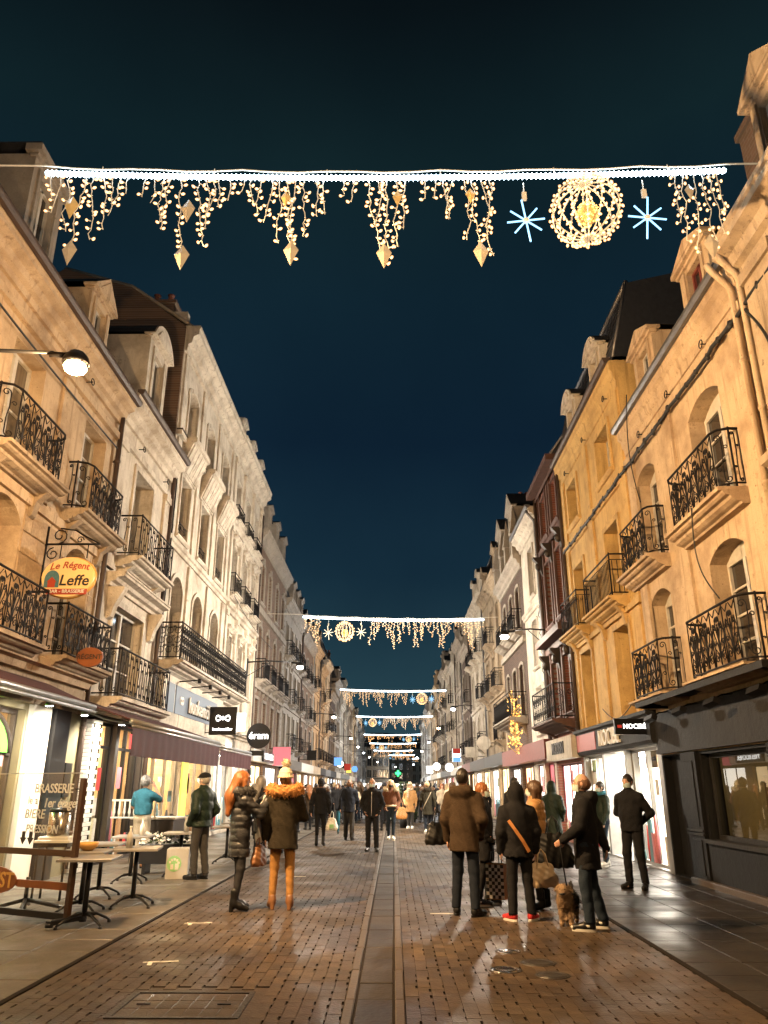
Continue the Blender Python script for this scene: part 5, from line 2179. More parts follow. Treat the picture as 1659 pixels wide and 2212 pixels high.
def garland(i, y, xa, xb, za, zb, ball_x, label, flip=False):
    r = random.Random(40 + i)
    t = thing('light_garland', label, 'light garland', ((xa + xb) / 2, y, (za + zb) / 2), 0, 'light garlands strung across the street')
    ox, oz = (xa + xb) / 2, (za + zb) / 2
    sag = .10

    def zz(x):
        k = (x - xa) / (xb - xa)
        return za + (zb - za) * k - sag * 4 * k * (1 - k) - oz
    N = 24
    pts = [(xa + (xb - xa) * k / N - ox, 0, zz(xa + (xb - xa) * k / N)) for k in range(N + 1)]
    m = MB()
    m.tube(pts, .028 if i == 0 else .045, 7)
    m.build('light_bar', 'led_white', t)
    if i == 0:
        seg = MB()
        for k in range(150):
            x = xa + (xb - xa) * (k + .5) / 150
            seg.lathe([(.040, -.006), (.046, 0), (.040, .006)], (0, 0, 0), 6)
            n_ = len(seg.v)
            for q in range(n_ - 18, n_):
                vx, vy, vz = seg.v[q]
                seg.v[q] = (x - ox + vz, vy, zz(x) + vx)
        tag(seg.build('tube_rings', 'led_white', t), kind='stuff')
    c = MB()
    c.tube([(XL - ox, 0, za + .16 - oz)] + [(p[0], -.02, p[2] + .11 - .04 * abs(math.sin(k * .9))) for k, p in enumerate(pts)] + [(XR - ox, 0, zb + .12 - oz)], .012, 5)
    for k in range(2, N, 4):
        p = pts[k]
        c.tube([(p[0], 0, p[2] + .14), (p[0], 0, p[2] + .02)], .008, 4)
    c.build('cable', 'wire_white', t)
    # icicle groups
    centers = [-4.15, -2.75, -1.35, -.05, 1.15, 4.1] if i == 0 else None
    if centers is None:
        W = xb - xa
        centers = [xa + W * f for f in (.07, .24, .37, .50, .63, .93)]
        if ball_x is not None and ball_x < 0:
            centers = [-(c - (xa + xb) / 2) + (xa + xb) / 2 for c in centers]
        centers = [c + r.uniform(-.1, .1) for c in centers]
    used = 0
    peak = 1.2
    stuffw, stuffb = MB(), MB()
    x = xa + .1
    while x < xb - .05:
        gap = ball_x is not None and abs(x - ball_x) < 1.22
        dc = min(abs(x - c) for c in centers)
        L = .16 + peak * max(0, 1 - dc / .64) ** 1.15 + r.uniform(-.08, .10)
        if i >= 4:
            L = .15 + r.random() ** 1.6 * peak * .95
        if not gap:
            if i < 4:
                if r.random() < .93:
                    used += strand(t, x - ox, r.uniform(-.03, .03), zz(x) - .02, L, r, i == 0 and used < 285)
            else:
                n = max(2, int(L / .13))
                for k in range(n):
                    if r.random() < .35:
                        continue
                    stuffb.ell((x - ox + r.uniform(-.06, .06), 0, zz(x) - L * (k + 1) / n), (.026, .026, .034), 5, 4)
                stuffw.tube([(x - ox, 0, zz(x)), (x - ox, 0, zz(x) - L)], .008, 3)
        x += (.118 if i < 2 else .125 if i < 4 else .17) + r.uniform(-.02, .02)
    if stuffb.v:
        tag(stuffb.build('bulbs', 'led_far', t), kind='stuff')
        tag(stuffw.build('icicle_strands', 'wire_white', t), kind='stuff')
    if i == 0:
        for c in centers:
            for k in ((0, 2) if c > -2 else (1, 2)):
                z = (.35, .62, 1.32)[k] + r.uniform(-.06, .06)
                dx = r.uniform(-.22, .22) * (1 - z / 1.7)
                diamond(t, c + dx - ox, -.05, zz(c) - z, (.13, .19, .20)[k], (.26, .38, .40)[k])
    if ball_x is not None:
        rel = zz(ball_x) + oz
        nm = label
        light_ball(ball_x, y, rel - (.60 if i == 0 else .62), .44, 'round bulb ball on the %s' % nm, i == 0)
        if i < 8:
            for sg in (-1, 1):
                star(ball_x + sg * .80, y, rel - (.72 if i == 0 else .66) - (.03 if sg < 0 else 0), .25, 'blue white star %s the ball on the %s' % ('left of' if sg < 0 else 'right of', nm), .12 * sg)


GN = [(8.2, -4.72, 4.52, 9.42, 9.36, 2.58, GL1), (37.0, -4.4, 4.45, 9.42, 9.26, -2.35, 'second light garland up the street'), (66.4, -4.5, 4.5, 9.4, 9.3, 2.45, 'third light garland up the street'),
      (91.9, -4.3, 4.6, 9.36, 9.36, -2.4, 'fourth light garland up the street'), (124, -4.6, 4.4, 9.36, 9.36, 2.4, 'fifth light garland up the street'), (149, -4.4, 4.3, 9.36, 9.36, -2.2, 'sixth light garland up the street'),
      (178, -4.4, 4.4, 9.36, 9.36, .9, 'seventh light garland up the street'), (203, -3.6, 5.4, 9.36, 9.36, -1.6, 'eighth light garland, past the bend'), (228, -2.6, 7.2, 9.36, 9.36, 4.5, 'ninth light garland, well past the bend'),
      (255, 0.6, 9.6, 9.36, 9.36, None, 'tenth and farthest light garland')]
for i_, g_ in enumerate(GN):
    garland(i_, *g_)

# ------------------------------------------------------------------ awnings and signs


def awning(y0, y1, xw, zw, xf, zf, drop, label, arms=2, spots=()):
    t = thing('awning', label, 'awning', (xw, (y0 + y1) / 2, zw), 0, 'awnings over the left shopfronts')
    oy = (y0 + y1) / 2
    m = MB()
    m.add([(0, y0 - oy, 0), (0, y1 - oy, 0), (xf - xw, y1 - oy, zf - zw), (xf - xw, y0 - oy, zf - zw),
           (0, y0 - oy, .02), (0, y1 - oy, .02), (xf - xw, y1 - oy, zf - zw + .02), (xf - xw, y0 - oy, zf - zw + .02)],
          [(0, 1, 2, 3), (7, 6, 5, 4), (0, 3, 7, 4), (1, 5, 6, 2)])
    m.build('canopy', 'awning_red', t)
    b = MB()
    b.tube([(xf - xw, y0 - oy - .02, zf - zw - .01), (xf - xw, y1 - oy + .02, zf - zw - .01)], .05, 8)
    b.tube([(xf - xw + .03, y0 - oy - .02, zf - zw - .09), (xf - xw + .03, y1 - oy + .02, zf - zw - .09)], .028, 6)
    b.build('front_bar', 'alu', t)
    if drop:
        v = MB()
        n = int((y1 - y0) / .09)
        vs, fs = [], []
        for k in range(n + 1):
            yy = y0 - oy + (y1 - y0) * k / n
            w = .018 * math.sin(k * 1.15) + .01 * math.sin(k * .37)
            for q in range(3):
                vs.append((xf - xw + .03 + w * q / 2, yy, zf - zw - .10 - drop * q / 2))
        for k in range(n):
            for q in range(2):
                fs.append((k * 3 + q, k * 3 + q + 1, k * 3 + q + 4, k * 3 + q + 3))
        v.add(vs, fs, True)
        v.build('valance', 'awning_red', t)
    for k in range(arms):
        yy = y0 - oy + .3 + (y1 - y0 - .6) * k / max(1, arms - 1)
        a = MB()
        a.tube([(0, yy, -.12), ((xf - xw) * .5, yy + .35, (zf - zw) * .5 - .16), (xf - xw, yy, zf - zw - .05)], .024, 5)
        a.build('folding_arm', 'alu', t)
    for yy, fx in spots:
        a = MB()
        x = (xf - xw) * fx
        a.tube([(x, yy - oy, (zf - zw) * fx - .02), (x, yy - oy, (zf - zw) * fx - .12)], .015, 5)
        a.lathe([(.03, .05), (.07, -.02), (.065, -.05)], (x, yy - oy, (zf - zw) * fx - .15), 8)
        so = a.build('spot_lamp', 'alu', t)
        d = bpy.data.lights.new('lamp_light', 'SPOT')
        d.energy = 330
        d.spot_size = R(150)
        d.spot_blend = .6
        d.color = (1.0, .90, .72)
        d.shadow_soft_size = .05
        lo_ = link('lamp_light', d, so, (x, yy - oy, (zf - zw) * fx - .22))
        lo_.rotation_euler = Vector((-.55, .25, -1)).to_track_quat('-Z', 'Y').to_euler()
        g = MB()
        g.lathe([(.06, -.052), (.055, -.045)], (x, yy - oy, (zf - zw) * fx - .15), 8)
        g.build('bulb', 'lamp_cool', so)
    return t


awning(14.0, 21.2, XL + .1, 3.12, -4.65, 2.64, .50, 'long burgundy awning with a hanging valance over the cafe tables', 3, ((15.6, .5), (18.5, .4)))
awning(21.75, 26.6, XL + .12, 2.95, -4.75, 2.60, .42, 'shorter burgundy awning just past the long one', 2)
awning(7.0, 13.7, XL + .1, 3.22, -5.25, 2.85, 0, 'half folded red awning above the brasserie front', 3, ((12.3, .8), (13.55, .9)))


def flag_sign(x, y, z, w, h, label, mt='black_sign', round_=False, lines=(), arm_to=XL, thick=.08, cat='shop sign', group=None):
    t = thing('shop_sign', label, cat, (x, y, z), 0, group)
    m = MB()
    if round_:
        N = 24
        P = [(w / 2 * math.cos(2 * PI * k / N), h / 2 * math.sin(2 * PI * k / N)) for k in range(N)]
        m.poly(P, -thick / 2, thick / 2)
    else:
        m.box(-w / 2, w / 2, -thick / 2, thick / 2, -h / 2, h / 2)
    m.build('sign_board', mt, t)
    a = MB()
    for zz in ((.0,) if round_ else (h * .42, -h * .42)):
        sx_ = -w / 2 if arm_to < x else w / 2
        a.tube([(sx_, 0, zz), (arm_to - x, 0, zz)], .016, 5)
    a.build('bracket', 'black_metal', t)
    for s, size, mt2, dx, dz, kw in lines:
        lettering(t, s, size, mt2, (dx, -thick / 2 - .003, dz), (1, 0, 0), (0, 0, 1), (0, -1, 0), .008, **kw)
    return t


# bow sign
t = flag_sign(-5.42, 25.1, 3.52, .86, .86, 'square black sign with a white ribbon bow above the middle awning', lines=(('hunkemöller', .125, 'sign_glow_white', 0, -.26, {}),))
m = MB()
for sg in (-1, 1):
    for q in (0, .035):
        m.tube([(sg * (.03 + .19 * math.sin(a) ** 1), -.05, .08 + (.09 - q) * math.sin(2 * a) * (1 if True else 1)) for a in np.linspace(.05, PI / 2 * 1.98, 14)], .011, 4)
m.tube([(0, -.05, .02), (0, -.05, .14)], .02, 5)
m.build('ribbon_bow', 'sign_glow_white', t)
flag_sign(-5.05, 29.8, 3.35, .92, .92, 'round black shoe shop sign with white lowercase letters', round_=True, lines=(('éram', .36, 'sign_glow_white', 0, 0, {}),))
flag_sign(-5.1, 29.6, 2.72, .62, .18, 'small black plate below the round shoe shop sign', lines=())
t = flag_sign(-5.6, 28.5, 3.75, .5, .62, 'white glowing box sign with a blue halo past the bow sign', 'sign_glow_white')
# hanging oval beer sign on its scrolled bracket
t = thing('hanging_sign', 'glowing oval beer sign hanging from a scrolled iron bracket', 'hanging sign', (-5.68, 12.95, 4.98))
m = MB()
N = 28
m.poly([(.46 * math.cos(2 * PI * k / N), .355 * math.sin(2 * PI * k / N)) for k in range(N)], -.07, .07)
m.build('sign_board', 'beer_sign', t)
m = MB()
m.tube([(.46 * math.cos(2 * PI * k / N), -.0, .355 * math.sin(2 * PI * k / N)) for k in range(N)], .03, 6, True)
m.build('rim', 'leffe_gold', t)
lettering(t, 'Leffe', .27, 'letter_black', (.13, -.075, -.07), (1, 0, 0), (0, 0, 1), (0, -1, 0), .008, shear=.15)
lettering(t, 'Le Régent', .17, 'letter_red', (.03, -.075, .21), (1, 0, 0), (0, 0, 1), (0, -1, 0), .008, shear=.25, arc=.3)
lettering(t, 'BAR - BRASSERIE', .085, 'letter_white', (.02, -.09, -.265), (1, 0, 0), (0, 0, 1), (0, -1, 0), .006)
m = MB()
m.box(-.33, .37, -.082, -.07, -.315, -.215)
m.build('name_strip', 'letter_red', t)
m = MB()
m.poly([(-.40, -.19)] + [(-.27 + .13 * math.cos(a), -.04 + .16 * math.sin(a)) for a in np.linspace(PI, 0, 10)] + [(-.14, -.19)], -.08, -.07)
m.build('window_emblem', 'product_2', t)
m = MB()
m.box(-.33, -.20, -.088, -.08, -.19, -.09)
m.poly([(-.35, -.09), (-.18, -.09), (-.265, -.0)], -.088, -.08)
m.build('tower_emblem', 'letter_red', t)
m = MB()
m.tube([(-.52, 0, .62), (.46, 0, .62)], .02, 5)
m.tube([(-.50, 0, -.3), (-.50, 0, .95)], .022, 5)
m.tube([(-.50, 0, .62)] + spiral(-.28, .78, .15, 1.3, -PI / 2, 1, 14), .012, 4)
m.tube(spiral(-.36, .44, .12, 1.3, PI / 2, 1, 12), .012, 4)
m.tube(spiral(-.38, .12, .10, 1.3, 0, 1, 12), .012, 4)
m.tube([(-.28, 0, .92), (0, 0, .88), (.2, 0, .76), (.44, 0, .64)], .013, 4)
m.tube(spiral(.1, .70, .07, 1.2, 0, 1, 10), .01, 4)
for x in (-.22, .26):
    m.tube([(x, 0, .62), (x, 0, .36)], .01, 4)
m.build('bracket', 'iron', t)
# small oval plate
t = thing('hanging_sign', 'small orange oval plate below the right brasserie balcony', 'hanging sign', (-5.45, 13.75, 3.72))
m = MB()
m.poly([(.235 * math.cos(2 * PI * k / 20), .175 * math.sin(2 * PI * k / 20)) for k in range(20)], -.03, .03)
m.build('sign_board', 'sign_orange', t)
lettering(t, 'RÉGENT', .12, 'letter_black', (0, -.033, 0), (1, 0, 0), (0, 0, 1), (0, -1, 0), .006)
m = MB()
m.tube([(-.72, 0, -.02), (-.4, 0, .05), (-.26, 0, 0)], .015, 5)
m.build('bracket', 'iron', t)
# right side
t = flag_sign(4.72, 15.85, 2.66, .62, .30, 'black projecting sign with a red dash and white name over the shop door', arm_to=XR, lines=(('NOCIBÉ', .125, 'sign_glow_white', .08, 0, {}),))
m = MB()
m.box(-.255, -.17, -.052, -.04, -.025, .03)
m.build('red_dash', 'sign_glow_red', t)
flag_sign(4.6, 40.6, 3.66, .7, .7, 'pale round sign far along the right row', 'stone_white', True, arm_to=XR)
t = flag_sign(4.4, 45.0, 3.4, .7, .55, 'pale square box sign far along the right row', 'stone_white', arm_to=XR)
t = flag_sign(4.5, 57, 3.7, .6, .9, 'tall lit sign with red and blue panels far on the right', 'sign_glow_white', arm_to=XR)
for q, (mt, a, b) in enumerate((('sign_glow_red', .1, .45), ('sign_glow_blue', -.45, -.15))):
    m = MB()
    m.box(-.28, .28, -.055, -.042, a, b)
    m.build('coloured_panel', mt, t)
t = flag_sign(.9, 158, 4.2, 1.2, 1.2, 'green lit pharmacy cross at the far end of the street', 'black_sign', arm_to=1.9, thick=.3)
m = MB()
m.box(-.2, .2, -.2, -.16, -.55, .55)
m.box(-.55, -.201, -.2, -.16, -.2, .2)
m.box(.201, .55, -.2, -.16, -.2, .2)
m.build('cross', 'sign_glow_green', t)
for lab, x, y, z, w, mt, rd in (('small white round lit sign far on the left row', -4.9, 74, 3.6, .9, 'sign_glow_white', True), ('blue lit sign far on the left row', -4.9, 71, 3.7, 1.0, 'sign_glow_blue', False),
                                ('small red lit sign on the left far row', -4.9, 86, 3.6, 1.0, 'sign_glow_red', False), ('white lit box sign beyond the third garland on the right', 4.3, 80, 3.5, 1.1, 'sign_glow_white', True),
                                ('large white round lit sign on the right far row', 4.3, 62, 3.0, .9, 'sign_glow_white', True), ('blue lit sign deep on the left row', -5, 104, 3.8, 1.1, 'sign_glow_blue', True),
                                ('pink lit panel sign past the shoe shop', -5.6, 40.1, 3.0, 1.3, 'lit_pink', False), ('white lit sign deep on the right row', 4.4, 98, 3.6, 1.2, 'sign_glow_white', False),
                                ('black menu sign hanging beyond the brick house', -5.3, 52, 3.5, .9, 'black_sign', False), ('small yellow lit sign deep on the left row', -5.1, 92, 3.4, .8, 'lit_yellow', False)):
    flag_sign(x, y, z, w * .68, w * .68, lab, mt, rd, arm_to=XL if x < 0 else XR, group=None)
# lit name across the street, mirrored in the dark shop window
t = thing('shop_sign', 'white lit shop name on the left row facing the street', 'shop sign', (XL + .32, 37.6, 2.86), -PI / 2)
m = MB()
m.box(-1.5, 1.5, -.02, .03, -.22, .22)
m.build('sign_board', 'black_sign', t)
lettering(t, 'YVES ROCHER', .34, 'sign_glow_white', (0, .035, 0), (-1, 0, 0), (0, 0, 1), (0, 1, 0), .02, sx=1.1)

# gold lit branch decoration on the right wall
t = thing('wall_decoration', 'tall golden spray of lit branches fixed to the right row of houses', 'decoration', (4.75, 31.0, 2.6))
r_ = random.Random(8)
m, g = MB(), MB()
for k in range(70):
    z0 = r_.uniform(0, 2.3)
    a = r_.uniform(0, 2 * PI)
    ln = r_.uniform(.15, .42)
    p = (math.cos(a) * ln * .8, math.sin(a) * ln * .8, z0 + ln * .9)
    m.tube([(0, 0, z0), (p[0] * .6, p[1] * .6, z0 + ln * .4), p], .02, 4, r1=.006)
    for q in range(2):
        g.ell((p[0] * r_.uniform(.5, 1), p[1] * r_.uniform(.5, 1), p[2] - r_.uniform(0, .2)), (.028, .028, .028), 5, 4)
m.build('branches', 'ornament_gold', t)
tag(g.build('bulbs', 'led_gold', t), kind='stuff')

# cables along the right fronts
def cable(label, pts, r=.018, mt='cable', clamp=False):
    m = MB()
    m.tube(pts, r, 6)
    tag(m.build('cable', mt), label, 'cable', 'cables on the house fronts')


rr_ = random.Random(5)
P_ = []
for k in range(60):
    y = 8.3 + (21.9 - 8.3) * k / 59
    P_.append((XR - .10 - .012 * math.sin(k * 2.1), y, 8.08 + .015 * math.sin(k * .8) + rr_.uniform(-.012, .012)))
cable('thick black cable bundle running along both right house fronts', P_, .034)
m = MB()
for k in range(28):
    q = P_[2 * k + 1]
    m.ell((q[0], q[1], q[2]), (.045, .05, .055 + .03 * rr_.random()), 6, 4)
tag(m.build('cable_tie', 'cable'), 'row of ties on the thick black cable', 'cable tie')


def droop(a, b, s=.3, n=14, w=.0):
    return [(a[0] + (b[0] - a[0]) * t, a[1] + (b[1] - a[1]) * t + w * math.sin(t * PI), a[2] + (b[2] - a[2]) * t - s * math.sin(t * PI) * (1 - .3 * t)) for t in np.linspace(0, 1, n)]


cable('thin wire dropping from the cornice to the left upper balcony', droop((XR - .45, 13.8, 9.0), (XR - .5, 13.6, 6.6), .0, 16, .28), .011)
cable('thin wire hanging from the upper right balcony to the lower one', droop((XR - .55, 11.2, 5.6), (XR - .55, 10.7, 4.05), .1, 16, .3), .011)
cable('black cable curving down at the picture edge', droop((XR - .1, 9.5, 8.1), (XR - .15, 8.9, 6.0), .0, 14, -.3), .028)
cable('thin wire sagging above the shop fascia on the ochre front', droop((XR - .15, 19.0, 3.3), (XR - .15, 16.4, 3.25), .35), .010)
cable('black cable along the cornice of the brasserie house', droop((XL + .1, 7.0, 8.75), (XL + .1, 15.4, 8.6), .12, 30), .018)
cable('black cable beside the downpipe of the narrow house', droop((XL + .12, 19.9, 10.0), (XL + .12, 19.62, 3.4), .0, 24, .12), .022)
cable('thin line across the far left fronts', droop((XL + .2, 27.8, 8.4), (XL + .2, 38, 8.0), .25), .012)
rm_ = None
for i_, (sd, y, z) in enumerate((('R', 10.9, 8.35), ('R', 12.6, 8.35), ('R', 14.3, 8.35), ('R', 16.4, 10.3), ('R', 18.6, 10.25), ('R', 20.8, 10.2), ('L', 13.6, 9.25), ('L', 17.0, 9.3), ('L', 19.1, 9.3))):
    m = MB()
    x = XR if sd == 'R' else XL
    s_ = -1 if sd == 'R' else 1
    m.tube([(x, y, z), (x + s_ * .14, y, z)], .013, 5)
    m.tube([(x + s_ * .14, y + .07 * math.cos(a), z + .07 * math.sin(a) - .0) for a in np.linspace(0, 2 * PI, 11)[:-1]], .011, 4, True)
    tag(m.build('wall_hook', 'iron'), '%s iron ring hook from the camera below the %s cornices' % (('first', 'second', 'third', 'fourth', 'fifth', 'sixth', 'first', 'second', 'third')[i_], 'right' if sd == 'R' else 'left'), 'wall hook', 'ring hooks below the %s cornices' % ('right' if sd == 'R' else 'left'))

# ------------------------------------------------------------------ terrace furniture


def cafe_table(label, x, y, rz, w=.62, d=.70, h=.735):
    t = thing('cafe_table', label, 'table', (x, y, 0), R(rz), 'pedestal tables on the terrace')
    m = MB()
    m.bbox(-w / 2, w / 2, -d / 2, d / 2, h - .03, h, .006)
    m.build('tabletop', 'tabletop', t)
    m = MB()
    m.tube([(0, 0, .10), (0, 0, h - .04)], .032, 8)
    m.box(-.13, .13, -.13, .13, h - .05, h - .031)
    m.build('pedestal', 'black_metal', t)
    for k in range(4):
        a = PI / 4 + k * PI / 2
        m = MB()
        c, s_ = math.cos(a), math.sin(a)
        m.tube([(0.02 * c, .02 * s_, .13), (.16 * c, .16 * s_, .115), (.30 * c, .30 * s_, .055), (.345 * c, .345 * s_, .03)], .02, 5, r1=.014)
        m.lathe([(.022, 0), (.022, .028)], (.345 * c, .345 * s_, 0), 7)
        m.build('foot', 'black_metal', t)
    return t


for lab, x, y, rz in (('nearest pale cafe table, right behind the glass screen', -3.62, 9.95, 8), ('second pale cafe table with a wooden bowl on it', -4.05, 10.95, 6),
                      ('third pale cafe table, holding the front white bottle', -3.55, 11.5, 10), ('fourth pale cafe table, beside the third', -4.35, 12.4, 4),
                      ('fifth pale cafe table with the short bottle on it', -4.5, 14.3, 8), ('small pale cafe table left of the green jacket man', -3.95, 15.4, 6),
                      ('pale cafe table just behind the green jacket man', -3.6, 17.9, 5), ('farther pale cafe table past the green jacket man', -3.75, 19.6, 5),
                      ('farthest pale cafe table of the terrace', -3.95, 21.3, 5)):
    cafe_table(lab, x, y, rz)


def bottle(label, x, y, z, h, mt, cap='letter_white'):
    t = thing('bottle', label, 'bottle', (x, y, z))
    m = MB()
    r = h * .16
    m.lathe([(r, 0), (r, h * .52), (r * .9, h * .6), (r * .4, h * .76), (r * .36, h * .92)], n=10)
    m.build('body', mt, t)
    m = MB()
    m.lathe([(r * .42, h * .92), (r * .42, h)], n=8)
    m.build('cap', cap, t)


bottle('slim white bottle on the third table', -3.62, 11.35, .735, .28, 'plastic_grey')
bottle('short clear white bottle on the fifth table', -4.35, 14.25, .735, .27, 'letter_white')
bottle('blue topped spray bottle on the small table', -3.85, 15.3, .735, .30, 'plastic_grey', 'product_2')
t = thing('bowl', 'yellow wooden bowl on the second table', 'bowl', (-4.02, 10.9, .735))
m = MB()
m.lathe([(.06, 0), (.12, .05), (.14, .10), (.13, .10), (.11, .055), (.05, .015)], n=14)
m.build('bowl', 'leffe_gold', t)
t = thing('serving_tray', 'stack of white trays under the steel pot', 'tray', (-4.95, 12.15, .0))
m = MB()
m.bbox(-.22, .22, -.16, .16, .80, .84)
m.bbox(-.26, .26, -.19, .19, .76, .795)
m.build('tray', 'letter_white', t)
m = MB()
for x in (-.2, .2):
    for y in (-.14, .14):
        m.tube([(x, y, 0), (x, y, .76)], .018, 6)
m.box(-.22, .22, -.16, .16, .70, .76)
m.build('stand', 'black_metal', t)
t = thing('steel_pot', 'steel hot drinks urn with a dark lid behind the glass screen', 'pot', (-4.95, 12.15, .84))
m = MB()
m.lathe([(.15, 0), (.155, .02), (.155, .33), (.14, .34)], n=18)
m.build('body', 'steel', t)
m = MB()
m.lathe([(.162, .34), (.15, .38), (.03, .40), (.03, .43)], n=18)
m.build('lid', 'black_metal', t)
m = MB()
m.tube([(.15, -.03, .3), (.2, -.03, .32), (.2, -.03, .22)], .012, 5)
m.build('handle', 'black_metal', t)
# terrace glass screen
pa, pb = np.array((-3.78, 9.85)), np.array((-5.55, 10.75))
dv = (pb - pa) / np.linalg.norm(pb - pa)
t = thing('glass_screen', 'framed glass windbreak lettered in white at the terrace edge', 'glass screen', (pa[0], pa[1], 0), math.atan2(-dv[1], -dv[0]))
Lg = float(np.linalg.norm(pb - pa))
for x in (0, -Lg):
    m = MB()
    m.bbox(x - .03, x + .03, -.03, .03, .06, 1.62, .006)
    m.build('post', 'wood_brown', t)
for z0, z1, mt in ((.74, .81, 'wood_brown'), (.07, .14, 'black_metal')):
    m = MB()
    m.box(-Lg + .03, -.03, -.025, .025, z0, z1)
    m.build('rail', mt, t)
m = MB()
m.box(-.92, -.03, -.022, .022, .38, .46)
m.build('rail', 'sign_orange', t)
m = MB()
m.quad((-Lg + .03, .0, .15), (-.03, .0, .15), (-.03, .0, .735), (-Lg + .03, .0, .735))
m.build('pane', 'screen_glass', t)
m = MB()
m.quad((-Lg + .03, .0, .815), (-.03, .0, .815), (-.03, .0, 1.68), (-Lg + .03, .0, 1.68))
pn = m.build('pane', 'screen_glass', t)
m = MB()
m.box(-Lg + .03, -.03, -.004, .004, 1.678, 1.688)
m.build('glass_edge', 'plastic_grey', t)
m = MB()
m.poly([(-1.36 + .46 * math.cos(2 * PI * k / 24), .44 + .16 * math.sin(2 * PI * k / 24)) for k in range(24)], -.045, -.024)
sgn_ = m.build('oval_plate', 'sign_orange', t)
lettering(sgn_, 'REST', .24, 'leffe_gold', (-1.2, -.046, .44), (1, 0, 0), (0, 0, 1), (0, -1, 0), .006)
for s, size, x, z, kw in (('BRASSERIE', .15, -.50, 1.50, {}), ('1er étage', .15, -.36, 1.33, dict(shear=.15)), ('BIERE', .15, -.78, 1.2, dict(shear=.1)), ('PRESSION', .13, -.62, 1.03, dict(shear=.12)), ('le a', .13, -.85, 1.36, {})):
    lettering(pn, s, size, 'letter_white', (x, -.004, z), (1, 0, 0), (0, 0, 1), (0, -1, 0), .003, **kw)
m = MB()
for x in (-.93, -.80):
    m.poly([(x - .03, 1.0), (x + .03, 1.0), (x + .03, .93), (x + .06, .93), (x, .85), (x - .06, .93), (x - .03, .93)], -.007, -.004)
m.box(-.13, -.05, -.007, -.004, 1.49, 1.505)
m.build('painted_arrow', 'letter_black', pn)
for x in (0, -Lg):
    m = MB()
    m.bbox(x - .04, x + .04, -.26, .26, .05, .10)
    for y in (-.24, .24):
        m.lathe([(.045, -.02), (.045, .02)], (x, y, .05), 8)
    m.build('caster_foot', 'black_metal', t)
# parasol foot behind the screen
t = thing('parasol_base', 'low dark parasol foot seen through the glass screen', 'parasol base', (-4.75, 10.9, 0))
m = MB()
for k in range(4):
    a = k * PI / 2 + .3
    m.tube([(0, 0, .16), (.45 * math.cos(a), .45 * math.sin(a), .05)], .025, 5)
m.tube([(0, 0, .05), (0, 0, .42)], .028, 7)
m.build('stand', 'black_metal', t)
# cube bin with green print
t = thing('waste_box', 'pale grey box with a green printed emblem beside the green jacket man', 'box', (-3.86, 14.95, 0), R(8))
m = MB()
m.bbox(-.19, .19, -.17, .17, .0, .50, .015)
m.build('body', 'plastic_grey', t)
m = MB()
m.poly([(-.05 + .125 * math.cos(2 * PI * k / 20), .25 + .13 * math.sin(2 * PI * k / 20)) for k in range(20)], -.176, -.171)
m.build('emblem', 'green_print', t)
m = MB()
for k in range(5):
    a = .3 + k * .6
    m.box(-.05 + .08 * math.cos(a) - .018, -.05 + .08 * math.cos(a) + .018, -.18, -.1765, .24 + .08 * math.sin(a) - .018, .24 + .08 * math.sin(a) + .018)
m.box(-.11, -.06, -.18, -.1765, .16, .24)
m.box(-.03, .03, -.18, -.1765, .15, .25)
m.build('print', 'stone_white', t)
# dark planter pile
t = thing('plant_trough', 'dark trough with white and dry plants behind the grey box', 'planter', (-4.25, 15.7, 0))
m = MB()
m.bbox(-.5, .45, -.2, .2, .18, .52)
m.build('trough', 'black_metal', t)
r_ = random.Random(4)
m1, m2 = MB(), MB()
for k in range(130):
    a, b = r_.uniform(-.5, .45), r_.uniform(-.18, .18)
    z = .5 + r_.uniform(0, .2)
    q = m1 if r_.random() < .5 else m2
    an = r_.uniform(0, 2 * PI)
    q.add([(a, b, z), (a + .07 * math.cos(an), b + .07 * math.sin(an), z + .04), (a + .1 * math.cos(an), b + .1 * math.sin(an), z), (a + .05 * math.cos(an + .5), b + .05 * math.sin(an + .5), z - .02)], [(0, 1, 2, 3)])
m1.build('foliage', 'leaf', t)
m2.build('flowers', 'letter_white', t)
m = MB()
for x in (-.4, .35):
    m.box(x - .03, x + .03, -.18, .18, 0, .18)
m.build('leg', 'black_metal', t)
# dark counter in the terrace
t = thing('counter', 'low dark counter in front of the lit shop window', 'counter', (-5.35, 18.4, 0))
m = MB()
m.bbox(-.35, .55, -.5, .5, .0, .86)
m.build('body', 'wood_dark', t)
m = MB()
m.bbox(-.4, .6, -.55, .55, .862, .90)
m.build('top', 'stone_grey', t)
# light balustrade
t = thing('railing', 'pale little railing behind the blue shirt man', 'railing', (-5.55, 17.5, .9), 0)
m = MB()
m.box(-.5, .5, -.02, .02, .34, .38)
m.box(-.5, .5, -.02, .02, .0, .03)
m.build('rail', 'letter_white', t)
for k in range(9):
    m = cached('lilbal', lambda: MB().lathe([(.015, .03), (.03, .12), (.018, .22), (.02, .34)], n=7).mesh('baluster', 'letter_white'))
    link('baluster', m, t, (-.44 + k * .11, 0, 0))
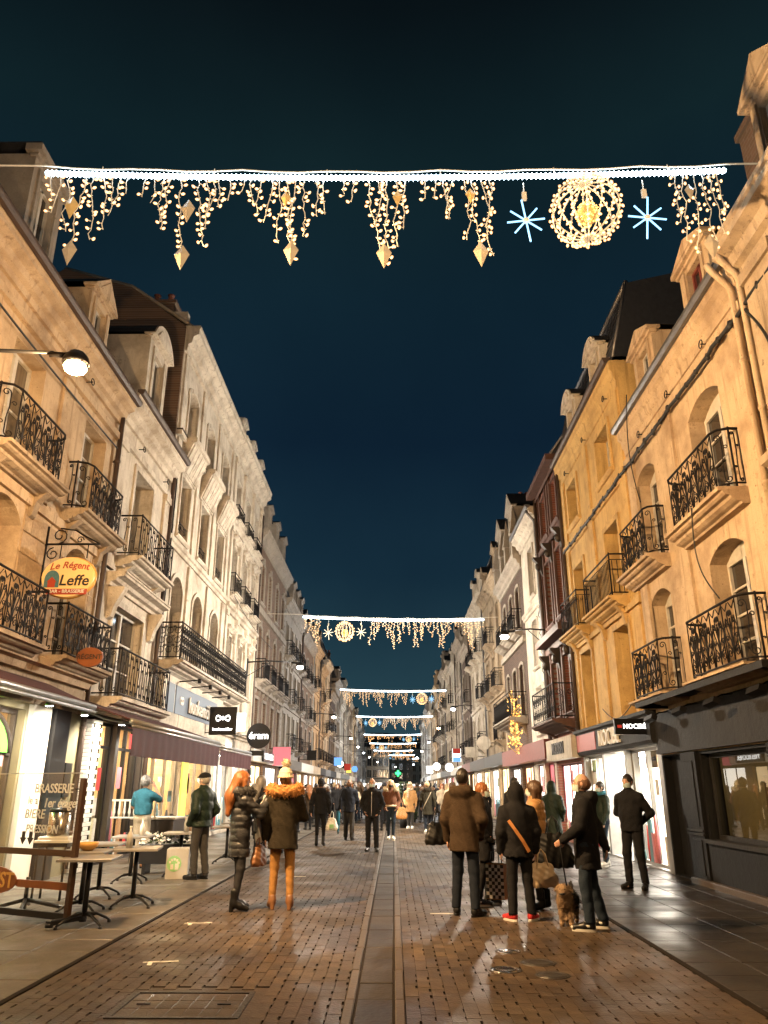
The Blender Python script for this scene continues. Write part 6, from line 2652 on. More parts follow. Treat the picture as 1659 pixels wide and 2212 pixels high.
# little fir by the walkers, and a conifer further right
for lab, x, y, h in (('bushy potted fir between the walkers in the middle distance', .42, 33.2, 1.75), ('potted fir at the right row far along', 4.1, 47, 2.0)):
    t = thing('fir_tree', lab, 'tree', (x, y, 0))
    m = MB()
    m.lathe([(.16, 0), (.2, .3), (.19, .31)], n=10)
    m.build('pot', 'black_metal', t)
    m = MB()
    m.tube([(0, 0, .25), (0, 0, h)], .04, 6, r1=.01)
    m.build('trunk', 'wood_dark', t)
    m = MB()
    r_ = random.Random(9)
    for k in range(420):
        z = r_.uniform(.35, h)
        rad = .48 * (1 - (z - .35) / (h - .3)) ** .8 + .05
        a = r_.uniform(0, 2 * PI)
        q = rad * r_.uniform(.35, 1)
        c, s_ = math.cos(a), math.sin(a)
        p = (q * c, q * s_, z)
        m.add([p, (p[0] + .11 * c - .03 * s_, p[1] + .11 * s_ + .03 * c, z - .05), (p[0] + .15 * c, p[1] + .15 * s_, z - .02), (p[0] + .11 * c + .03 * s_, p[1] + .11 * s_ - .03 * c, z + .03)], [(0, 1, 2, 3)])
    m.build('crown', 'fir', t)

# ------------------------------------------------------------------ people
pm('skin', (.50, .29, .20), (.42, .23, .155), 9, .55)
pm('skin_pale', (.56, .36, .27), (.48, .29, .21), 9, .55)


def cloth(name, c, k=.74, rough=.88, scale=5, bump=.35, bscale=70, spec=.18):
    if max(c) < .1:
        c = tuple(x * .5 for x in c)
    return pm(name, c, tuple(x * k for x in c), scale, rough, bump=bump, bscale=bscale, spec=spec, fine=.15)


cloth('cloth_black', (.020, .020, .023))
cloth('cloth_char', (.045, .045, .05))
cloth('cloth_puff', (.035, .036, .04), rough=.42, spec=.6)
cloth('cloth_olive', (.060, .052, .032))
cloth('cloth_parka', (.042, .032, .018), scale=3)
cloth('cloth_brown', (.085, .054, .030), scale=3)
cloth('cloth_green', (.022, .042, .028), rough=.5, scale=6)
cloth('cloth_tan', (.40, .22, .085), rough=.5)
cloth('cloth_teal', (.035, .14, .19))
cloth('cloth_khaki', (.36, .31, .23))
cloth('cloth_grey', (.085, .08, .075))
cloth('cloth_mustard', (.30, .15, .045))
cloth('cloth_jeans', (.035, .055, .085), scale=4)
cloth('cloth_jeans_dark', (.018, .026, .042), scale=4)
cloth('cloth_navy', (.024, .030, .045))
cloth('cloth_beige', (.42, .34, .24))
cloth('cloth_cream', (.62, .52, .36), scale=16)
cloth('cloth_pink', (.42, .10, .13))
cloth('cloth_red', (.40, .03, .03))
cloth('cloth_white', (.66, .63, .58))
cloth('cloth_suede', (.13, .055, .03))
pm('leather_black', (.009, .009, .009), None, 8, .4, spec=.35)
pm('leather_brown', (.22, .10, .04), (.14, .06, .025), 8, .45)
pm('boot_tan', (.20, .088, .032), (.13, .057, .022), 8, .5)
pm('rubber_white', (.64, .62, .56), None, 8, .5)
pm('hair_dark', (.022, .016, .012), (.012, .009, .007), 40, .45)
pm('hair_brown', (.085, .045, .022), (.05, .026, .013), 40, .45)
pm('hair_ginger', (.27, .095, .024), (.15, .05, .012), 30, .45, stretch=(1, 1, .2))
pm('hair_auburn', (.17, .085, .045), (.10, .05, .03), 40, .5)
pm('hair_grey', (.26, .24, .22), (.15, .14, .13), 40, .5)
pm('hair_blonde', (.50, .37, .20), (.36, .25, .12), 40, .45)
pm('fur_orange', (.44, .20, .05), (.22, .09, .022), 25, .9)
pm('fur_black', (.018, .017, .017), (.03, .028, .026), 25, .9)
pm('fur_brown', (.13, .08, .045), (.07, .04, .025), 25, .9)
pm('fur_cream', (.58, .48, .34), (.42, .34, .22), 25, .9)
pm('mask_blue', (.40, .50, .49), (.34, .43, .42), 10, .8)
pm('eye_white', (.7, .68, .64), None, 5, .3)
pm('bag_plastic', (.62, .50, .34), (.45, .33, .2), 7, .35)
pm('bag_orange', (.48, .22, .06), (.36, .15, .04), 6, .5)
pm('strap_orange', (.42, .17, .04), (.3, .12, .03), 6, .5)


def vec(*a):
    return np.array(a, float)


ARMS = {  # elbow, wrist, hand direction (right side; mirrored in x), palm normal, sleeve shown
    'down': ((.245, -.03, 1.13), (.25, .05, .89), (.0, .18, -1), (-1, 0, 0)),
    'walkf': ((.245, .04, 1.13), (.245, .16, .90), (.0, .35, -1), (-1, 0, 0)),
    'walkb': ((.25, -.12, 1.15), (.255, -.14, .91), (.0, .05, -1), (-1, 0, 0)),
    'pocket': ((.27, -.08, 1.13), (.20, .10, .95), (-.45, .4, -.75), (-1, 0, 0)),
    'photo': ((.21, .20, 1.20), (.085, .36, 1.40), (-.25, .35, .9), (-.6, -.7, 0)),
    'ear': ((.31, .17, 1.27), (.15, .13, 1.535), (-.35, -.05, .95), (-1, 0, 0)),
    'behind': ((.29, -.13, 1.15), (.075, -.215, .98), (-.95, -.05, -.2), (0, 1, 0)),
    'backlow': ((.29, -.14, 1.13), (.12, -.23, .90), (-.45, -.1, -.9), (0, 1, 0)),
    'front': ((.27, .06, 1.15), (.07, .25, 1.10), (-.95, .2, .1), (0, -1, 0)),
    'lead': ((.27, .05, 1.14), (.20, .25, 1.0), (-.1, .8, -.55), (-1, 0, 0)),
}


def unit(v):
    v = np.array(v, float)
    return v / np.linalg.norm(v)


def hand(F, w, d, n, sgn):
    d = unit(d)
    n = unit(n)
    n = unit(n - d * (n @ d))
    s = np.cross(d, n)
    F.cap(w - d * .02, w + d * .03, .026, .026, .01)
    for k, off in enumerate((-.024, -.008, .008, .024)):
        F.cap(w + d * .02 + s * off * .8, w + d * .085 + s * off, .014, .012, .008)
        L = (.058, .072, .078, .066)[k]
        a = w + d * .085 + s * off
        b = a + unit(d + n * .35) * L * .55
        F.cap(a, b, .0095, .009, .002)
        F.cap(b, b + unit(d * .8 + n * .75) * L * .5, .009, .008, .002)
    th = w + d * .025 + s * .026
    q = th + unit(d * .75 + s * .65 + n * .3) * .045
    F.cap(th, q, .013, .011, .006)
    F.cap(q, q + unit(d + s * .1 + n * .3) * .03, .0105, .009, .003)


def shoe_mesh(kind):
    def make():
        F = Field((-.09, -.15, -.02), (.09, .24, .42), .0085)
        if kind == 'boot' or kind == 'boot_tan' or kind == 'heel':
            up = .035 if kind == 'heel' or kind == 'boot_tan' else .0
            F.cap((0, -.03, .07 + up), (0, .06, .055 + up * .5), .046, .044, .02, 1)
            F.cap((0, .06, .05 + up * .4), (0, .155, .034), .042, .032, .03)
            F.cap((0, -.025, .09), (0, -.022, .15 if kind == 'boot_tan' else .24), .046, .050, .03)
            F.below(.0)
            if up:
                F.cap((0, -.055, .0), (0, -.05, .06), .027, .032, .01)
                F.below(.0)
        else:
            F.cap((0, -.035, .055), (0, .05, .055), .043, .045, .02)
            F.cap((0, .05, .05), (0, .165, .038), .044, .036, .03)
            F.cap((0, -.03, .07), (0, -.02, .125), .042, .044, .02)
            F.below(.012)
        mt = {'boot': 'leather_black', 'heel': 'leather_black', 'boot_tan': 'boot_tan', 'black': 'leather_black', 'brown': 'leather_brown',
              'red': 'cloth_red', 'sneaker': 'leather_black', 'white': 'rubber_white'}[kind]
        me = F.mesh('shoe', mt)
        so = None
        if kind in ('red', 'sneaker', 'white', 'brown', 'black'):
            m = MB()
            N = 18
            P = []
            for k in range(N):
                a = 2 * PI * k / N
                yy = .055 + .145 * math.sin(a)
                P.append((.047 * math.cos(a) * (1 if yy < .12 else .92), yy))
            m.add([(x, y, 0) for x, y in P] + [(x * 1.03, y, .028) for x, y in P], [tuple(range(N))[::-1], tuple(range(N, 2 * N))] + [(k, (k + 1) % N, N + (k + 1) % N, N + k) for k in range(N)])
            so = m.mesh('sole', 'rubber_white' if kind in ('red', 'sneaker', 'white') else 'leather_black')
        ex = None
        if kind == 'sneaker':
            m = MB()
            for k in range(4):
                m.tube([(-.03, .04 + k * .022, .104 - k * .012), (.03, .05 + k * .022, .10 - k * .012)], .006, 4)
            m.ell((.0, .19, .04), (.034, .022, .02), 8, 5)
            for sg in (-1, 1):
                m.ell((sg * .043, .02, .06), (.006, .05, .016), 7, 4)
            ex = m.mesh('laces', 'rubber_white')
        return me, so, ex
    return cached(('shoe', kind), make)


def fur_mesh(name, mat, ring, r, seed=1, spikes=900, L=.045):
    lo = np.min(np.array(ring), 0) - r - .05
    hi = np.max(np.array(ring), 0) + r + .05
    F = Field(lo, hi, .013)
    for a, b in zip(ring, ring[1:]):
        F.cap(a, b, r, r, .02)
    F.warp(lambda X, Y, Z: .010 * np.sin(X * 70 + Z * 40) * np.sin(Y * 66 + Z * 55) + .007 * np.sin(X * 130) * np.sin(Z * 120 + Y * 90))
    me = F.mesh(name, mat)
    q = random.Random(seed)
    V = [v.co.copy() for v in me.vertices]
    N = [v.normal.copy() for v in me.vertices]
    m = MB()
    for f in me.polygons:
        m.f.append(list(f.vertices))
        m.sm.append(True)
    m.v = [tuple(v) for v in V]
    for _ in range(spikes):
        k = q.randrange(len(V))
        d = (N[k] + Vector((q.uniform(-.7, .7), q.uniform(-.7, .7), q.uniform(-1.0, .35)))).normalized() * q.uniform(.5, 1) * L
        t = d.cross(Vector((q.uniform(-1, 1), q.uniform(-1, 1), q.uniform(-1, 1)))).normalized() * .0045
        m.add([V[k] - t, V[k] + t, V[k] + d], [(0, 1, 2)])
    bpy.data.meshes.remove(me)
    return m.mesh(name, mat)


def person(label, x, y, th, h=1.74, skin='skin', feet=((-.10, .0), (.10, .02)), yaw=(8, -8), arms=('down', 'down'), coat=None, pants=('cloth_black', 1.0), shoes='black',
           hair=('short', 'hair_dark'), hat=None, mask=None, vox=.0125, lean=0.0, group=None, face=True, z=0.0, headturn=0):
    t = thing('person', label, 'person', (x, y, z), R(th), group)
    sc_ = h / 1.75
    t.scale = (sc_,) * 3
    hz = 0.0
    arm = []
    for sg, k in ((-1, arms[0]), (1, arms[1])):
        e, w, d, n = (vec(*q) for q in ARMS[k])
        mul = vec(sg, 1, 1)
        nn = n * mul
        arm.append((vec(sg * .182, -.01, 1.375), e * mul, w * mul, d * mul, nn, sg, k))
    legs = []
    for sg, (fx, fy) in zip((-1, 1), feet):
        hip = vec(sg * .088, 0, .91)
        ank = vec(fx, fy - .03, .09)
        knee = (hip + ank) / 2 + vec(0, .035 + .02 * abs(fy), .02)
        legs.append((hip, knee, ank))
    ht = Matrix.Rotation(R(headturn), 3, 'Z')

    def hd(p):
        v = ht @ Vector((p[0], p[1], 0))
        return (v.x, v.y, p[2])
    # ---- body
    F = Field((-.42, -.34, -.01), (.42, .52, 1.80), max(vox * .82, .0105) if vox < .02 else vox)
    F.cap((0, 0, .95), (0, .0, 1.15), .125, .12, .05, .75)
    F.cap((0, 0, 1.15), (0, -.005, 1.36), .125, .135, .06, .72)
    for sg in (-1, 1):
        F.cap((0, -.01, 1.42), (sg * .155, -.01, 1.375), .055, .055, .06)
    F.cap((0, -.01, 1.42), (0, .01, 1.54), .054, .05, .03)
    for S, E, Wr, d, n, sg, k in arm:
        F.cap(S, E, .05, .04, .04)
        F.cap(E, Wr, .04, .027, .02)
        if vox < .02:
            hand(F, Wr, d, n, sg)
        else:
            F.cap(Wr, Wr + unit(d) * .11, .03, .026, .01)
    for hip, kn, an in legs:
        F.cap(hip, kn, .07, .045, .04)
        F.cap(kn, an, .043, .030, .03)
        F.cap(an, an + vec(0, .10, -.05), .038, .03, .02)
    F.ell((0, -.004, 1.638), (.074, .095, .112), .02)
    F.cap(hd((0, .035, 1.60)), hd((0, .048, 1.555)), .052, .036, .03)
    if vox < .02:
        F.cap(hd((0, .09, 1.64)), hd((0, .113, 1.606)), .010, .0135, .012)
        for sg in (-1, 1):
            F.ell(hd((sg * .076, -.006, 1.625)), (.011, .022, .03), .008)
            F.ell(hd((sg * .030, .10, 1.643)), (.016, .014, .010), .006, sub=True)
        F.cap(hd((-.018, .094, 1.575)), hd((.018, .094, 1.575)), .008, .008, .008)
        F.cap(hd((-.035, .083, 1.662)), hd((.035, .083, 1.662)), .010, .010, .012)
    link('body', F.mesh('body', skin), t)
    if face and vox < .02:
        m = MB()
        for sg in (-1, 1):
            m.ell(hd((sg * .030, .085, 1.643)), (.0115, .0115, .009), 8, 6)
        m.build('eyes', 'eye_white', t)
        m = MB()
        for sg in (-1, 1):
            m.ell(hd((sg * .030, .0945, 1.643)), (.006, .004, .006), 7, 5)
            m.tube([hd((sg * .014, .094, 1.660)), hd((sg * .03, .097, 1.665)), hd((sg * .046, .088, 1.66))], .0045, 4)
        m.build('eyebrows', hair[1] if hair else 'hair_dark', t)
    # ---- trousers
    F = Field((-.40, -.40, .03), (.40, .40, 1.10), vox * 1.05)
    pk = pants[1]
    F.cap((-.07, -.005, .95), (.07, -.005, .95), .105, .105, .04, .95)
    F.cap((0, -.005, .97), (0, -.005, 1.04), .12, .125, .04, .78)
    for hip, kn, an in legs:
        F.cap(hip, kn, .094, .063 * (pk * .5 + .5), .045)
        F.cap(kn, an + vec(0, 0, .0), .062 * (pk * .5 + .5), .047 * pk, .03)
    F.below(.085 if shoes not in ('boot', 'heel', 'boot_tan') else .13)
    F.warp(lambda X, Y, Z: .0015 * np.sin(Z * 62 + X * 30) * np.clip((.75 - Z) * 3, 0, 1) + .0022 * np.sin(Z * 33 + Y * 41 + X * 17))
    if vox < .02:
        q1 = (x * 5.7 + y * 2.3) % 6
        F.warp(lambda X, Y, Z: .0055 * max(0, pk - .8) * (1 - np.abs(np.sin(Z * 26 + 2.0 * np.sin(X * 22 + q1) + 1.5 * np.sin(Y * 19) + q1))) ** 4 * (np.clip((.62 - Z) * 4, 0, 1) + .35))
    link('trousers', F.mesh('trousers', pants[0]), t)
    # ---- shoes
    sm, so, ex = shoe_mesh(shoes)
    for (hip, kn, an), yw in zip(legs, yaw):
        o = link('shoe', sm, t, (an[0], an[1] + .02, 0), R(yw))
        if so:
            link('sole', so, o)
        if ex:
            link('laces', ex, o)
    # ---- coat
    c = dict(z=.80, mat='cloth_black', w=1.0, flare=0.0, thick=1.0, hood=None, fur=None, quilt=0, sleeve=1.0, collar=True)
    c.update(coat or {})
    zb = c['z']
    F = Field((-.46, -.36, min(zb, .6) - .05), (.46, .50, 1.86), vox)
    tw = c['thick']
    F.cap((0, -.005, zb - .05), (0, .0, 1.15), .168 * c['w'] + c['flare'], .160 * c['w'], .05, .78)
    F.cap((0, .0, 1.12), (0, -.012, 1.33), .160 * c['w'], .168 * c['w'], .06, .78)
    F.below(zb)
    for sg in (-1, 1):
        F.cap((sg * .02, -.012, 1.425), (sg * .165, -.012, 1.365), .072 * tw, .075 * tw, .06)
    for S, E, Wr, d, n, sg, k in arm:
        F.cap(S, S + (E - S) * min(1, c['sleeve'] * 2), .076 * tw, .066 * tw if c['sleeve'] >= 1 else .07, .045)
        if c['sleeve'] >= 1:
            F.cap(E, Wr + unit(d) * (.06 if k == 'pocket' else .015), .066 * tw, .047 * tw, .03)
    if c['collar']:
        F.cap((0, -.015, 1.43), (0, .005, 1.50), .078, .074, .03)
    if c['hood'] == 'down':
        F.ell((0, -.105, 1.475), (.165, .085, .10), .04)
        F.ell((0, -.10, 1.56), (.09, .06, .05), .02, sub=True)
    elif c['hood'] == 'up':
        F.ell((0, -.012, 1.645), (.115, .13, .145), .03)
        F.cap((0, -.03, 1.46), (0, -.02, 1.56), .10, .105, .04)
        F.ell((0, .115, 1.615), (.076, .10, .10), .0, sub=True)
    if c['quilt']:
        qq = c['quilt']
        F.warp(lambda X, Y, Z: -.013 * np.sqrt(np.abs(np.sin(PI * Z / qq))) + .007)
    F.warp(lambda X, Y, Z: .0045 * np.sin(Z * 21 + X * 31 + Y * 11) * np.sin(X * 23 - Z * 9 + 1) + .0022 * np.sin(Z * 43 + X * 57 - Y * 39) * np.sin(Z * 17 - X * 8))
    if vox < .02:
        q0 = (x * 7.3 + y * 3.1) % 6
        F.warp(lambda X, Y, Z: .0075 * (1 - np.abs(np.sin(Z * 19 + 2.2 * np.sin(X * 13 + q0) + 1.6 * np.sin(Y * 15 + Z * 7) + q0))) ** 5 * np.clip(np.abs(X) * 5, .25, 1)
               + .005 * (1 - np.abs(np.sin(X * 16 + 1.8 * np.sin(Z * 9 + q0) + q0))) ** 6 * np.clip((1.25 - Z) * 3, 0, 1))
    co = link('coat' if c['sleeve'] >= 1 else 'shirt', F.mesh('coat', c['mat']), t)
    if c.get('trim'):
        m = MB()
        m.tube([((.170 * c['w'] + c['flare']) * math.cos(a), (.170 * c['w'] + c['flare']) * .78 * math.sin(a), zb + .02) for a in np.linspace(0, 2 * PI, 25)[:-1]], .03, 6, True)
        m.build('hem_trim', c['trim'], co)
    if c.get('zip'):
        m = MB()
        m.tube([(0, .150 * c['w'] * (1.0 if zz < 1.3 else .9), zz) for zz in np.linspace(zb + .05, 1.42, 8)], .007, 4)
        m.build('zip', c['zip'], co)
    if c['fur']:
        if c['hood'] == 'up':
            ring = [(.082 * math.cos(a), .085 + .02 * math.sin(a), 1.615 + .105 * math.sin(a)) for a in np.linspace(0, 2 * PI, 17)]
            fm = fur_mesh('fur_trim', c['fur'], ring, .024, 3, 500, .03)
        else:
            ring = [(.185 * math.sin(a), -.03 - .13 * math.cos(a) + .04, 1.50 - .03 * math.cos(a) - (.05 if abs(a) > 1.9 else 0)) for a in np.linspace(-2.3, 2.3, 16)]
            fm = fur_mesh('fur_trim', c['fur'], ring, c.get('furr', .052), 3, 1100)
        link('fur_trim', fm, co)
    if c.get('scarf'):
        F = Field((-.2, -.2, 1.1), (.2, .25, 1.62), .012)
        P = [(.095 * math.cos(a), .085 * math.sin(a), 1.50 + .015 * math.sin(2 * a)) for a in np.linspace(0, 2 * PI, 12)]
        for a, b in zip(P, P[1:]):
            F.cap(a, b, .042, .042, .02)
        F.cap((.04, .13, 1.47), (.05, .165, 1.20), .045, .04, .02, .6)
        F.warp(lambda X, Y, Z: .006 * np.sin(Z * 90 + X * 40))
        link('scarf', F.mesh('scarf', c['scarf']), t)
    # ---- hair and hats
    if hair:
        k, mt = hair
        F = Field((-.20, -.31, 1.05 if k == 'long' else 1.42), (.17, .16, 1.80), .0105 if vox < .02 else .02)
        if k == 'short':
            F.ell((0, -.014, 1.652), (.084, .106, .112), 0)
            F.ell(hd((0, .115, 1.60)), (.074, .075, .085), 0, sub=True)
            F.below(1.565)
        elif k == 'curly':
            F.ell((0, -.018, 1.657), (.096, .116, .122), 0)
            F.ell(hd((0, .12, 1.60)), (.076, .078, .085), 0, sub=True)
            F.below(1.56)
            F.warp(lambda X, Y, Z: .009 * np.sin(X * 95 + 1) * np.sin(Y * 88) * np.sin(Z * 92))
        elif k == 'fringe':
            F.ell((0, -.014, 1.625), (.083, .104, .09), 0)
            F.ell((0, .03, 1.74), (.085, .10, .075), .0, sub=True)
            F.ell(hd((0, .10, 1.60)), (.08, .085, .085), 0, sub=True)
            F.below(1.56)
        elif k == 'bob':
            F.ell((0, -.018, 1.648), (.100, .120, .118), 0)
            F.cap((-.07, -.02, 1.62), (-.075, -.01, 1.50), .035, .03, .03)
            F.cap((.07, -.02, 1.62), (.075, -.01, 1.50), .035, .03, .03)
            F.cap((0, -.07, 1.6), (0, -.075, 1.49), .07, .06, .04, .7)
            F.ell(hd((0, .115, 1.585)), (.064, .085, .10), .0, sub=True)
        elif k == 'long':
            F.ell((0, -.018, 1.650), (.094, .118, .118), 0)
            F.cap((0, -.075, 1.63), (0, -.175, 1.42), .10, .095, .05, .7)
            F.cap((0, -.175, 1.42), (0, -.19, 1.22), .095, .06, .05, .6)
            for sg in (-1, 1):
                F.cap((sg * .07, .0, 1.62), (sg * .105, .0, 1.36), .04, .035, .03)
            F.ell(hd((0, .118, 1.595)), (.062, .085, .10), .0, sub=True)
        F.warp(lambda X, Y, Z: .0035 * np.sin(np.arctan2(X, Y + .0001) * 34 + Z * 9) + .002 * np.sin(X * 210 + Z * 12))
        link('hair', F.mesh('hair', mt), t)
    if hat:
        k, mt = hat
        F = Field((-.17, -.20, 1.55), (.17, .24, 1.95), .0105 if vox < .02 else .02)
        if k in ('beanie', 'pom'):
            F.ell((0, -.012, 1.69), (.097, .117, .115), 0)
            F.below(1.655)
            for a in np.linspace(0, 2 * PI, 15)[:-1]:
                b = a + 2 * PI / 14
                F.cap((.093 * math.cos(a), -.012 + .113 * math.sin(a), 1.665), (.093 * math.cos(b), -.012 + .113 * math.sin(b), 1.665), .02, .02, .006)
            F.warp(lambda X, Y, Z: .004 * np.sin(np.arctan2(X, Y + .012) * 26) + .003 * np.sin(Z * 170))
            ho = link('hat', F.mesh('hat', mt), t)
            if k == 'pom':
                link('pompom', fur_mesh('pompom', 'fur_cream', [(0, -.02, 1.835), (0, -.02, 1.85)], .052, 2, 260, .03), ho)
        elif k == 'cap':
            F.ell((0, -.005, 1.70), (.098, .118, .07), 0)
            F.ell((0, .10, 1.685), (.075, .06, .014), .01)
            F.below(1.668)
            link('hat', F.mesh('hat', mt), t)
        elif k == 'brim':
            F.ell((0, -.01, 1.72), (.092, .105, .085), 0)
            F.ell((0, 0, 1.70), (.165, .17, .012), .01)
            link('hat', F.mesh('hat', mt), t)
    if mask:
        m = MB()
        nu, nv = 11, 6
        vs = []
        for j in range(nv + 1):
            v = j / nv
            for i in range(nu + 1):
                u = -1.25 + 2.5 * i / nu
                bul = .024 * math.cos(u) * math.sin(PI * min(1, v * .85 + .12))
                vs.append(hd((.072 * math.sin(u), .012 + (.085 + bul) * math.cos(u), 1.540 + .078 * v)))
        fs = [(j * (nu + 1) + i, j * (nu + 1) + i + 1, (j + 1) * (nu + 1) + i + 1, (j + 1) * (nu + 1) + i) for j in range(nv) for i in range(nu)]
        m.add(vs, fs, True)
        for sg in (-1, 1):
            m.tube([hd((sg * .07, .035, 1.61)), hd((sg * .082, .0, 1.635)), hd((sg * .082, -.018, 1.61)), hd((sg * .07, .03, 1.55))], .0025, 3)
        m.build('face_mask', mask, t)
    return t


def at_hand(p, local):
    """world point of a person's local point"""
    a = p.rotation_euler.z
    s = p.scale.x
    return (p.location.x + s * (local[0] * math.cos(a) - local[1] * math.sin(a)), p.location.y + s * (local[0] * math.sin(a) + local[1] * math.cos(a)), p.location.z + s * local[2])


# --- foreground left
person('older man in a dark green quilted jacket and dark cap', -3.45, 14.75, 62, 1.76, 'skin_pale', ((-.10, .03), (.11, -.05)), arms=('pocket', 'pocket'),
       coat=dict(z=.86, mat='cloth_green', w=1.16, thick=1.18, quilt=.16), pants=('cloth_grey', 1.3), shoes='black', hair=('short', 'hair_grey'), hat=('cap', 'cloth_black'))
person('man in a blue short sleeved shirt and pale trousers with his hand at his face', -5.15, 16.8, -12, 1.74, 'skin', ((-.12, .02), (.12, 0)), arms=('front', 'ear'),
       coat=dict(z=1.0, mat='cloth_teal', w=1.08, sleeve=.36, collar=False), pants=('cloth_khaki', 1.5), shoes='brown', hair=('curly', 'hair_grey'))
p_red = person('woman with long ginger hair and a striped black padded coat taking a picture', -2.07, 11.15, -62, 1.72, 'skin_pale', ((-.11, .05), (.12, -.04)), arms=('photo', 'photo'),
               coat=dict(z=.66, mat='cloth_puff', w=1.0, quilt=.085, hood='down', fur='fur_black', thick=1.02, flare=.012), pants=('cloth_char', .86), shoes='heel', hair=('long', 'hair_ginger'))
q_ = at_hand(p_red, (0, .46, 1.52))
t = thing('phone', 'phone held up by the woman with long ginger hair', 'phone', q_, R(-62))
MB().bbox(-.075, .075, -.004, .004, -.038, .038, .003).build('body', 'black_metal', t)
m = MB()
m.box(-.07, .07, -.0065, -.0045, -.034, .034)
m.build('screen', 'lit_white', t)
p_pom = person('woman in a cream pompom hat and dark parka with orange fur hood seen from behind', -1.5, 11.25, 6, 1.74, 'skin_pale', ((-.12, .04), (.12, -.02)), yaw=(14, -6), arms=('down', 'front'),
               coat=dict(z=.74, mat='cloth_parka', w=1.1, hood='down', fur='fur_orange', furr=.078, flare=.03, thick=1.1), pants=('cloth_mustard', .95), shoes='boot_tan', hair=('short', 'hair_brown'), hat=('pom', 'cloth_cream'))
# handbag and pale scarf she carries


def bag(name, label, cat, x, y, z, w, d, h, mat, rz=0, handles=.18, soft=.3, puff=1.0, hmat=None, extra=None):
    t = thing(name, label, cat, (x, y, z), R(rz))
    F = Field((-w, -d - .1, -.05), (w, d + .1, h + .1), .013)
    F.cap((-w * .3, 0, h * .25), (w * .3, 0, h * .25), min(w * .3, h * .28), None, .06, d / w * 1.4)
    F.cap((-w * .25, 0, h * .2), (-w * .22, 0, h * .8), w * .24, w * .20, .08, d / w * 1.4)
    F.cap((w * .25, 0, h * .2), (w * .22, 0, h * .8), w * .24, w * .20, .08, d / w * 1.4)
    F.below(.0)
    F.warp(lambda X, Y, Z: .006 * np.sin(X * 55 + Z * 31) * np.sin(Z * 47 + Y * 30))
    link('bag_body', F.mesh('bag_body', mat), t)
    if handles:
        m = MB()
        for q in (-.5, .5):
            m.tube([(-w * .22, q * d * .5, h * .82), (-w * .12, q * d * .3, h + handles * .7), (0, 0, h + handles), (w * .12, q * d * .3, h + handles * .7), (w * .22, q * d * .5, h * .82)], .009, 5)
        m.build('handle', hmat or mat, t)
    if extra:
        extra(t)
    return t


q_ = at_hand(p_pom, (-.29, .06, .80))
bag('handbag', 'animal striped handbag held by the woman in the pompom hat', 'bag', q_[0] - .03, q_[1], .52, .26, .12, .26, 'leather_brown', 70, .10)
t = thing('shawl', 'pale grey shawl hanging from the pompom hat woman left arm', 'shawl', (q_[0] - .02, q_[1] + .02, 0))
F = Field((-.15, -.15, .75), (.2, .15, 1.45), .014)
F.cap((.05, 0, 1.36), (-.02, .0, 1.1), .055, .06, .04, .7)
F.cap((-.02, 0, 1.1), (-.03, 0, .84), .055, .045, .04, .6)
F.warp(lambda X, Y, Z: .008 * np.sin(X * 80 + Z * 20))
link('cloth', F.mesh('cloth', 'cloth_white'), t)
# --- walkers in the middle
person('person walking away in a black jacket with pink lined fur hood and slim black trousers', -2.04, 22.9, 0, 1.72, 'skin', ((-.09, -.04), (.09, .10)), arms=('walkb', 'down'),
       coat=dict(z=.84, mat='cloth_black', hood='down', fur='fur_brown', w=1.05, thick=1.1), pants=('cloth_black', .85), shoes='boot', hair=('short', 'hair_dark'), hat=('beanie', 'cloth_char'), vox=.015)
bag('shopping_bag', 'white plastic bag with a green print carried by the walker in slim black trousers', 'bag', -1.72, 22.95, .40, .26, .12, .34, 'letter_white', 0, .16,
    extra=lambda t: MB().box(-.06, .06, -.155, -.14, .06, .16).build('print', 'green_print', t))
person('bald topped man in a dark blue jacket and grey trousers walking away', -1.38, 25.4, 0, 1.76, 'skin', ((-.10, .12), (.10, -.06)), arms=('walkb', 'walkf'),
       coat=dict(z=.80, mat='cloth_navy', w=1.1), pants=('cloth_grey', 1.4), shoes='black', hair=('fringe', 'hair_auburn'), vox=.015)
t = thing('umbrella', 'folded blue umbrella carried by the man in the dark blue jacket', 'umbrella', (-1.70, 25.25, .18))
m = MB()
m.lathe([(.012, 0), (.03, .1), (.055, .40), (.06, .62), (.02, .68)], n=10)
m.build('canopy', 'cloth_teal', t)
m = MB()
m.tube([(0, 0, .66), (0, 0, .82), (.03, 0, .87), (.06, 0, .84)], .012, 5)
m.build('handle', 'black_metal', t)
person('masked man in an open black jacket walking towards the camera down the middle', -.55, 21.0, 176, 1.74, 'skin', ((-.12, .06), (.11, -.05)), yaw=(12, -12), arms=('pocket', 'pocket'),
       coat=dict(z=.80, mat='cloth_black', w=1.08, hood=None, zip='cloth_white'), pants=('cloth_black', 1.3), shoes='black', hair=('fringe', 'hair_auburn'), mask='mask_blue', vox=.0135)
person('blonde woman in a brown suede jacket with cream trim and blue jeans walking this way', -.08, 25.5, 182, 1.74, 'skin_pale', ((-.06, .10), (.07, -.08)), arms=('pocket', 'pocket'),
       coat=dict(z=.97, mat='cloth_suede', w=1.05, fur='fur_cream', hood='down', trim='fur_cream'), pants=('cloth_jeans', .9), shoes='white', hair=('long', 'hair_blonde'), mask='cloth_grey', vox=.0135)
person('person in a wide hat and beige scarf over a brown coat among the walkers', .66, 32.6, 165, 1.70, 'skin_pale', ((-.09, .04), (.09, -.06)), arms=('down', 'pocket'),
       coat=dict(z=.62, mat='cloth_tan', w=1.08, scarf='cloth_beige', flare=.02), pants=('cloth_grey', 1.3), shoes='white', hair=('long', 'hair_blonde'), hat=('brim', 'cloth_beige'), vox=.017)
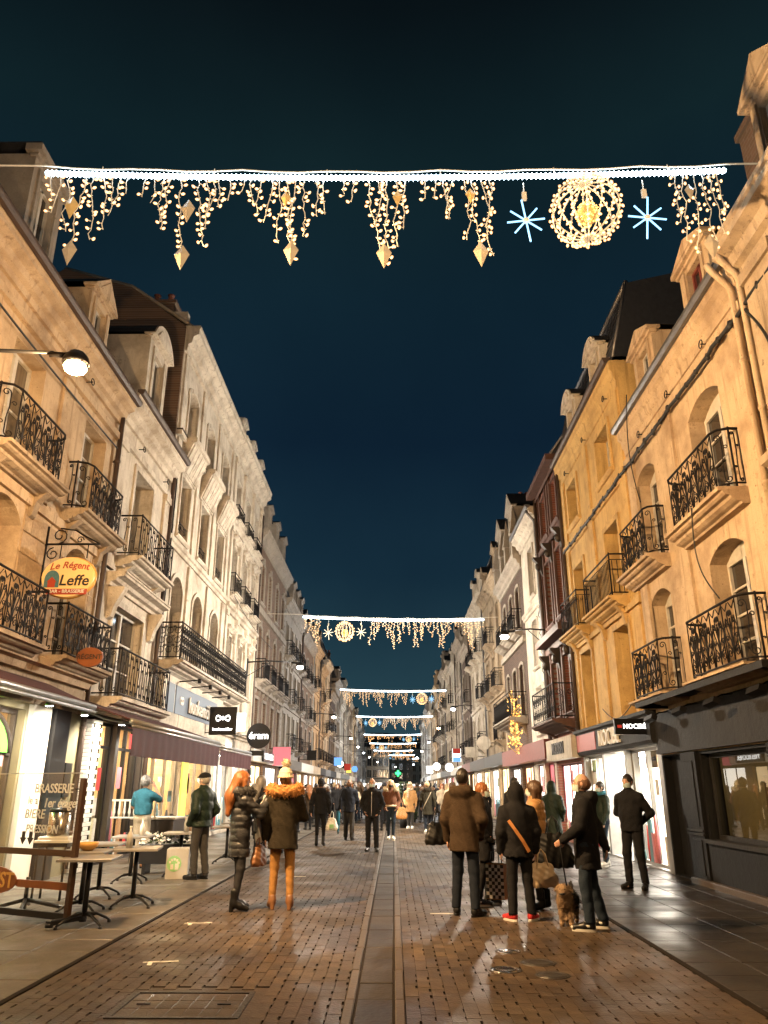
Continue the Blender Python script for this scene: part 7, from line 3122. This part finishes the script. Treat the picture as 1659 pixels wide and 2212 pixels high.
bag('shopping_bag', 'orange yellow tote at the side of the wide hat walker', 'bag', .30, 31.6, .38, .36, .16, .46, 'bag_orange', 0, .2)
person('person in a long olive coat with a pale strap across the back walking away', 1.22, 29.3, 0, 1.73, 'skin', ((-.09, -.08), (.09, .12)), arms=('walkf', 'walkb'),
       coat=dict(z=.62, mat='cloth_olive', w=1.08, flare=.02, hood='down', fur='fur_brown'), pants=('cloth_jeans_dark', 1), shoes='white', hair=('short', 'hair_blonde'), vox=.015)
t = thing('shoulder_strap', 'pale strap across the olive coat of the walker', 'strap', (1.22, 29.3, 0))
m = MB()
m.tube([(.16, -.08, 1.44), (.06, -.155, 1.25), (-.08, -.165, 1.0), (-.18, -.13, .80)], .016, 5)
m.build('strap', 'cloth_beige', t)
# --- group on the right
p_br = person('tall man in a brown hooded parka and dark jeans with his back to the camera', .92, 10.78, -22, 1.75, 'skin', ((-.13, .0), (.14, -.06)), yaw=(15, -22), arms=('down', 'pocket'),
              coat=dict(z=.74, mat='cloth_brown', w=1.12, hood='down', thick=1.15, flare=.015), pants=('cloth_jeans_dark', 1.25), shoes='black', hair=('short', 'hair_dark'))
q_ = at_hand(p_br, (-.34, .05, 0))
bag('handbag', 'round shiny black bag at the elbow of the brown parka man', 'bag', q_[0] - .04, q_[1] + .1, .80, .30, .17, .28, 'leather_black', 20, .16)
p_mw = person('short masked woman with ginger hair half hidden by the parka man', 1.27, 11.65, -98, 1.58, 'skin_pale', ((-.09, .04), (.10, -.08)), arms=('down', 'pocket'),
              coat=dict(z=.62, mat='cloth_black', w=1.06, flare=.02), pants=('cloth_black', .95), shoes='sneaker', hair=('short', 'hair_ginger'), mask='mask_blue')


def checker(t):
    m, k = MB(), MB()
    for i in range(6):
        for j in range(10):
            (m if (i + j) % 2 else k).box(-.12 + i * .04, -.08 + i * .04, -.072, -.064, .01 + j * .04, .05 + j * .04)
    m.build('white_checks', 'letter_white', t)
    k.build('black_checks', 'letter_black', t)


t = thing('shopping_bag', 'black and white checked shopping bag with an orange side behind the hooded woman', 'bag', (1.34, 11.0, .16), R(-28))
m = MB()
m.add([(-.12, -.062, 0), (.12, -.062, 0), (.12, .062, 0), (-.12, .062, 0), (-.12, -.062, .42), (.12, -.062, .42), (.12, .062, .42), (-.12, .062, .42)], [(3, 2, 1, 0), (0, 1, 5, 4), (1, 2, 6, 5), (2, 3, 7, 6), (3, 0, 4, 7)])
m.build('bag_body', 'bag_orange', t)
checker(t)
m = MB()
for q in (-.05, .05):
    m.tube([(-.06, q, .42), (-.05, q * .6, .56), (.05, q * .6, .56), (.06, q, .42)], .007, 4)
m.build('handle', 'letter_black', t)
p_hd = person('person in red shoes and a black jacket with the hood up', 1.55, 10.36, 4, 1.55, 'skin', ((-.13, .0), (.13, .0)), yaw=(30, -38), arms=('down', 'down'),
              coat=dict(z=.80, mat='cloth_black', w=1.2, hood='up', fur='fur_black', thick=1.22), pants=('cloth_black', 1.35), shoes='red', hair=None)
t = thing('shoulder_strap', 'orange bag strap slanting across the back of the hooded black jacket', 'strap', tuple(p_hd.location))
m = MB()
P_ = [(-.13, -.165, 1.13), (-.06, -.19, 1.03), (.03, -.195, .90), (.10, -.18, .78)]
for a, b in zip(P_, P_[1:]):
    c_ = (np.array(a) + np.array(b)) / 2
    v = (np.array(b) - np.array(a)) / 2
    u_ = np.cross(unit(v), (0, 1, 0)) * .020
    m.obox(c_, v * 1.04, u_, (0, .008, 0))
m.build('strap', 'strap_orange', t)
q_ = at_hand(p_hd, (.30, .05, .82))
bag('shopping_bag', 'knotted orange tinted plastic bag in the right hand of the hooded person', 'bag', q_[0] + .02, q_[1], .36, .36, .17, .26, 'bag_plastic', 8, .17)
p_tn = person('masked woman with a brown bob in a tan padded jacket facing the hooded person', 1.93, 11.25, 74, 1.60, 'skin_pale', ((-.09, .0), (.10, -.06)), arms=('front', 'down'),
              coat=dict(z=.94, mat='cloth_tan', w=1.12, quilt=.15, thick=1.22), pants=('cloth_black', 1.1), shoes='boot', hair=('bob', 'hair_brown'), mask='mask_blue')
bag('tote_bag', 'big black tote bag hanging behind the tan jacket woman', 'bag', 2.12, 11.05, .52, .46, .16, .42, 'leather_black', 10, .22)
p_dg = person('masked man with thinning ginger hair in a black coat holding the dog lead', 2.25, 9.75, 76, 1.67, 'skin', ((-.13, .05), (.14, -.10)), yaw=(-4, -14), arms=('lead', 'backlow'),
              coat=dict(z=.66, mat='cloth_black', w=1.14, thick=1.12, hood='down', flare=.012), pants=('cloth_jeans', 1.35), shoes='sneaker', hair=('fringe', 'hair_auburn'), mask='mask_blue')
p_gh = person('person in a dark green coat with the hood up near the perfume shop door', 3.55, 18.3, -30, 1.63, 'skin', arms=('pocket', 'pocket'),
              coat=dict(z=.60, mat='cloth_green', w=1.1, hood='up', flare=.02), pants=('cloth_char', 1.1), shoes='black', hair=None, vox=.0145)
person('man in plain black clothes with hands behind his back by the perfume shop door', 3.88, 13.5, 138, 1.72, 'skin', ((-.13, .0), (.13, .03)), yaw=(14, -14), arms=('behind', 'behind'),
       coat=dict(z=.86, mat='cloth_black', w=1.14, thick=1.05), pants=('cloth_black', 1.3), shoes='black', hair=('short', 'hair_dark'), mask='mask_blue')
person('dark haired man in a teal striped scarf and jeans leaving the perfume shop', 4.35, 17.2, 112, 1.63, 'skin_pale', ((-.08, .10), (.09, -.08)), arms=('walkf', 'pocket'),
       coat=dict(z=.86, mat='cloth_green', w=1.05, scarf='cloth_teal'), pants=('cloth_jeans', 1.0), shoes='white', hair=('short', 'hair_dark'), mask='mask_blue', vox=.014)
person('dark haired person half hidden behind the hooded woman', 2.75, 18.6, 20, 1.72, 'skin', coat=dict(z=.7, mat='cloth_char'), hair=('curly', 'hair_dark'), vox=.017)

# --- dog
t = thing('dog', 'scruffy tan dog with a black saddle standing on a lead', 'dog', (2.06, 10.12, 0), R(158))
F = Field((-.14, -.36, -.005), (.14, .34, .52), .0075)
F.cap((0, -.17, .27), (0, .12, .275), .088, .098, .04)
F.cap((0, .12, .27), (0, .17, .34), .075, .06, .04)
F.ell((0, .215, .385), (.068, .075, .066), .03)
F.cap((0, .24, .365), (0, .295, .350), .042, .032, .025)
for sg in (-1, 1):
    F.cap((sg * .05, .20, .43), (sg * .085, .20, .385), .018, .022, .012)
    F.cap((sg * .055, .12, .24), (sg * .055, .13, .12), .042, .032, .03)
    F.cap((sg * .055, .13, .12), (sg * .055, .125, .03), .03, .027, .02)
    F.cap((sg * .055, .13, .022), (sg * .055, .16, .02), .028, .024, .012)
    F.cap((sg * .058, -.17, .25), (sg * .06, -.13, .165), .058, .040, .03)
    F.cap((sg * .06, -.13, .165), (sg * .06, -.215, .10), .036, .026, .02)
    F.cap((sg * .06, -.215, .10), (sg * .06, -.20, .03), .025, .024, .015)
    F.cap((sg * .06, -.20, .022), (sg * .06, -.165, .02), .026, .022, .01)
F.cap((0, -.25, .32), (0, -.31, .42), .026, .016, .02)
F.below(0)
F.warp(lambda X, Y, Z: .003 * np.sin(X * 120 + Z * 60) * np.sin(Y * 110 + Z * 80))
mdl = F.mesh('body', 'fur_brown')
tan_ = pm('fur_tan', (.27, .18, .10), (.16, .10, .055), 30, .9)
blk_ = MATS['fur_black']
mdl.materials.clear()
mdl.materials.append(tan_)
mdl.materials.append(blk_)
cs_ = np.zeros(len(mdl.polygons) * 3, np.float32)
mdl.polygons.foreach_get('center', cs_)
cs_ = cs_.reshape(-1, 3)
sad = ((cs_[:, 2] > .245 + .02 * np.sin(cs_[:, 1] * 40)) & (cs_[:, 1] < .13)) | ((cs_[:, 2] > .16) & (cs_[:, 1] < -.08) & (np.abs(cs_[:, 0]) > .02)) | ((cs_[:, 1] > .30) & (cs_[:, 2] < .37) & (cs_[:, 2] > .345))
mdl.polygons.foreach_set('material_index', sad.astype(np.int32))
bd = link('body', mdl, t)
q_r = random.Random(6)
vs_ = [v for v in mdl.vertices]
mats_f = {0: MB(), 1: MB()}
vm = np.zeros(len(mdl.vertices), int)
for p in mdl.polygons:
    for vi in p.vertices:
        vm[vi] = p.material_index
for _ in range(5200):
    v = vs_[q_r.randrange(len(vs_))]
    if v.co.z < .03:
        continue
    d = (v.normal + Vector((q_r.uniform(-.5, .5), q_r.uniform(-.9, .1), q_r.uniform(-.9, .1)))).normalized() * q_r.uniform(.015, .042)
    w = d.cross(Vector((q_r.uniform(-1, 1), q_r.uniform(-1, 1), q_r.uniform(-1, 1)))).normalized() * .0016
    mats_f[int(vm[v.index])].add([v.co - w, v.co + w, v.co + d], [(0, 1, 2)])
mats_f[0].build('fur', 'fur_tan', t)
mats_f[1].build('fur', 'fur_black', t)
m = MB()
for sg in (-1, 1):
    m.ell((sg * .028, .277, .402), (.009, .009, .009), 7, 5)
m.ell((0, .328, .358), (.015, .011, .011), 8, 5)
m.build('eyes_and_nose', 'letter_black', t)
m = MB()
m.tube([(.068 * math.cos(a), .145 + .03 * math.sin(a), .335 + .05 * math.sin(a)) for a in np.linspace(0, 2 * PI, 13)[:-1]], .011, 5, True)
m.build('collar', 'cloth_red', t)
hnd = at_hand(p_dg, (-.205, .30, .96))
nk = (2.06 - .02, 10.12 - .16, .40)
P_ = [tuple(np.array(hnd) * (1 - k) + np.array(nk) * k - np.array((0, 0, .10 * math.sin(PI * k)))) for k in np.linspace(0, 1, 10)]
m = MB()
m.tube(P_, .009, 5)
tag(m.build('dog_lead', 'cloth_char'), 'dark lead running from the dog collar to the man in the black coat', 'dog lead')

# --- the crowd further on
protos = []
for k, (cz, arms_, feet_, hr, ht_, hood, wd) in enumerate(((.80, ('walkf', 'walkb'), ((-.09, -.12), (.09, .12)), 'short', None, 'down', 1.05), (.62, ('pocket', 'pocket'), ((-.10, 0), (.10, .03)), 'long', None, None, 1.0),
                                                          (.84, ('down', 'pocket'), ((-.09, .08), (.09, -.08)), 'short', ('beanie', 'cloth_char'), None, 1.1), (.70, ('pocket', 'down'), ((-.09, -.06), (.10, .10)), 'bob', None, 'down', 1.05),
                                                          (.90, ('walkb', 'walkf'), ((-.09, .10), (.09, -.12)), 'short', None, None, 1.1))):
    p = person('proto', 0, -30 - k, 0, 1.72, 'skin', feet_, arms=arms_, coat=dict(z=cz, mat='cloth_black', w=wd, hood=hood), pants=('cloth_jeans_dark', 1.1), shoes='black', hair=(hr, 'hair_dark'), hat=ht_, vox=.026, face=False)
    protos.append(p)
COATS = {'black': 'cloth_black', 'dark grey': 'cloth_char', 'brown': 'cloth_brown', 'navy': 'cloth_navy', 'beige': 'cloth_beige', 'olive': 'cloth_olive', 'tan': 'cloth_tan', 'red': 'cloth_red', 'cream': 'cloth_cream', 'pink': 'cloth_pink'}
HAIRS = ('hair_dark', 'hair_brown', 'hair_grey', 'hair_ginger', 'hair_blonde', 'hair_dark')


def crowd(x, y, th, k, coat, label, group, h=1.72, pants='cloth_jeans_dark', hair=0):
    c = dup(protos[k], (x, y, 0), R(th), label)
    c['group'] = group
    c.scale = (h / 1.75,) * 3
    for ch in c.children:
        n = ch.name.split('.')[0]
        mt = {'coat': COATS[coat], 'trousers': pants, 'hair': HAIRS[hair]}.get(n)
        if mt:
            ch.material_slots[0].link = 'OBJECT'
            ch.material_slots[0].material = MATS[mt]
    return c


rc = random.Random(21)
for i in range(26):
    ct = rc.choice(('black', 'dark grey', 'navy', 'brown', 'black', 'olive'))
    x = rc.uniform(-3.2, 3.6)
    crowd(x, 31 + i * .95 + abs(x) * .3, rc.choice((0, 180, 170, 10, 90, 0)), rc.randrange(5), ct, 'one of the people in a %s coat in the %s of the middle crowd' % (ct, 'left' if x < -1.2 else 'right' if x > 1.4 else 'centre'), 'middle crowd: %s coats %s' % (ct, 'left' if x < -1.2 else 'right' if x > 1.4 else 'centre'), rc.uniform(1.6, 1.8), 'cloth_black', rc.randrange(6))
for i in range(16):
    ct = ('black', 'dark grey', 'navy', 'brown', 'black', 'olive')[i % 6]
    yy = 26 + i * 1.9
    crowd(-4.9 + rc.uniform(0, 1.9) + .03 * (yy - 26), yy, rc.choice((-80, 20, 90, 160, 0)), rc.randrange(5), ct, 'one of the people in a %s coat loitering by the left shopfronts' % ct, 'people by the left shopfronts: %s' % ct, rc.uniform(1.6, 1.8), 'cloth_black', rc.randrange(6))
for lab, x, y, th, k, ct, hr in (('person in dark clothes standing by the left shops, facing right', -4.45, 41.5, -80, 2, 'black', 0), ('second dark figure beside the one by the left shops', -4.1, 42.6, 60, 0, 'dark grey', 0),
                                 ('grey coated person half hidden left of the pompom hat woman', -2.85, 17.6, -40, 1, 'dark grey', 2), ('ginger haired person just past the ginger woman with the phone', -2.65, 20.5, 150, 3, 'brown', 3),
                                 ('dark haired person at the left terrace end', -3.2, 24.5, 20, 0, 'black', 0), ('person in a red top far behind the walker in slim black trousers', -2.5, 36.5, 170, 1, 'black', 1),
                                 ('person in a cream coat right of the olive coat walker', 2.35, 33.5, 0, 1, 'cream', 4), ('dark figure behind the cream coated walker', 2.2, 38, 180, 2, 'black', 0),
                                 ('small dark figure right of the brown parka man', 3.4, 31, 10, 0, 'black', 0), ('brown coated person left of the fir', -.05, 40, 0, 3, 'brown', 1)):
    crowd(x, y, th, k, ct, lab, 'walkers in the middle distance', rc.uniform(1.64, 1.78), rc.choice(('cloth_black', 'cloth_jeans_dark', 'cloth_grey')), hr)
names = list(COATS)
for i in range(92):
    y = 36 + (i / 91) ** 1.35 * 100 + rc.uniform(-1, 1)
    x = rc.uniform(-4.2, 3.6)
    ct = rc.choice(('black', 'black', 'dark grey', 'navy', 'brown', 'olive', 'beige', 'black', 'tan', 'cream', 'red'))
    side = 'left' if x < -1.4 else 'right' if x > 1.2 else 'middle'
    dist = 'nearer' if y < 55 else 'farther' if y < 85 else 'farthest'
    crowd(x, y, rc.choice((0, 0, 180, 180, 170, 10, 90)), rc.randrange(5), ct, 'one of the %s crowd in a %s coat, on the %s of the street' % (dist, ct, side), 'crowd far down the street: %s %s %s' % (dist, ct, side), rc.uniform(1.6, 1.82),
          rc.choice(('cloth_black', 'cloth_jeans_dark', 'cloth_grey', 'cloth_jeans')), rc.randrange(6))
for p in protos:
    for ch in list(p.children):
        for g in list(ch.children):
            bpy.data.objects.remove(g)
        bpy.data.objects.remove(ch)
    bpy.data.objects.remove(p)
